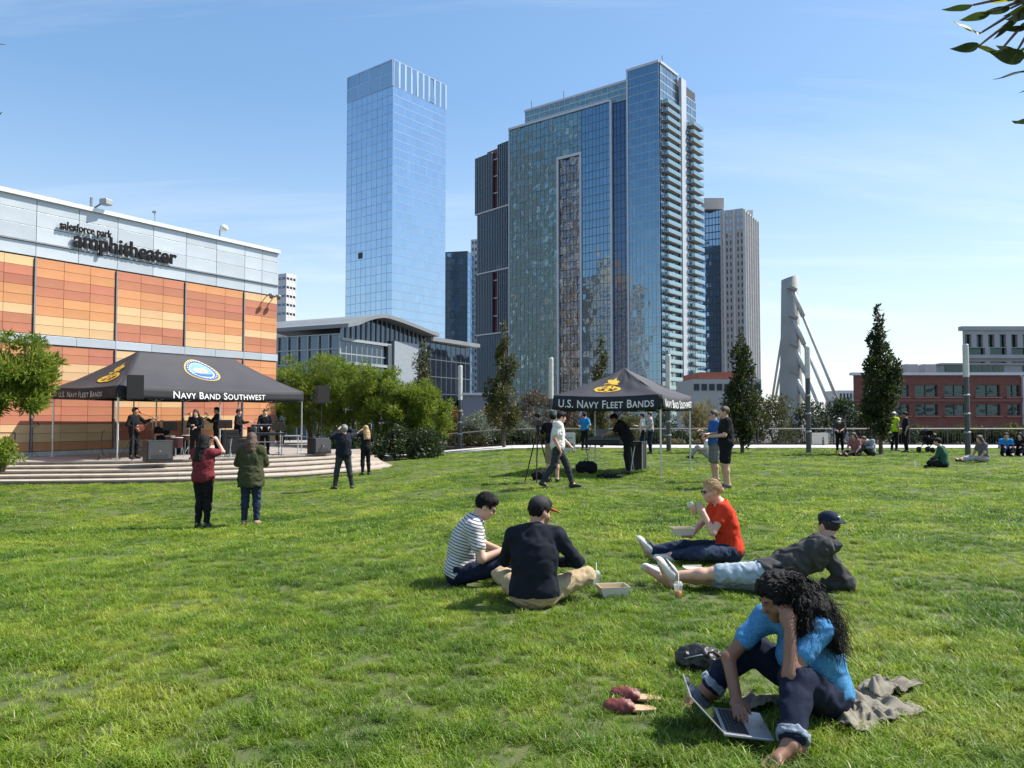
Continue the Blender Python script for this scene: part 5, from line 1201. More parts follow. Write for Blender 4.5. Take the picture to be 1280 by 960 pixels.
        o = link('hair_strands', np_mesh('hair_strands', np.array([tuple(v) for v in VV]), np.array(FF)), m_hair[s.hairc], s.o_hair, True); o['kind'] = 'stuff'
    def cap(s, mat, brim=None, back=False, logo=None):
        q = s.k; S = SDF(); S.el(s.hp(0, -.012, .050), (.088 * q, .110 * q, .090 * q), s.H, .01); S.cut(s.hp(0, 0, .032), s.H @ Vector((0, .08, -1))); o = s.add('cap', *S.mesh(min(s.h, .012)), mat)
        S = SDF(); sg = -1 if back else 1; S.el(s.hp(0, sg * .125, .036), (.072 * q, .075 * q, .009 * q), s.H @ Matrix.Rotation(-.18 * sg, 3, 'X'), .01); link('brim', np_mesh('brim', *S.mesh(.006), True), brim or mat, o, True)
        if logo:
            S = SDF(); S.el(s.hp(*logo), (.014 * q, .014 * q, .012 * q), None, .01); link('cap_badge', np_mesh('badge', *S.mesh(.005), True), m_wprint, o, True)
    def glasses(s, dark=True):
        q = s.k; S = SDF(); 
        for sd in (-1, 1): S.el(s.hp(.032 * sd, .101, .002), (.026 * q, .007 * q, .019 * q), s.H, .002); S.rc(s.hp(.058 * sd, .096, .006), s.hp(.080 * sd, .0, .004), .0032 * q, .003 * q, .002)
        S.rc(s.hp(-.01, .106, .006), s.hp(.01, .106, .006), .004 * q, .004 * q, .002); s.add('sunglasses' if dark else 'glasses', *S.mesh(.005), M('dark lens', (.01, .01, .012), .15))
    def bag(s): pass
# ---- stock poses -----------------------------------------------------------
def stand(**kw):
    J = dict(head=(0, .03, 1.635), neck=(0, -.005, 1.475), chest=(0, 0, 1.285), pelvis=(0, 0, .97), shL=(-.185, 0, 1.425), shR=(.185, 0, 1.425), elL=(-.235, -.03, 1.14), elR=(.235, -.03, 1.14), wrL=(-.245, .05, .90), wrR=(.245, .05, .90),
             hipL=(-.09, 0, .93), hipR=(.09, 0, .93), knL=(-.105, .03, .51), knR=(.105, .03, .51), anL=(-.115, -.02, .09), anR=(.115, -.02, .09), toL=(-.14, .13, .035), toR=(.14, .13, .035))
    J.update(kw); return J
def sit_cross(**kw):
    J = dict(head=(0, .10, .80), neck=(0, .02, .655), chest=(0, -.02, .46), pelvis=(0, -.06, .13), shL=(-.185, .0, .60), shR=(.185, .0, .60), elL=(-.25, .10, .34), elR=(.25, .10, .34), wrL=(-.10, .28, .26), wrR=(.10, .28, .26),
             hipL=(-.10, -.02, .11), hipR=(.10, -.02, .11), knL=(-.36, .26, .17), knR=(.36, .26, .17), anL=(.02, .34, .08), anR=(-.02, .38, .07), toL=(.15, .38, .05), toR=(-.15, .42, .05))
    J.update(kw); return J
def heading(dx, dy): return math.atan2(-dx, dy)
# ================================================================ PEOPLE CLOSE BY (joints in metres round the sitting point)
def WJ(pos, kw):
    o = {}
    for n, v in kw.items(): o[n] = Vector(v) - (Vector(pos) if n[:2] not in ('hd', 'pn', 'cu', 'fu', 'bu', 'hl', 'be') and n != 'hairdown' else Vector((0, 0, 0)))
    return o
m_white_shoe = M('white shoe leather', (.62, .60, .56), .6, .06); m_sole = M('rubber sole', (.55, .53, .50), .7); m_darksole = M('dark sole', (.04, .04, .045), .7)
m_jean = fab('navy denim', (.011, .016, .034), var=.2, scale=30); m_jean2 = fab('mid denim', (.022, .034, .066), var=.25, scale=24); m_blackc = fab('black', (.012, .012, .014)); m_darkg = fab('charcoal', (.030, .031, .034)); m_khaki = fab('khaki', (.42, .32, .19), var=.08)
# --- woman with laptop
pos = (1.70, 4.26, 0.0)
J = WJ(pos, dict(head=(1.435, 4.19, .665), neck=(1.565, 4.245, .540), chest=(1.640, 4.275, .385), pelvis=(1.725, 4.30, .125), shL=(1.610, 4.075, .520), shR=(1.425, 4.385, .505), elL=(1.410, 3.955, .330), elR=(1.200, 4.320, .300), wrL=(1.440, 4.030, .540), wrR=(1.195, 4.155, .130),
    hipL=(1.70, 4.195, .115), hipR=(1.655, 4.385, .115), knL=(1.455, 3.985, .300), knR=(1.365, 4.465, .330), anL=(1.335, 3.730, .075), anR=(1.125, 4.470, .080), toL=(1.225, 3.660, .030), toR=(1.00, 4.41, .030),
    hdL=(-.12, .35, 1), pnL=(.1, 1, -.2), curlL=(1.25, 0, 0), hdR=(-.15, -1, -.12), pnR=(0, .1, -1), curlR=(.35, 0, 0), bust=(1, 0, 0), hairdown=(.75, .10, -.8)))
P = Fig('barefoot person with long black curls in blue shirt using a laptop', pos, 0, J, .0054, 'brown', 'black', 'shoulder', .88, (-.90, -.30, -.42), True, 11, scale=1.0)
m_bluesh = M('cloth blue print shirt', (.045, .17, .37), .85, 0, 110, .2, 150, col2=(.10, .31, .54), spec=.15)
P.shirt(m_bluesh, .27, .02, .018, .080, .0035, e2=.020)
P.trousers(m_jean, .93, .05, .014, .014, wr_=.005)
for sd in 'LR':      # frayed, turned cuffs
    kn, an = P.J['kn' + sd], P.J['an' + sd]; d_ = (an - kn).normalized(); c_ = kn.lerp(an, .83); S = SDF(); S.rc(c_, c_ + d_ * .035, .077, .079, .005); S.cut(c_ + d_ * .035, d_); S.cut(c_ - d_ * .005, -d_); S.noise = wrinkle(.004, .04, 5); P.add('cuff', *S.mesh(.0065), M('denim underside', (.20, .24, .30), .9, .3, 60))
# hair falling down the back: a wavy mass with single curled locks over it
S = SDF(); rg = random.Random(4); B0 = Vector(pos)
tips = [Vector((1.735, 4.16, .40)), Vector((1.70, 4.05, .42)), Vector((1.66, 4.26, .44)), Vector((1.52, 4.03, .46)), Vector((1.76, 4.24, .46))]
for tp in tips:
    p = P.hp(rg.uniform(-.04, .04), -.07, .01); q_ = tp - B0; m1 = p.lerp(q_, .45) + Vector((.02, 0, .045)); S.rc(p, m1, .070, .054, .05); S.rc(m1, q_, .052, .022, .05)
S.noise = wrinkle(.007, .05, 8, (1, 1, .5)); link('hair_mass', np_mesh('hair_mass', *S.mesh(.0068), True), m_hair['black'], P.o_hair, True)
VV = []; FF = []; rgn = np.random.default_rng(5); ns, nj = 1900, 16
for i in range(ns):
    if i % 3 == 0: p = np.array(P.hp(rgn.uniform(-.088, .088), rgn.uniform(-.10, .06), rgn.uniform(.03, .12)))
    else: p = np.array(P.hp(rgn.uniform(-.10, .10), rgn.uniform(-.125, .0), rgn.uniform(-.08, .10)))
    tp = np.array(tips[rgn.integers(len(tips))] - B0) + rgn.normal(0, .030, 3) + np.array([.01, 0, rgn.uniform(-.04, .10)]); tt = np.linspace(0, 1, nj)[:, None]; a = rgn.uniform(0, 6.28); fr = rgn.uniform(14, 24); am = .004 + .016 * tt
    c = p + (tp - p) * tt + np.array([0, 0, 1]) * (.075 * np.sin(np.pi * tt ** .8)) + np.concatenate([np.sin(a + fr * tt), np.cos(a + fr * tt), np.sin(a * 2 + fr * tt)], 1) * am
    wd = rgn.normal(size=3); wd /= np.linalg.norm(wd); wv_ = wd[None] * (.0030 * (1 - .6 * tt)); k0 = len(VV) * 1
    base_ = sum(len(x) for x in VV); VV.append(np.concatenate([c - wv_, c + wv_], 0)); FF += [(base_ + j, base_ + j + 1, base_ + nj + j + 1, base_ + nj + j) for j in range(nj - 1)]
cl_ = link('curled_locks', np_mesh('curled_locks', np.concatenate(VV), np.array(FF)), m_hair['black'], P.o_hair, True); cl_['kind'] = 'stuff'
S = SDF()
for sd in (-1, 1): S.rc(P.hp(.014 * sd, .100, .024), P.hp(.048 * sd, .084, .026), .004, .003, .003)
P.add('eyebrow', *S.mesh(.005), m_hair['black'])
# --- man in dark shirt and cap, sitting cross-legged
pos = (.20, 6.72, 0.0)
J = WJ(pos, dict(head=(.245, 6.76, .800), neck=(.21, 6.71, .650), chest=(.195, 6.66, .455), pelvis=(.19, 6.66, .13), shL=(.010, 6.73, .590), shR=(.395, 6.70, .590), elL=(-.06, 6.90, .36), elR=(.565, 6.74, .375), wrL=(.16, 7.08, .30), wrR=(.42, 6.95, .325),
    hipL=(.09, 6.70, .115), hipR=(.30, 6.70, .115), knL=(-.10, 7.06, .19), knR=(.665, 6.90, .22), anL=(.36, 7.14, .085), anR=(.26, 7.10, .08), toL=(.50, 7.14, .05), toR=(.12, 7.16, .05), hdR=(-.9, .4, .1), pnR=(0, .3, -1), hdL=(.8, .5, 0), pnL=(0, 0, -1)))
P = Fig('person in dark navy long-sleeved top and black cap sitting cross-legged', pos, 0, J, .0080, 'tan', 'black', 'short', 1.06, (.83, .50, -.22), True, 12)
P.shirt(fab('navy knit', (.012, .015, .024)), .93, .03, .026, .064, .005, collar=True, e2=.015); P.trousers(m_khaki, .94, .03, .014); P.cap(M('cap black', (.012, .012, .014), .8), M('cap orange brim', (.62, .13, .03), .8), logo=(-.05, -.075, .085))
P.shoes(M('tan shoe', (.30, .24, .18), .7), m_sole)
S = SDF(); S.rc(P.J['wrR'] - (P.J['wrR'] - P.J['elR']).normalized() * .035, P.J['wrR'] - (P.J['wrR'] - P.J['elR']).normalized() * .012, .036, .036, .005); P.add('wristwatch', *S.mesh(.006), m_darkg)
S = SDF(); S.el(P.hp(.086, .012, -.012), (.007, .007, .013)); P.add('earbud', *S.mesh(.004), m_wprint)
# --- man in striped shirt
pos = (-.50, 7.55, 0.0)
J = WJ(pos, dict(head=(-.255, 7.545, .755), neck=(-.360, 7.56, .625), chest=(-.455, 7.57, .455), pelvis=(-.52, 7.58, .13), shL=(-.385, 7.76, .565), shR=(-.370, 7.385, .565), elL=(-.30, 7.86, .34), elR=(-.285, 7.33, .285), wrL=(-.08, 7.72, .28), wrR=(-.115, 7.42, .340),
    hipL=(-.48, 7.68, .115), hipR=(-.48, 7.47, .115), knL=(-.14, 7.95, .20), knR=(-.10, 7.38, .20), anL=(-.02, 7.55, .08), anR=(.02, 7.70, .07), toL=(-.0, 7.40, .05), toR=(.06, 7.86, .05), hdR=(1, .25, -.1), pnR=(0, .6, -.8), hdL=(1, -.3, -.1), pnL=(0, -.6, -.8)))
P = Fig('person in white and navy striped t-shirt with glasses looking down', pos, 0, J, .0080, 'light', 'black', 'short', .97, (.86, -.02, -.48), True, 13)
m_str = M('cloth striped jersey', (.60, .60, .58), .85, .04, 20, .2, 160); t_ = m_str.node_tree; wv = t_.nodes.new('ShaderNodeTexWave'); wv.bands_direction = 'Z'; wv.inputs['Scale'].default_value = 11.0; wv.inputs['Distortion'].default_value = .35; wv.inputs['Detail'].default_value = 1
tcn = t_.nodes.new('ShaderNodeTexCoord'); mpn = t_.nodes.new('ShaderNodeMapping'); mpn.inputs['Rotation'].default_value = (0, R(-17), 0); t_.links.new(tcn.outputs['Object'], mpn.inputs[0]); t_.links.new(mpn.outputs[0], wv.inputs['Vector']); cr3 = t_.nodes.new('ShaderNodeValToRGB'); cr3.color_ramp.elements[0].position = .22; cr3.color_ramp.elements[1].position = .32; cr3.color_ramp.elements[0].color = (.06, .07, .11, 1); cr3.color_ramp.elements[1].color = (.60, .59, .57, 1)
t_.links.new(wv.outputs['Fac'], cr3.inputs[0]); t_.links.new(cr3.outputs[0], t_.nodes['Principled BSDF'].inputs['Base Color'])
P.shirt(m_str, .30, .05, .020, .070, .006, e2=.02); P.trousers(m_jean, .95, .05, .014); P.strands(1100, .05, -.2); P.glasses(False); P.shoes(m_white_shoe, m_sole)
# --- woman in red
pos = (2.44, 8.70, 0.0)
J = WJ(pos, dict(head=(2.235, 8.66, .790), neck=(2.345, 8.68, .645), chest=(2.385, 8.69, .465), pelvis=(2.45, 8.70, .13), shL=(2.345, 8.505, .595), shR=(2.330, 8.86, .595), elL=(2.185, 8.42, .365), elR=(2.16, 8.93, .37), wrL=(2.105, 8.53, .575), wrR=(2.02, 8.76, .275),
    hipL=(2.40, 8.59, .115), hipR=(2.40, 8.80, .115), knL=(2.06, 8.40, .15), knR=(1.97, 8.86, .14), anL=(1.78, 8.62, .075), anR=(1.56, 8.88, .085), toL=(1.64, 8.66, .06), toR=(1.47, 8.88, .20), fuR=(-.6, 0, .5), hlR=(.02, 0, -.04), hdL=(-.3, .45, .6), pnL=(-.1, 1, .1), curlL=(.9, 0, 0), hdR=(-1, -.15, .05), pnR=(0, -.2, 1), bust=(1, 0, 0), hairdown=(.3, 0, -1)))
P = Fig('person in red t-shirt and sunglasses drinking from a cup', pos, 0, J, .0085, 'light', 'blonde', 'bun', 1.06, (-.97, -.18, -.08), True, 14)
P.shirt(fab('poppy red', (.58, .045, .018), var=.06), .22, .03, .014, .082, .006, e2=.02); P.trousers(m_jean2, .93, .05, .014); P.strands(1100, .06, 1.0); P.glasses(True); P.shoes(m_white_shoe, m_darksole, .010)
RED = P
# --- man in grey hoodie lying propped on an elbow
pos = (2.62, 7.25, 0.0)
J = WJ(pos, dict(head=(3.00, 7.33, .600), neck=(2.945, 7.26, .455), chest=(2.800, 7.22, .345), pelvis=(2.340, 7.20, .150), shL=(2.835, 7.08, .445), shR=(2.965, 7.37, .335), elL=(2.53, 7.20, .34), elR=(3.13, 7.22, .07), wrL=(2.42, 7.40, .16), wrR=(2.92, 7.34, .05),
    hipL=(2.30, 7.14, .185), hipR=(2.30, 7.24, .115), knL=(1.885, 7.24, .165), knR=(1.875, 7.36, .10), anL=(1.47, 7.30, .13), anR=(1.44, 7.43, .09), toL=(1.385, 7.28, .255), toR=(1.31, 7.50, .155), fuL=(-.9, 0, -.2), fuR=(-.9, 0, .1), hlL=(.02, 0, -.045), hlR=(.02, 0, -.04), hdL=(-.5, .5, -.6), pnL=(0, 0, -1), hdR=(-1, .3, 0), pnR=(0, 0, -1)))
P = Fig('person in grey hoodie and light blue shorts lying propped on one elbow', pos, 0, J, .0085, 'light', 'dbrown', 'short', 1.06, (-.35, .92, -.10), True, 15)
m_hood = fab('grey hoodie', (.055, .055, .055), var=.15); P.shirt(m_hood, .93, .02, .022, .060, .010, name='hoodie'); P.trousers(fab('pale blue shorts', (.33, .40, .46)), .42, .05, .014, .02, name='shorts'); P.cap(fab('cap navy', (.014, .024, .045)), back=True, logo=(.02, -.116, .078))
S = SDF(); S.el(P.J['neck'] + Vector((-.02, -.075, -.015)), (.13, .075, .085), rotm((.2, .6, -.5)), .01); S.el(P.J['neck'] + Vector((-.01, .03, .09)), (.085, .11, .08), None, .02, sub=True); S.noise = wrinkle(.008, .07, 3); P.add('hood', *S.mesh(.0085), m_hood)
P.shoes(m_white_shoe, m_sole, .014)

# ================================================================ THINGS ON THE GRASS
m_card = M('kraft card', (.52, .40, .24), .85, .06, 8); m_cardw = M('white card', (.62, .57, .47), .8, .04)
def food_box(pos, rz, sx, sy, h, label, full=True):
    T = thing('food_box', label, 'food box', pos, rz); b = MB(); t = .008; fl = .82
    def ring(k, z): return [(sx / 2 * k * a, sy / 2 * k * c_, z) for a, c_ in ((-1, -1), (1, -1), (1, 1), (-1, 1))]
    o0, o1, i1, i0 = ring(fl, 0), ring(1, h), ring(.97, h), ring(.80, .008)
    vs = o0 + o1 + i1 + i0; fs = [(3, 2, 1, 0)] + [(k * 4 + i, k * 4 + (i + 1) % 4, k * 4 + 4 + (i + 1) % 4, k * 4 + 4 + i) for k in range(3) for i in range(4)] + [(12, 13, 14, 15)]
    b.add(vs, fs); bo = b.build('tray', m_cardw, T, False, True); lin = MB(); q = ring(.80, .012) + ring(.962, h - .004); lin.add(q, [(0, 1, 2, 3)] + [(i, (i + 1) % 4, 4 + (i + 1) % 4, 4 + i) for i in range(4)]); lin.build('lining', m_card, T, False, True); return T
p = G(766, 746) + Vector((0, 0, .02)); food_box(p, .15, .27, .20, .085, 'open kraft food box with white sides beside the clear cup on grass')
p = G(728, 731); food_box(p, .6, .22, .16, .05, 'white food box half hidden by the khaki knee')
p = G(868, 713); T = thing('box_lid', 'flat white paper lid lying on the grass by the denim leg', 'lid', p, .1); b = MB(); b.box((0, 0, .02), (.22, .15, .012), rot=Matrix.Rotation(.06, 3, 'Y')); b.build('sheet', m_cardw, T, False, True); b = MB(); b.box((0, 0.074, .03), (.21, .008, .025)); b.build('flap', m_cardw, T, False, True)
hr = RED.J['wrR'] + Vector(RED.root.location); T = food_box((hr.x - .09, hr.y - .02, hr.z + .02), .1, .24, .18, .08, 'white food box held in the lap of the person in red')
m_clear = bpy.data.materials.new('clear plastic'); m_clear.use_nodes = True; t_ = m_clear.node_tree; tb = t_.nodes.new('ShaderNodeBsdfTransparent'); mxs = t_.nodes.new('ShaderNodeMixShader'); mxs.inputs[0].default_value = .25; b_ = t_.nodes['Principled BSDF']; b_.inputs['Base Color'].default_value = (.8, .82, .82, 1); b_.inputs['Roughness'].default_value = .15
t_.links.new(tb.outputs[0], mxs.inputs[1]); t_.links.new(b_.outputs[0], mxs.inputs[2]); t_.links.new(mxs.outputs[0], t_.nodes['Material Output'].inputs[0])
m_juice = M('orange drink', (.75, .22, .02), .2, .05); m_straw_ = M('paper straw', (.75, .74, .70), .6)
def cup(pos, label, fill=None, tilt=None, straw=True, k=1.0):
    T = thing('drink_cup', label, 'cup', pos); 
    if tilt: T.rotation_euler = tilt
    b = MB(); b.lathe([(.028 * k, 0), (.040 * k, .115 * k), (.042 * k, .118 * k), (.042 * k, .122 * k), (.0385 * k, .119 * k), (.0265 * k, .004)], (0, 0, 0), 18); b.build('cup', m_clear, T, True, True)
    if fill: b = MB(); b.lathe([(.026 * k, .005), (.0262 * k + .012 * k * fill, .005 + .11 * fill * k)], (0, 0, 0), 16); b.build('drink', m_juice, T, True, True)
    b = MB(); b.lathe([(.043 * k, .118 * k), (.043 * k, .128 * k), (.030 * k, .150 * k), (.006 * k, .155 * k)], (0, 0, 0), 16); b.build('lid', m_clear, T, True, True)
    if straw: b = MB(); b.tube([(0, 0, .02), (.004, .006, .225 * k)], .004, 6); b.build('straw', m_straw_, T, True, True)
    return T
cup(G(848, 748), 'clear cup with some orange drink and straw on the grass', .55); cup(G(745, 733), 'empty clear cup with straw beside the kraft food box', None, k=1.0)
cup(G(1145, 583), 'small pale cup on far grass near the person in green', None, straw=False, k=1.1)
wl = RED.J['wrL'] + Vector(RED.root.location); cup((wl.x - .075, wl.y + .05, wl.z - .04), 'cup of orange drink held at the mouth of the person in red', .9, (-.1, -.35, 0), False)
# laptop
a_, b2 = Vector((1.045, 3.86, .070)), Vector((1.085, 4.215, .065)); hx = (b2 - a_).normalized(); dx_ = Vector((hx.y, -hx.x, -.08)).normalized(); up_ = dx_.cross(hx); up_ = up_ if up_.z > 0 else -up_; WL, DL = (b2 - a_).length, .245
T = thing('laptop', 'open silver laptop with black keys on the grass', 'laptop', (a_ + b2) / 2)
Rl = Matrix((dx_, hx, up_)).transposed()
def lp(x, y, z): return a_ + dx_ * x + hx * y + up_ * z
m_lap = M('laptop aluminium', (.50, .51, .53), .35, .03, metal=.7); m_key = M('laptop key', (.015, .015, .018), .5)
b = MB(); b.box(lp(DL / 2, WL / 2, 0), (DL, WL, .014), rot=Rl, bevel=.004); base = b.build('base', m_lap, T)
kb = MB(); kb.box((0, 0, 0), (.0152, .0165, .004)); kme = kb.mesh('key'); kme.materials.append(m_key)
for r_ in range(6):
    for c_ in range(15):
        if r_ == 5 and 4 <= c_ <= 8:
            continue
        o = link('key', kme, None, base); o.matrix_parent_inverse = world_m(base).inverted(); o.matrix_basis = Matrix.Translation(lp(.026 + r_ * .0182, .030 + c_ * .0212, .0085)) @ Rl.to_4x4()
o = link('key', kme, None, base); o.matrix_parent_inverse = world_m(base).inverted(); o.matrix_basis = Matrix.Translation(lp(.026 + 5 * .0182, .030 + 6 * .0212, .0085)) @ (Rl.to_4x4() @ Matrix.Diagonal((1, 6.1, 1, 1)))
b = MB(); b.box(lp(.190, WL / 2, .0076), (.085, .125, .0012), rot=Rl); b.build('trackpad', M('trackpad', (.40, .41, .43), .3, .02, metal=.6), base)
th = R(138); lu = dx_ * math.cos(th) + up_ * math.sin(th); ln = lu.cross(hx); Rs = Matrix((lu, hx, lu.cross(hx))).transposed()
b = MB(); b.box(a_ + hx * WL / 2 + lu * .118 + up_ * .008, (.232, WL, .008), rot=Rs, bevel=.003); lid = b.build('screen_lid', m_lap, T)
fn = (dx_ - lu * dx_.dot(lu)).normalized(); b = MB(); b.box(a_ + hx * WL / 2 + lu * .120 + up_ * .008 + fn * .0052, (.215, WL - .016, .002), rot=Rs); b.build('display', M('display glass', (.01, .012, .016), .08), lid)
# slip-on shoes
m_maroon = M('maroon leather', (.15, .030, .024), .5, .12, 14, .15, 60); m_insole = M('tan insole', (.50, .32, .18), .7)
for i, (pp, rz) in enumerate(((G(797, 876), R(78)), (G(790, 890), R(86)))):
    T = thing('slip_on_shoe', 'maroon leather backless slip-on shoe lying on the grass', 'shoe', pp, rz, group='pair of maroon slip-ons'); Sx = SDF(); Sx.el((0, .0, .022), (.043, .135, .05), None, .01); Sx.cut((0, 0, .028), (0, 0, 1)); Sx.cut((0, 0, .012), (0, 0, -1)); link('sole', np_mesh('sole', *Sx.mesh(.005), True), m_insole, T, True)
    Sx = SDF(); Sx.el((0, .045, .022), (.047, .105, .055), None, .01); Sx.el((0, .12, .03), (.030, .04, .026), None, .03); Sx.el((0, -.06, .075), (.06, .10, .05), None, .01, sub=True); Sx.cut((0, -.015, .05), (0, -1, .1)); Sx.cut((0, 0, .010), (0, 0, -1)); Sx.noise = wrinkle(.003, .05, 3); link('upper', np_mesh('upper', *Sx.mesh(.005), True), m_maroon, T, True)
# sandal under the shin: blue strap
# dark bag
p = G(872, 838); T = thing('shoulder_bag', 'slouching black leather bag behind the bent knee', 'bag', p)
S = SDF(); S.el((0, 0, .075), (.15, .085, .085), rotm((.5, .86, 0)), .03); S.el((.10, .03, .06), (.10, .08, .07), None, .05); S.cut((0, 0, .004), (0, 0, -1)); S.noise = wrinkle(.010, .08, 6); link('bag_body', np_mesh('bag_body', *S.mesh(.008), True), M('black leather', (.018, .017, .017), .4, .2, 20, .3, 60), T, True)
b = MB(); b.tube([(.02, -.06, .12), (.08, -.10, .15), (.17, -.10, .09), (.21, -.06, .015)], .008, 6); b.build('strap', M('brown strap', (.10, .05, .025), .6), T, True, True)
b = MB(); b.tube([(-.10, -.075, .10), (0, -.088, .125), (.10, -.06, .12)], .004, 5); b.build('zip', m_steel, T, True, True)
# crumpled jacket under and behind the woman
m_jac = fab('olive grey jacket', (.21, .19, .15), var=.12)
def crumple(pos, sx, sy, rz, seed, n=70, H=.05):
    rg = np.random.default_rng(seed); xs = np.linspace(-1, 1, n); X_, Y_ = np.meshgrid(xs, xs); wf = wrinkle(1.0, .22, seed, (1, 1, .1)); Pn = np.stack([X_ * sx, Y_ * sy, np.zeros_like(X_)], -1).astype(np.float32); z = np.abs(wf(Pn)) * H + np.abs(wrinkle(1, .10, seed + 1)(Pn)) * H * .5 + .02
    ang_ = np.arctan2(Y_, X_); rad = 1 + .22 * np.sin(3 * ang_ + seed) + .12 * np.sin(7 * ang_ + 2 * seed); z *= np.clip(1.25 - (X_ ** 2 + Y_ ** 2) * .5, .2, 1); Pn[..., 0] *= rad; Pn[..., 1] *= rad; Pn[..., 2] = z; c_, s_ = math.cos(rz), math.sin(rz)
    V = Pn.reshape(-1, 3) @ np.array([[c_, s_, 0], [-s_, c_, 0], [0, 0, 1]]) + np.array(pos); ii, jj = np.meshgrid(np.arange(n - 1), np.arange(n - 1)); a0 = (jj * n + ii).ravel(); r2 = ((X_ ** 2 + Y_ ** 2) < 1.0).ravel(); F = np.stack([a0, a0 + 1, a0 + n + 1, a0 + n], 1); F = F[r2[F].all(1)]; return V, F
T = thing('crumpled_jacket', 'crumpled olive grey jacket spread under the person with the laptop', 'jacket', (1.8, 4.3, 0))
o = link('jacket_body', np_mesh('jacket_body', *crumple((1.88, 4.38, .0), .28, .34, .5, 3), True), m_jac, T); so = o.modifiers.new('thick', 'SOLIDIFY'); so.thickness = .006
o = link('sleeve', np_mesh('sleeve', *crumple((2.22, 4.62, .0), .24, .10, .55, 9, 50), True), m_jac, T); so = o.modifiers.new('thick', 'SOLIDIFY'); so.thickness = .006
o = link('jacket_hem', np_mesh('jacket_hem', *crumple((1.40, 4.42, .0), .16, .10, .2, 14, 40, .03), True), m_jac, T); so = o.modifiers.new('thick', 'SOLIDIFY'); so.thickness = .006
# ================================================================ PEOPLE FURTHER OFF
def person(label, p, rz, J, skin='light', hair='dbrown', hs='short', build=1.0, face=None, seed=1, scale=1.0, h=.016, top=None, sleeve=.28, hem=.04, bottom=None, to=.97, shoes=None, bn='trousers', tn='shirt', e=.014, group=None, neckr=.072, flare=0.0, headup=(0, 0, 1)):
    P = Fig(label, p, rz, J, h, skin, hair, hs, build, face, False, seed, group, scale, headup)
    if top: P.shirt(top, sleeve, hem, e, neckr, .006, name=tn)
    if bottom: P.trousers(bottom, to, .085, .014, flare, name=bn)
    if shoes: P.shoes(shoes, None)
    return P
m_maroonc = fab('maroon blouse', (.17, .028, .035)); m_olivec = fab('olive parka', (.050, .055, .026)); m_navyc = fab('navy jacket', (.014, .018, .028)); m_whitec = fab('white tee', (.66, .65, .61), var=.04); m_tan = fab('tan shorts', (.26, .21, .15)); m_greysh = fab('grey shorts', (.16, .16, .15)); m_royal = fab('royal blue tee', (.03, .10, .30)); m_cyan = fab('bright blue tee', (.02, .22, .48)); m_hv = fab('yellow vest', (.45, .70, .03), var=.05); m_greyc = fab('grey tee', (.33, .33, .32)); m_greenc = fab('dark green jacket', (.03, .09, .06)); m_gpant = fab('dark grey trousers', (.040, .042, .048))
m_bshoe = M('black shoe', (.015, .015, .016), .5); m_gshoe = M('grey shoe', (.10, .10, .10), .7); m_blackp = M('black plastic', (.012, .012, .013), .5, .1, 10); m_blackbox = M('black speaker grille', (.010, .010, .012), .75, .2, 40, .3, 200); m_phone = M('phone glass', (.02, .03, .05), .2)
def small_box(name, label, cat, c, size, mat, rot=None, parts=()):
    T = thing(name, label, cat, c); b = MB(); b.box((0, 0, 0), size, rot=rot, bevel=min(size) * .12); b.build('case', mat, T, False, True)
    for (n, o, sz, m_) in parts: b = MB(); q = Vector(o); q = rot @ q if rot is not None else q; b.box(q, sz, rot=rot); b.build(n, m_, T, False, True)
    return T
# two women photographing the band
p = G(253, 660); P = person('person in maroon top holding up a phone towards the stage', p, heading(.12, 1), stand(elR=(.33, .12, 1.44), wrR=(.14, .24, 1.66), elL=(-.27, .16, 1.25), wrL=(-.03, .30, 1.58), hdR=(-.6, .4, .6), hdL=(.2, .2, 1), knL=(-.08, .03, .51), anL=(-.09, -.01, .09), toL=(-.11, .14, .035), knR=(.09, .03, .51), anR=(.09, -.02, .09), toR=(.12, .13, .035), hairdown=(-.12, -.15, -1), bust=(1, 0, 0)), 'light', 'black', 'long', 1.12, (0, 1, .1), 21, .96, .013, m_maroonc, .30, .10, m_blackc, .97, m_bshoe, e=.024)
q = p + Vector((.02, .33, 1.62)); small_box('phone', 'phone held up by the person in maroon', 'phone', q, (.15, .012, .08), m_phone, parts=[('lens', (-.05, -.008, .02), (.02, .006, .02), m_steel)])
p = G(313, 657); P = person('person with brown curly hair in long olive green parka', p, heading(-.15, 1), stand(elR=(.25, .10, 1.18), wrR=(.08, .28, 1.30), elL=(-.27, .10, 1.18), wrL=(-.07, .28, 1.32), hdR=(-.3, .5, .6), hdL=(.3, .5, .6), hairdown=(.02, -.1, -1)), 'light', 'brown', 'shoulder', 1.22, (.1, 1, 0), 22, .96, .013, m_olivec, .92, .05, m_jean2, .95, M('tan boot', (.25, .18, .10), .7), e=.026, tn='parka')
S = SDF(); pe = P.J['pelvis']; S.rc(pe + Vector((0, 0, .10)), pe + Vector((0, 0, -.16)), .20, .235, .03); S.el(pe + Vector((0, 0, -.05)), (.24, .19, .26), None, .03); S.cut(pe + Vector((0, 0, -.22)), (0, 0, -1)); S.cut(pe + Vector((0, 0, .16)), (0, 0, 1)); S.noise = wrinkle(.009, .12, 4); P.add('parka_skirt', *S.mesh(.013), m_olivec)
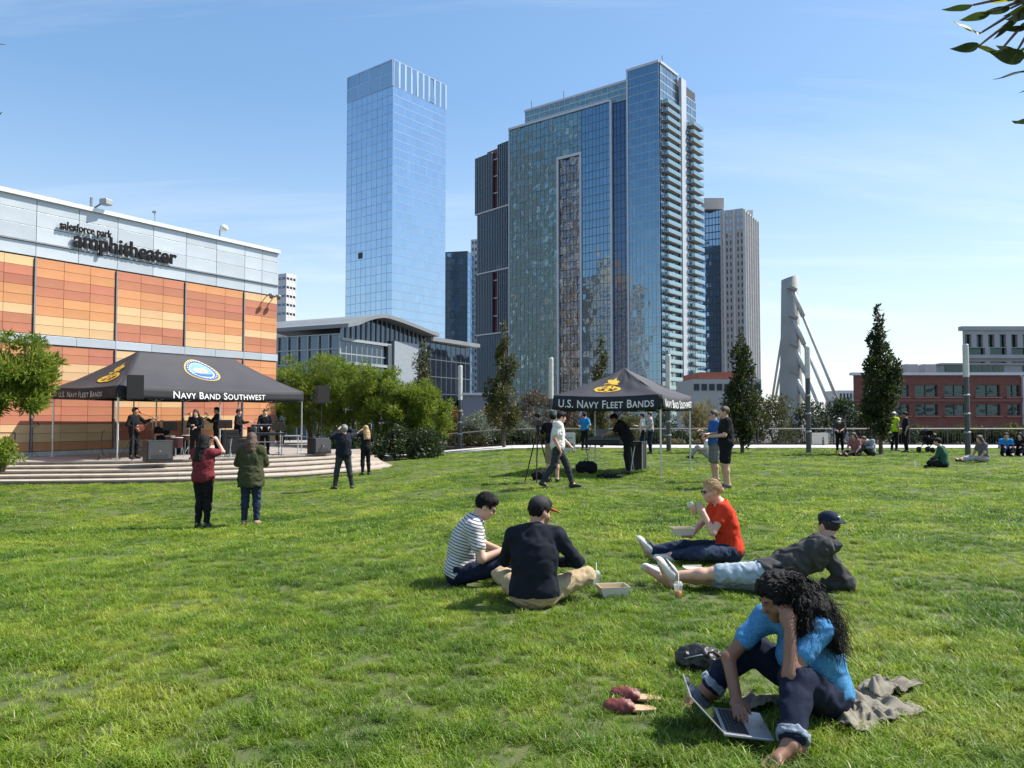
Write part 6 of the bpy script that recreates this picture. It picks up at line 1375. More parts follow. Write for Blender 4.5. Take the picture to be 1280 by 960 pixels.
p = G(429, 612); person('person in navy jacket and jeans leaning back to take a photo', p, heading(-.5, 1), stand(head=(.0, -.05, 1.62), neck=(0, -.06, 1.47), chest=(0, -.04, 1.28), elR=(.34, .10, 1.48), wrR=(.16, .24, 1.66), elL=(-.30, .08, 1.40), wrL=(-.08, .24, 1.62), knL=(-.16, .06, .51), anL=(-.22, .02, .09), toL=(-.27, .17, .035), knR=(.16, -.02, .51), anR=(.22, -.08, .09), toR=(.26, .06, .035)), 'light', 'grey', 'short', 1.1, (0, 1, .25), 23, 1.0, .016, m_navyc, .92, .12, m_gpant, .97, m_bshoe, e=.022, tn='jacket')
p = G(457, 594); person('blonde person in black with one hand raised to shade the eyes', p, heading(-.6, 1), stand(elL=(-.34, .10, 1.42), wrL=(-.10, .18, 1.60), elR=(.27, .05, 1.18), wrR=(.12, .22, 1.25), hairdown=(.05, -.2, -1), hdL=(.6, .2, .3)), 'light', 'blonde', 'long', .95, (0, 1, .1), 24, .95, .016, m_blackc, .45, .06, m_blackc, .97, m_bshoe)
# walking man in white
p = G(697, 611); person('person in white t-shirt and dark trousers walking past the tent', p, heading(1, .05), stand(head=(0, .09, 1.60), neck=(0, .03, 1.45), chest=(0, .015, 1.27), elR=(.24, -.10, 1.14), wrR=(.23, .02, .90), elL=(-.24, .12, 1.14), wrL=(-.20, .30, .97), knR=(.09, -.10, .52), anR=(.09, -.36, .16), toR=(.09, -.23, .05), knL=(-.09, .22, .53), anL=(-.09, .34, .10), toL=(-.09, .49, .07)), 'light', 'black', 'short', 1.05, (0, 1, -.25), 25, .99, .013, m_whitec, .33, .10, m_gpant, .97, m_bshoe, e=.022)
# cameraman with tripod camera
p = G(691, 603); CAMP = p; person('person in black top and tan shorts filming with a tripod camera', p, heading(.1, 1), stand(elR=(.28, .14, 1.24), wrR=(.10, .34, 1.36), elL=(-.30, .12, 1.22), wrL=(-.16, .34, 1.40)), 'light', 'black', 'short', 1.0, (-.2, 1, 0), 26, .96, .016, m_blackc, .40, .06, m_tan, .46, m_bshoe, bn='shorts', flare=.02)
tp = G(672, 603); T = thing('video_tripod', 'black video tripod standing beside the person in tan shorts', 'tripod', tp)
for a in (.4, 2.5, 4.6): b = MB(); b.tube([(tp.x, tp.y, tp.z + 1.30), (tp.x + .38 * math.cos(a), tp.y + .38 * math.sin(a), tp.z)], [.018, .014], 6); b.build('leg', m_blackp, T)
b = MB(); b.lathe([(.05, 0), (.05, .08), (.03, .1)], (tp.x, tp.y, tp.z + 1.27), 10); b.tube([(tp.x, tp.y, tp.z + 1.34), (tp.x + .25, tp.y - .2, tp.z + 1.15)], .01, 5); b.build('head', m_blackp, T)
T = thing('video_camera', 'black video camera with fuzzy microphone on the tripod', 'camera', (tp.x, tp.y, tp.z + 1.40)); b = MB(); b.box((0, 0, .05), (.13, .34, .16), rz=.3, bevel=.02); b.build('camera_body', m_blackp, T, False, True)
b = MB(); b.lathe([(.05, 0), (.06, .02), (.06, .14), (.05, .15)], (-.05, .16, .05), 12, (-.3, 1, 0)); b.build('lens', m_blackp, T, True, True); S = SDF(); S.rc((.02, -.02, .24), (-.02, .10, .25), .055, .055); S.noise = wrinkle(.008, .03, 2); link('microphone', np_mesh('microphone', *S.mesh(.012), True), m_blackbox, T, True); b = MB(); b.box((.02, 0, .16), (.02, .03, .12)); b.build('mount', m_blackp, T, False, True)
# people round the lawn tent
p = G(731, 563); person('person in bright blue t-shirt with hands on hips by the rail', p, heading(.5, .6), stand(elR=(.36, -.08, 1.18), wrR=(.17, .04, 1.02), elL=(-.36, -.08, 1.18), wrL=(-.17, .04, 1.02), hdR=(-.6, .5, -.3), hdL=(.6, .5, -.3)), 'tan', 'black', 'short', 1.05, None, 27, .98, .022, m_cyan, .35, .06, m_blackc, .97, m_bshoe)
p = G(785, 593); person('sound engineer in black leaning over the mixing desk', p, heading(-1, .25), stand(head=(0, .36, 1.50), neck=(0, .24, 1.40), chest=(0, .14, 1.24), shL=(-.185, .20, 1.36), shR=(.185, .20, 1.36), elL=(-.24, .36, 1.16), elR=(.24, .36, 1.16), wrL=(-.16, .58, 1.08), wrR=(.16, .58, 1.08)), 'tan', 'black', 'short', 1.15, (0, .85, -.5), 28, 1.02, .016, m_blackc, .42, .10, m_blackc, .97, m_bshoe, e=.022)
p = G(813, 568); person('person in grey t-shirt and jeans standing past the tent leg', p, heading(-1, .1), stand(elR=(.22, .12, 1.14), wrR=(.05, .24, 1.12), elL=(-.22, .12, 1.14), wrL=(-.05, .26, 1.14)), 'light', 'dbrown', 'short', 1.0, None, 29, 1.0, .022, m_greyc, .35, .06, m_jean, .97, m_bshoe)
p = G(806, 566); person('person in pale shirt half hidden behind the grey t-shirt', p + Vector((0, .5, 0)), heading(-1, .4), stand(elR=(.22, .14, 1.14), wrR=(.05, .34, 1.20)), 'light', 'dbrown', 'short', .95, None, 30, .96, .022, m_whitec, .35, .06, m_jean, .97, m_bshoe)
p = G(894, 603); P = person('person in royal blue t-shirt and grey shorts holding a drink', p, heading(-1, -.05), stand(elR=(.22, .06, 1.15), wrR=(.10, .28, 1.24), elL=(-.24, .06, 1.14), wrL=(-.10, .26, 1.18)), 'light', 'brown', 'crop', 1.08, None, 31, 1.0, .014, m_royal, .33, .08, m_greysh, .46, m_gshoe, bn='shorts', flare=.025, e=.02); P.glasses(True)
p = G(908, 611); P = person('person in black t-shirt and short black shorts with arms raised forward', p, heading(-1, .05), stand(elR=(.24, .10, 1.16), wrR=(.14, .34, 1.16), elL=(-.25, .08, 1.15), wrL=(-.12, .32, 1.12)), 'light', 'brown', 'crop', 1.12, None, 32, 1.04, .014, m_blackc, .33, .05, m_blackc, .38, m_gshoe, bn='shorts', flare=.02, e=.02)
# far sitters and walkers by the path
def sitter(px, py, label, rz, top, bottom, hair='dbrown', hs='short', seed=40, sc_=1.0, skin='light', sleeve=.3, **kw):
    return person(label, G(px, py), rz, sit_cross(**kw), skin, hair, hs, 1.05, None, seed, sc_, .02, top, sleeve, .05, bottom, .94, m_bshoe)
KN = dict(knL=(-.14, .36, .42), knR=(.14, .36, .42), anL=(-.12, .58, .09), anR=(.12, .58, .09), toL=(-.14, .72, .04), toR=(.14, .72, .04), wrL=(-.12, .42, .36), wrR=(.12, .42, .36))
LG = dict(knL=(-.12, .40, .16), knR=(.12, .40, .16), anL=(-.12, .82, .08), anR=(.12, .82, .08), toL=(-.14, .92, .16), toR=(.14, .92, .16), wrL=(-.2, .22, .2), wrR=(.2, .22, .2))
sitter(884, 573, 'person in pale grey sitting on the far grass beyond the two in shorts', heading(-1, .2), m_whitec, m_greyc, seed=41, **KN)
sitter(1069, 570, 'person in pink top sitting on the grass under the tall columnar tree', heading(-.7, -.5), fab('dusty pink', (.30, .12, .12)), m_blackc, 'brown', 'shoulder', 42, **LG)
sitter(1088, 570, 'person in grey sweater leaning forward beside the one in pink', heading(-1, -.2), fab('pale grey sweater', (.30, .31, .33)), m_gpant, 'dbrown', 'short', 43, sleeve=.9, head=(0, .30, .66), neck=(0, .20, .56), **KN)
sitter(1177, 585, 'person in dark green jacket and black trousers sitting on the grass', heading(-.6, .5), m_greenc, m_blackc, 'black', 'short', 44, sleeve=.9)
sitter(1228, 578, 'person in grey top with long legs out on the grass', heading(-1, -.1), fab('mid grey top', (.14, .13, .13)), m_greyc, 'brown', 'shoulder', 45, **LG)
sitter(1258, 570, 'person in bright blue t-shirt sitting near the low plants', heading(-.4, -.8), m_cyan, m_jean, 'dbrown', 'short', 46, **KN)
sitter(1276, 570, 'person in black sitting close to the bright blue t-shirt', heading(-.6, -.6), m_blackc, m_blackc, 'black', 'shoulder', 47, sleeve=.9, **KN)
p = G(1118, 564); P = person('person in yellow safety vest beside the tall columnar tree', p, heading(.9, .4), stand(), 'tan', 'black', 'crop', 1.05, None, 48, 1.0, .022, m_hv, .10, .10, m_blackc, .97, m_bshoe, tn='safety_vest', e=.03); P.cap(M('white helmet', (.65, .65, .62), .4))
p = G(1133, 566); person('person in dark clothes talking to the one in the safety vest', p, heading(-.9, .3), stand(elR=(.24, .10, 1.16), wrR=(.08, .25, 1.12)), 'tan', 'black', 'short', 1.05, None, 49, 1.0, .022, m_navyc, .4, .06, m_blackc, .97, m_bshoe)
p = G(1050, 566); P = person('person in white cap and dark clothes standing by the pale wall panel', p, heading(-.4, -.8), stand(head=(0, .16, 1.50), neck=(0, .08, 1.40), elR=(.24, .12, 1.16), wrR=(.1, .32, 1.05), elL=(-.24, .12, 1.16), wrL=(-.1, .32, 1.05)), 'light', 'dbrown', 'short', 1.0, (0, .9, -.4), 50, .92, .022, fab('dark patterned', (.06, .06, .06), var=.6, scale=20), .6, .06, m_blackc, .97, m_bshoe); P.cap(m_whitec)
# stroller on the path
p = G(1163, 566); T = thing('stroller', 'black folding baby stroller parked on the path', 'stroller', p, .3); b = MB()
for x in (-.24, .24): b.tube([(x, -.35, .12), (x, .25, .62), (x, .50, 1.0)], .018, 6); b.tube([(x, .38, .12), (x, .0, .50)], .018, 6)
b.tube([(-.24, .50, 1.0), (.24, .50, 1.0)], .02, 6); b.build('frame', m_blackp, T, True, True)
for x in (-.24, .24):
    for y in (-.36, .38): b = MB(); b.lathe([(.03, -.03), (.12, -.03), (.13, 0), (.12, .03), (.03, .03)], (x, y, .13), 14, (1, 0, 0)); b.build('wheel', m_blackp, T, True, True)
S = SDF(); S.el((0, .05, .55), (.22, .30, .22)); S.el((0, .02, .72), (.19, .27, .18), None, .01, sub=True); link('seat', np_mesh('seat', *S.mesh(.02), True), m_blackc, T, True); S = SDF(); S.el((0, .18, .80), (.25, .30, .24)); S.el((0, .02, .74), (.22, .30, .22), None, .01, sub=True); S.cut((0, 0, .74), (0, 0, -1)); link('hood', np_mesh('hood', *S.mesh(.02), True), m_darkg, T, True)

# ================================================================ GEAR UNDER THE LAWN TENT
def folding_table(c, rz, L, Wd, H, label, mat=None):
    T = thing('folding_table', label, 'table', c, rz); b = MB(); b.box((0, 0, H - .02), (L, Wd, .04), bevel=.01); b.build('tabletop', mat or m_darkg, T, False, True)
    for x in (-L / 2 + .1, L / 2 - .1):
        for sx in (-1, 1): b = MB(); b.tube([(x, -Wd / 2 * .8 * sx, .0), (x + .02, Wd / 2 * .8 * sx, H - .04)], .014, 6); b.build('leg', m_pole, T, False, True)
    return T
c = G(762, 591); folding_table(c, R(-22), 1.5, .62, .82, 'folding table carrying the mixing desk under the lawn tent')
T = thing('mixing_desk', 'black mixing desk with fader rows on the folding table', 'mixer', c + Vector((0, 0, .82)), R(-22)); b = MB(); b.prism([(-.6, -.24), (.35, -.24), (.35, .28), (-.6, .28)], [.0] * 4, [.10, .10, .20, .20]); b.build('console', m_blackp, T, False, True)
b = MB()
for i in range(24):
    for j in range(3): b.box((-.57 + i * .038, -.16 + j * .13, .125 + j * .025), (.014, .03, .03))
b.build('fader_rows', m_steel, T, False, True)['kind'] = 'stuff'
b = MB(); b.box((-.28, .24, .30), (.34, .02, .22), rot=Matrix.Rotation(-.3, 3, 'X')); b.build('screen', M('desk screen', (.25, .27, .30), .3), T, False, True)
for (px, py, sx, sy, sz, lb_) in ((733, 592, .5, .4, .34, 'black equipment bag on the grass left of the mixing table legs'), (762, 598, .55, .35, .12, 'flat black cable bag lying under the mixing table'), (676, 600, .38, .3, .22, 'small black case beside the video tripod')):
    p = G(px, py); T = thing('equipment_bag', lb_.replace(' left of', ' by'), 'bag', p); S = SDF(); S.el((0, 0, sz * .5), (sx * .62, sy * .6, sz * .62), None, .02); S.cut((0, 0, .003), (0, 0, -1)); S.cut((0, 0, sz), (0, 0, 1)); S.noise = wrinkle(.012, .12, px); link('bag_body', np_mesh('bag', *S.mesh(.016), True), m_blackc, T, True); b = MB(); b.tube([(-.1, 0, sz - .02), (0, 0, sz + .08), (.1, 0, sz - .02)], .012, 5); b.build('handle', m_blackp, T, True, True)
p = G(776, 588) + Vector((.15, .3, 0)); T = thing('flight_case', 'tall black flight case with metal edges behind the sound engineer', 'case', p + Vector((.35, 0, 0)), R(-25)); b = MB(); b.box((0, 0, .42), (.5, .45, .84), bevel=.015); b.build('case', m_blackp, T, False, True); b = MB()
for x in (-.25, .25):
    for y in (-.225, .225): b.box((x, y, .42), (.03, .03, .86))
b.build('edge_trim', m_steel, T, False, True)

# ================================================================ BAND ON THE STAGE
def SP(px, py): return G(px, py, DECK)
p = SP(167, 573.5); P = person('guitarist in black standing under the band tent', p, heading(1, -.3), stand(elR=(.30, -.02, 1.16), wrR=(.16, .20, 1.06), elL=(-.30, .16, 1.26), wrL=(-.42, .36, 1.36)), 'tan', 'black', 'short', 1.05, None, 61, 1.02, .018, m_blackc, .92, .06, m_blackc, .97, m_bshoe)
T = thing('electric_guitar', 'dark electric guitar held by the standing guitarist', 'guitar', p + Vector((.22, -.05, 1.06)), heading(1, -.3)); S = SDF(); S.el((.05, .02, 0), (.17, .03, .14)); S.el((-.10, .02, .03), (.12, .028, .11)); link('guitar_body', np_mesh('guitar_body', *S.mesh(.014), True), M('guitar red brown', (.12, .03, .015), .3), T, True); b = MB(); b.tube([(-.12, .02, .04), (-.62, .10, .32)], [.024, .018], 6); b.tube([(-.62, .10, .32), (-.74, .12, .38)], [.035, .03], 6); b.build('neck', m_bark, T, True, True)
SITC = dict(head=(0, .05, 1.22), neck=(0, .0, 1.06), chest=(0, 0, .87), pelvis=(0, 0, .55), shL=(-.185, 0, 1.01), shR=(.185, 0, 1.01), elL=(-.26, .12, .80), elR=(.26, .12, .80), wrL=(-.18, .34, .82), wrR=(.18, .34, .82), hipL=(-.1, .02, .52), hipR=(.1, .02, .52), knL=(-.18, .42, .50), knR=(.18, .42, .50), anL=(-.18, .46, .09), anR=(.18, .46, .09), toL=(-.2, .60, .035), toR=(.2, .60, .035))
p = SP(201, 570); person('bald drummer in black sitting behind small drums', p, heading(.7, -.6), SITC, 'tan', 'dbrown', 'none', 1.08, None, 62, 1.0, .018, m_blackc, .4, .05, m_blackc, .97, m_bshoe)
T = thing('drum_stool', 'small round black stool under the drummer', 'stool', p); b = MB(); b.lathe([(.16, .36), (.17, .37), (.17, .42), (.15, .43)], (0, 0, 0), 14); b.build('seat', m_blackp, T, False, True); b = MB()
for a in (0, 2.1, 4.2): b.tube([(0, 0, .36), (.2 * math.cos(a), .2 * math.sin(a), 0)], .012, 5)
b.build('stand', m_steel, T, False, True)
m_drum = M('dark drum shell', (.05, .012, .012), .35); m_head = M('drum head', (.55, .54, .50), .6); m_cym = M('cymbal bronze', (.35, .24, .08), .3, metal=.8)
for i, (px, py, r_, h_, z_) in enumerate(((212, 570.5, .17, .16, .60), (221, 571.5, .2, .36, .36), (232, 570, .16, .16, .62))):
    p = SP(px, py); T = thing('drum', ('small snare drum nearest the drummer', 'deep floor tom standing between two small drums', 'small tom drum beside the singer in black')[i].replace('nearest', 'beside'), 'drum', p); b = MB(); b.lathe([(r_, z_ - .02), (r_, z_ - .02 + h_)], (0, 0, 0), 18); b.build('shell', m_drum, T, False, True); b = MB(); b.lathe([(r_ * 1.03, z_ - .02 + h_), (r_ * 1.03, z_ + h_), (r_ * .96, z_ + h_)], (0, 0, 0), 18); b.build('drum_head', m_head, T, False, True); b = MB()
    for a in (0, 2.1, 4.2): b.tube([(r_ * math.cos(a), r_ * math.sin(a), z_), (r_ * 1.3 * math.cos(a), r_ * 1.3 * math.sin(a), 0)], .01, 5)
    b.build('leg', m_steel, T, False, True)
for i, (px, zc_) in enumerate(((193, .98), (236, 1.55), (148, .95))):
    p = SP(px, 570); T = thing('cymbal_stand', ('low cymbal on a stand beside the bald drummer', 'high cymbal on a stand between drummer and singer', 'flat cymbal on a stand behind the tent leg')[i], 'cymbal', p); b = MB(); b.lathe([(.22, 0), (.07, .03), (.02, .045)], (0, 0, zc_), 20); b.build('cymbal', m_cym, T, True, True); b = MB(); b.tube([(0, 0, .3), (0, 0, zc_ + .06)], .011, 6)
    for a in (0, 2.1, 4.2): b.tube([(0, 0, .38), (.25 * math.cos(a), .25 * math.sin(a), 0)], .009, 5)
    b.build('stand', m_steel, T, True, True)
p = SP(244, 574); person('singer in black with reddish hair at the microphone', p, heading(.2, -1), stand(elR=(.24, .1, 1.16), wrR=(.08, .26, 1.20), elL=(-.24, .1, 1.16), wrL=(-.06, .26, 1.12)), 'light', 'brown', 'shoulder', 1.0, None, 63, .98, .018, m_blackc, .92, .06, m_blackc, .97, m_bshoe)
p = SP(271, 567.5); person('horn player in black beside the singer', p, heading(-.8, -.5), stand(elR=(.26, .16, 1.22), wrR=(.08, .34, 1.34), elL=(-.26, .16, 1.22), wrL=(-.05, .40, 1.30)), 'tan', 'black', 'short', 1.05, None, 64, 1.04, .018, m_blackc, .92, .06, m_blackc, .97, m_bshoe)
p = SP(297, 567); person('bass player in black partly behind the tent leg', p, heading(1, .1), stand(elR=(.28, .0, 1.18), wrR=(.12, .22, 1.06), elL=(-.28, .14, 1.22), wrL=(-.34, .34, 1.24)), 'light', 'dbrown', 'short', 1.05, None, 65, 1.0, .018, m_blackc, .92, .06, m_blackc, .97, m_bshoe)
p = SP(331, 567.5); person('keyboard player in black behind two stacked keyboards', p, heading(.3, -1), stand(elR=(.26, .10, 1.16), wrR=(.16, .34, 1.06), elL=(-.26, .10, 1.16), wrL=(-.16, .34, 1.06)), 'light', 'brown', 'short', 1.08, None, 66, 1.0, .018, m_blackc, .92, .06, m_blackc, .97, m_bshoe)
m_keysw = M('white piano keys', (.6, .6, .57), .4)
for i, (z_, lb_) in enumerate(((1.12, 'upper black keyboard of the stacked pair'), (.80, 'lower black keyboard of the stacked pair'))):
    c = SP(335, 568.6) + Vector((0, 0, z_)); T = thing('keyboard', lb_, 'keyboard', c, R(18)); b = MB(); b.box((0, 0, 0), (1.25, .30, .09), bevel=.012); b.build('case', m_blackp, T, False, True); b = MB(); b.box((0, .06, .048), (1.12, .14, .012)); b.build('keys', m_keysw, T, False, True)
c = SP(335, 568.6); T = thing('keyboard_stand', 'silver two tier stand holding the stacked keyboards', 'stand', c, R(18))
for x in (-.45, .45):
    b = MB(); b.tube([(x, -.2, 0), (x, .18, 1.06)], .018, 6); b.tube([(x, .2, 0), (x, -.16, .76)], .018, 6); b.build('leg', m_pole, T, False, True)
b = MB(); b.tube([(-.45, .02, .5), (.45, .02, .5)], .016, 6); b.build('crossbar', m_pole, T, False, True)
c = SP(362, 568); folding_table(c, R(20), .8, .45, .74, 'small side table at the keyboard end of the stage', m_greyc)
c = SP(300, 570.5); folding_table(c, R(30), .9, .5, .72, 'dark gear table in the middle of the stage', m_blackc)
def cabinet(px, py, sx, sy, sz, rz, label):
    p = SP(px, py); T = thing('floor_speaker', label, 'speaker', p, rz); b = MB(); b.box((0, 0, sz / 2), (sx, sy, sz), bevel=.02); b.build('cabinet', m_blackp, T, False, True); b = MB(); b.box((0, -sy / 2 - .004, sz * .55), (sx * .9, .012, sz * .80)); b.build('grille', M('grey grille', (.055, .055, .058), .6, .1, 60), T, False, True); b = MB(); b.box((0, -sy / 2 - .012, sz * .28), (sx * .62, .012, sz * .14)); b.build('port', m_dark, T, False, True); b = MB(); b.box((0, -sy / 2 - .012, sz * .5), (.05, .01, .03)); b.build('badge', m_steel, T, False, True)
cabinet(197, 577, .80, .62, .70, R(38), 'large black subwoofer at the stage lip by the guitarist'); cabinet(399, 567, .74, .6, .62, R(45), 'large black subwoofer at the stage edge past the tent leg')
def pole_speaker(px, pyb, pyt, pyl, hw, label):
    p = SP(px, pyb); d = p.y; z0, z1 = zat(pyl, d), zat(pyt, d); T = thing('pole_speaker', label, 'speaker', p, R(35)); h_ = z1 - z0; w_ = 2 * hw / FPX * d * .85; b = MB(); b.prism([(-w_ / 2, -w_ * .42), (w_ / 2, -w_ * .42), (w_ * .36, w_ * .42), (-w_ * .36, w_ * .42)], z0 - DECK, z1 - DECK); b.build('cabinet', m_blackp, T, False, True); b = MB(); b.box((0, -w_ * .42 - .006, (z0 + z1) / 2 - DECK), (w_ * .94, .012, h_ * .94)); b.build('grille', m_blackbox, T, False, True)
    b = MB(); b.tube([(0, 0, .02), (0, 0, z0 - DECK + .02)], .02, 8); b.build('pole', m_blackp, T, False, True)
    for a in (.3, 2.4, 4.5): b = MB(); b.tube([(0, 0, .85), (.5 * math.cos(a), .5 * math.sin(a), 0.01)], .014, 6); b.build('leg', m_blackp, T, False, True)
pole_speaker(166, 575, 469, 499, 11.5, 'tall black pole speaker above the guitarist'); pole_speaker(401, 567, 482, 504, 9.5, 'black pole speaker in front of the feathery trees')
def mic_stand(px, py, h_, label, boom=(.25, -.15)):
    p = SP(px, py); T = thing('microphone_stand', label, 'microphone', p); b = MB(); b.tube([(0, 0, .02), (0, 0, h_)], .010, 6); b.tube([(0, 0, h_), (boom[0], boom[1], h_ + .12)], .008, 6)
    for a in (0, 2.1, 4.2): b.tube([(0, 0, .2), (.26 * math.cos(a), .26 * math.sin(a), 0)], .008, 5)
    b.build('stand', m_blackp, T, True, True); b = MB(); b.lathe([(.012, 0), (.018, .12), (.028, .14), (.028, .18), (.012, .20)], (boom[0], boom[1], h_ + .11), 10, (-.6, .4, .4)); b.build('microphone', m_blackp, T, True, True)
mic_stand(190, 573, 1.45, 'microphone stand with boom in front of the guitarist', (-.35, -.1)); mic_stand(253, 574, 1.40, 'microphone stand in front of the singer'); mic_stand(318, 571, 1.35, 'microphone stand reaching to the keyboard player', (.3, .1)); mic_stand(40, 571, 1.05, 'short dark stand by the round clipped bush', (.25, 0))
p = SP(128, 575); T = thing('guitar_stand', 'empty black guitar stand by the tent leg', 'stand', p); b = MB(); b.tube([(0, 0, .2), (-.06, .02, .75), (-.02, .02, .95), (.06, 0, 1.0)], .014, 6); b.build('neck_rest', m_blackp, T, True, True)
for a in (.6, 2.6, 4.7): b = MB(); b.tube([(0, 0, .28), (.28 * math.cos(a), .28 * math.sin(a), .01)], .013, 6); b.build('leg', m_blackp, T, True, True)
for i, (px, py, sx, sz, lb_) in enumerate(((286, 567.5, .62, .95, 'tall black amplifier stack behind the horn player'), (303, 567, .66, .6, 'wide black amplifier under the gear table edge'), (225, 567, .5, .55, 'small black amplifier behind the drums'), (318, 566, .5, 1.05, 'tall black equipment rack beside the keyboards'))):
    p = SP(px, py); T = thing('amplifier', lb_, 'amplifier', p, R(35)); b = MB(); b.box((0, 0, sz / 2), (sx, .4, sz), bevel=.015); b.build('cabinet', m_blackp, T, False, True); b = MB(); b.box((0, -.205, sz * .42), (sx * .88, .012, sz * .7)); b.build('grille', m_blackbox, T, False, True); b = MB(); b.box((0, -.205, sz * .9), (sx * .88, .014, sz * .09)); b.build('control_panel', m_darkg, T, False, True)
for i, (px, py, h_, lb_) in enumerate(((212, 573.5, 1.15, 'black music stand beside the small snare drum'), (281, 572, 1.2, 'black music stand in front of the amplifier stack'), (348, 570, 1.1, 'black music stand by the stacked keyboards'))):
    p = SP(px, py); T = thing('music_stand', lb_, 'music stand', p, R(200)); b = MB(); b.box((0, 0, h_), (.48, .02, .32), rot=Matrix.Rotation(-.35, 3, 'X')); b.build('desk', m_blackp, T, False, True); b = MB(); b.tube([(0, 0, .02), (0, .02, h_)], .012, 6)
    for a in (0, 2.1, 4.2): b.tube([(0, 0, .15), (.24 * math.cos(a), .24 * math.sin(a), 0)], .009, 5)
    b.build('stand', m_blackp, T, False, True)
# handrail beside the bush
T = thing('stage_handrail', 'thin dark handrail on the stage beside the clipped bush', 'handrail', SP(18, 572)); b = MB()
for px in (-20, 18): p = SP(px, 573); b.tube([(p.x, p.y, p.z), (p.x, p.y, p.z + .9)], .022, 6)
b.build('post', m_blackp, T); b = MB(); q0, q1 = SP(-20, 573), SP(18, 573); b.tube([(q0.x, q0.y, q0.z + .9), (q1.x, q1.y, q1.z + .9)], .02, 6); b.build('rail', m_blackp, T)

# ================================================================ GRASS (one uncountable mass)
def tuft(seed, nb, rad, hgt, wid, mat):
    rg = np.random.default_rng(seed); V = []; F = []
    for i in range(nb):
        a = rg.uniform(0, 6.28); r = rad * math.sqrt(rg.random()); b = np.array([r * math.cos(a), r * math.sin(a), -.004]); h_ = hgt * rg.uniform(.55, 1.15); la = rg.uniform(0, 6.28); ln = h_ * rg.uniform(.4, 1.5); dr = np.array([math.cos(la), math.sin(la), 0]); sd = np.array([-dr[1], dr[0], 0]) * wid * rg.uniform(.7, 1.3); k = len(V)
        p1 = b + dr * ln * .25 + np.array([0, 0, h_ * .55]); p2 = b + dr * ln * .75 + np.array([0, 0, h_ * .92]); p3 = b + dr * ln * 1.25 + np.array([0, 0, h_ * .95])
        V += [b - sd, b + sd, p1 - sd * .9, p1 + sd * .9, p2 - sd * .6, p2 + sd * .6, p3]; F += [(k, k + 1, k + 3, k + 2), (k + 2, k + 3, k + 5, k + 4), (k + 4, k + 5, k + 6, k + 6)]
    me = bpy.data.meshes.new('grass_tuft'); me.from_pydata([tuple(v) for v in V], [], [f if f[2] != f[3] else f[:3] for f in F]); me.materials.append(mat); return me
def grassmat():
    m = bpy.data.materials.new('grass blades'); m.use_nodes = True; t = m.node_tree; b = t.nodes['Principled BSDF']; b.inputs['Roughness'].default_value = .5; b.inputs['Specular IOR Level'].default_value = .35
    g = t.nodes.new('ShaderNodeNewGeometry'); n = t.nodes.new('ShaderNodeTexNoise'); n.inputs['Scale'].default_value = .55; n.inputs['Detail'].default_value = 5; n.inputs['Roughness'].default_value = .6; t.links.new(g.outputs['Position'], n.inputs['Vector'])
    rp = t.nodes.new('ShaderNodeValToRGB'); rp.color_ramp.elements[0].position = .33; rp.color_ramp.elements[1].position = .68; rp.color_ramp.elements[0].color = (.070, .150, .010, 1); rp.color_ramp.elements[1].color = (.310, .360, .042, 1); t.links.new(n.outputs['Fac'], rp.inputs[0])
    e = rp.color_ramp.elements.new(.5); e.color = (.165, .258, .018, 1)
    dry = t.nodes.new('ShaderNodeMix'); dry.data_type = 'RGBA'; dry.inputs[7].default_value = (.45, .42, .22, 1); cmp_ = t.nodes.new('ShaderNodeMath'); cmp_.operation = 'GREATER_THAN'; cmp_.inputs[1].default_value = .945; t.links.new(g.outputs['Random Per Island'], cmp_.inputs[0]); t.links.new(cmp_.outputs[0], dry.inputs['Factor']); t.links.new(rp.outputs[0], dry.inputs[6])
    n3 = t.nodes.new('ShaderNodeTexNoise'); n3.inputs['Scale'].default_value = 3.2; n3.inputs['Detail'].default_value = 4; t.links.new(g.outputs['Position'], n3.inputs['Vector']); ad = t.nodes.new('ShaderNodeMath'); ad.operation = 'MULTIPLY_ADD'; ad.inputs[1].default_value = .45; t.links.new(n3.outputs['Fac'], ad.inputs[0]); sb_ = t.nodes.new('ShaderNodeMath'); sb_.operation = 'SUBTRACT'; sb_.inputs[1].default_value = .225; t.links.new(n.outputs['Fac'], sb_.inputs[0]); t.links.new(sb_.outputs[0], ad.inputs[2]); t.links.new(ad.outputs[0], rp.inputs[0])
    hs = t.nodes.new('ShaderNodeHueSaturation'); oi = t.nodes.new('ShaderNodeObjectInfo'); mr = t.nodes.new('ShaderNodeMapRange'); mr.inputs['To Min'].default_value = .72; mr.inputs['To Max'].default_value = 1.28; t.links.new(oi.outputs['Random'], mr.inputs['Value']); t.links.new(mr.outputs[0], hs.inputs['Value']); t.links.new(dry.outputs[2], hs.inputs['Color'])
    t.links.new(hs.outputs[0], b.inputs['Base Color']); tr = t.nodes.new('ShaderNodeBsdfTranslucent'); br = t.nodes.new('ShaderNodeHueSaturation'); br.inputs['Value'].default_value = 1.35; t.links.new(hs.outputs[0], br.inputs['Color']); t.links.new(br.outputs[0], tr.inputs[0]); ms = t.nodes.new('ShaderNodeMixShader'); ms.inputs[0].default_value = .42; t.links.new(b.outputs[0], ms.inputs[1]); t.links.new(tr.outputs[0], ms.inputs[2]); t.links.new(ms.outputs[0], t.nodes['Material Output'].inputs[0]); return m
gm_ = grassmat(); gcol = bpy.data.collections.new('grass tufts')
for i in range(6): gcol.objects.link(bpy.data.objects.new('tuft_a', tuft(200 + i, 46, .06, .046, .0021, gm_)))
for i in range(3): gcol.objects.link(bpy.data.objects.new('tuft_b', tuft(230 + i, 56, .13, .036, .0042, gm_)))
rgn = np.random.default_rng(99); pts = []; idx = []; scl = []
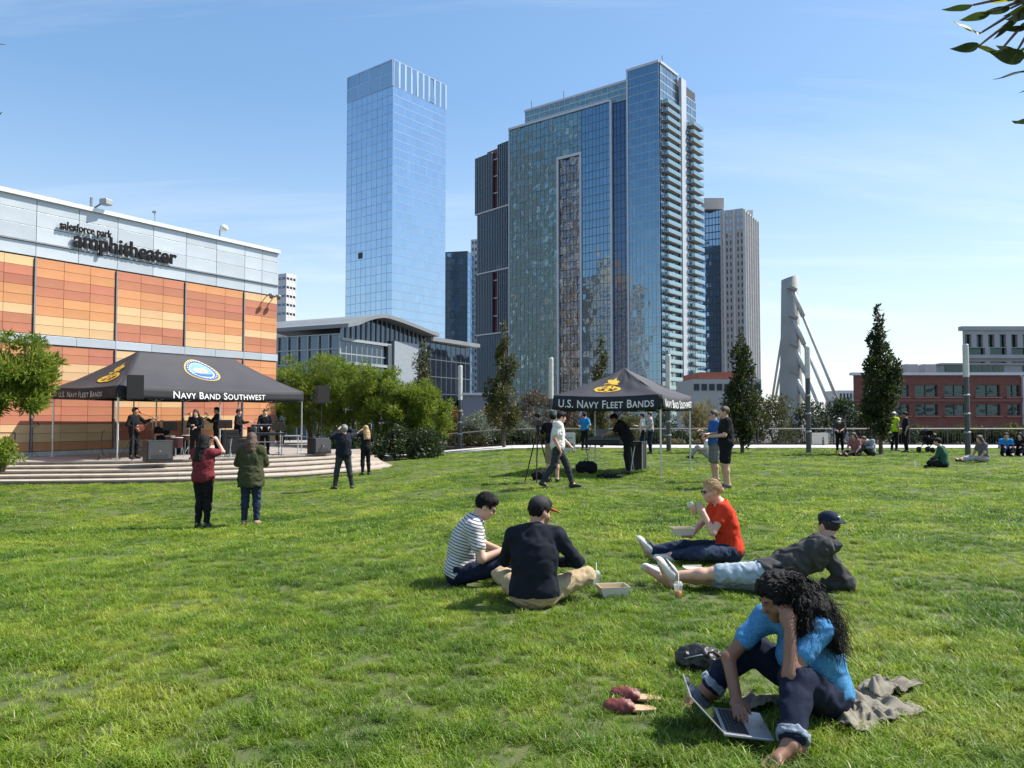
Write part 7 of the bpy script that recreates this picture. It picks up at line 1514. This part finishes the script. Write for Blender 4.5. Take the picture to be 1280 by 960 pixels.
stpoly = np.array([(p.x, p.y) for p in bw] + [(-5, 37.3), (-30, 37.3), (-30, 22)])
CLEAR = [(1.20, 3.65, .10), (1.02, 4.41, .09), (1.33, 3.72, .07), (1.17, 3.95, .14), (1.19, 4.10, .14), (1.12, 4.05, .14), (1.12, 3.92, .10), (1.72, 4.28, .2), (1.9, 4.38, .26), (2.2, 4.6, .14), (.20, 6.72, .26), (-.5, 7.55, .24), (2.44, 8.7, .24), (2.4, 7.2, .2), (2.8, 7.2, .2)] + [(*G(px, py)[:2], r_) for px, py, r_ in ((797, 876, .11), (790, 890, .11), (766, 745, .11), (728, 731, .1), (868, 713, .1), (848, 748, .03), (745, 733, .03), (810, 876, .07), (803, 890, .07), (872, 838, .13))]
def inside(P, poly):
    c = np.zeros(len(P), bool); j = len(poly) - 1
    for i in range(len(poly)):
        a, b = poly[i], poly[j]; m = ((a[1] > P[:, 1]) != (b[1] > P[:, 1])) & (P[:, 0] < (b[0] - a[0]) * (P[:, 1] - a[1]) / (b[1] - a[1] + 1e-12) + a[0]); c ^= m; j = i
    return c
for (y0, y1, den, kind) in ((2.0, 6.5, 240, 0), (6.5, 10, 170, 0), (10, 16, 75, 1), (16, 24, 38, 1), (24, 37.2, 22, 1)):
    n = int((y1 - y0) * (y1 * 1.9) * den); Y = rgn.uniform(y0, y1, n); X = rgn.uniform(-1, 1, n) * y1 * .95; ok = np.abs(X) < Y * .80 + .9
    ok &= (X > LX0) & (X < LX1); P = np.stack([X, Y], 1)[ok]; P = P[~inside(P, stpoly)]; P = P[~np.any([np.hypot(P[:, 0] - q[0], P[:, 1] - q[1]) < q[2] for q in CLEAR], axis=0)]; z = np.array([lawn_z(x, y) for x, y in P]); pts.append(np.column_stack([P, z])); m_ = len(P)
    idx.append(rgn.integers(0, 6, m_) if kind == 0 else rgn.integers(6, 9, m_)); scl.append(rgn.uniform(.65, 1.2, m_) * (1 if kind == 0 else 1.0))
pts = np.concatenate(pts); soil = G(2, 868); nz = wrinkle(1.0, 2.2, 77)(pts.astype(np.float32) * np.array([1, 1, 0], np.float32)); nz2 = wrinkle(1.0, .5, 78)(pts.astype(np.float32) * np.array([1, 1, 0], np.float32))
keep = (rgn.random(len(pts)) < np.clip(1.05 - .25 * (nz2 > .9), 0, 1)) & ((np.hypot((pts[:, 0] - soil.x) / .55, (pts[:, 1] - soil.y) / .30) > 1) | (rgn.random(len(pts)) < .25)); scl_ = np.clip(1 + .22 * nz + .20 * nz2, .5, 1.6)
pts = pts[keep]; idx = [np.concatenate(idx)[keep]]; scl = [(np.concatenate(scl) * scl_)[keep]]; idx = np.concatenate(idx); scl = np.concatenate(scl); me = bpy.data.meshes.new('grass'); me.vertices.add(len(pts)); me.vertices.foreach_set('co', pts.astype(np.float32).ravel())
at_ = me.attributes.new('ti', 'INT', 'POINT'); at_.data.foreach_set('value', idx.astype(np.int32)); at_ = me.attributes.new('ts', 'FLOAT', 'POINT'); at_.data.foreach_set('value', scl.astype(np.float32)); at_ = me.attributes.new('tr', 'FLOAT_VECTOR', 'POINT'); rr = np.column_stack([rgn.normal(0, .12, len(pts)), rgn.normal(0, .12, len(pts)), rgn.uniform(0, 6.28, len(pts))]).astype(np.float32); at_.data.foreach_set('vector', rr.ravel())
go = bpy.data.objects.new('grass', me); C.objects.link(go); tag(go, 'short green turf covering the whole lawn', 'grass', kind='stuff')
ng = bpy.data.node_groups.new('grass scatter', 'GeometryNodeTree'); ng.interface.new_socket('Geometry', in_out='INPUT', socket_type='NodeSocketGeometry'); ng.interface.new_socket('Geometry', in_out='OUTPUT', socket_type='NodeSocketGeometry')
gi, goo = ng.nodes.new('NodeGroupInput'), ng.nodes.new('NodeGroupOutput'); iop = ng.nodes.new('GeometryNodeInstanceOnPoints'); cinf = ng.nodes.new('GeometryNodeCollectionInfo'); cinf.inputs['Collection'].default_value = gcol; cinf.inputs['Separate Children'].default_value = True; cinf.inputs['Reset Children'].default_value = True
def nattr(nm, ty): n = ng.nodes.new('GeometryNodeInputNamedAttribute'); n.data_type = ty; n.inputs['Name'].default_value = nm; return n.outputs['Attribute']
ng.links.new(gi.outputs[0], iop.inputs['Points']); ng.links.new(cinf.outputs[0], iop.inputs['Instance']); iop.inputs['Pick Instance'].default_value = True; ng.links.new(nattr('ti', 'INT'), iop.inputs['Instance Index']); ng.links.new(nattr('tr', 'FLOAT_VECTOR'), iop.inputs['Rotation']); ng.links.new(nattr('ts', 'FLOAT'), iop.inputs['Scale']); ng.links.new(iop.outputs[0], goo.inputs[0])
md = go.modifiers.new('scatter', 'NODES'); md.node_group = ng
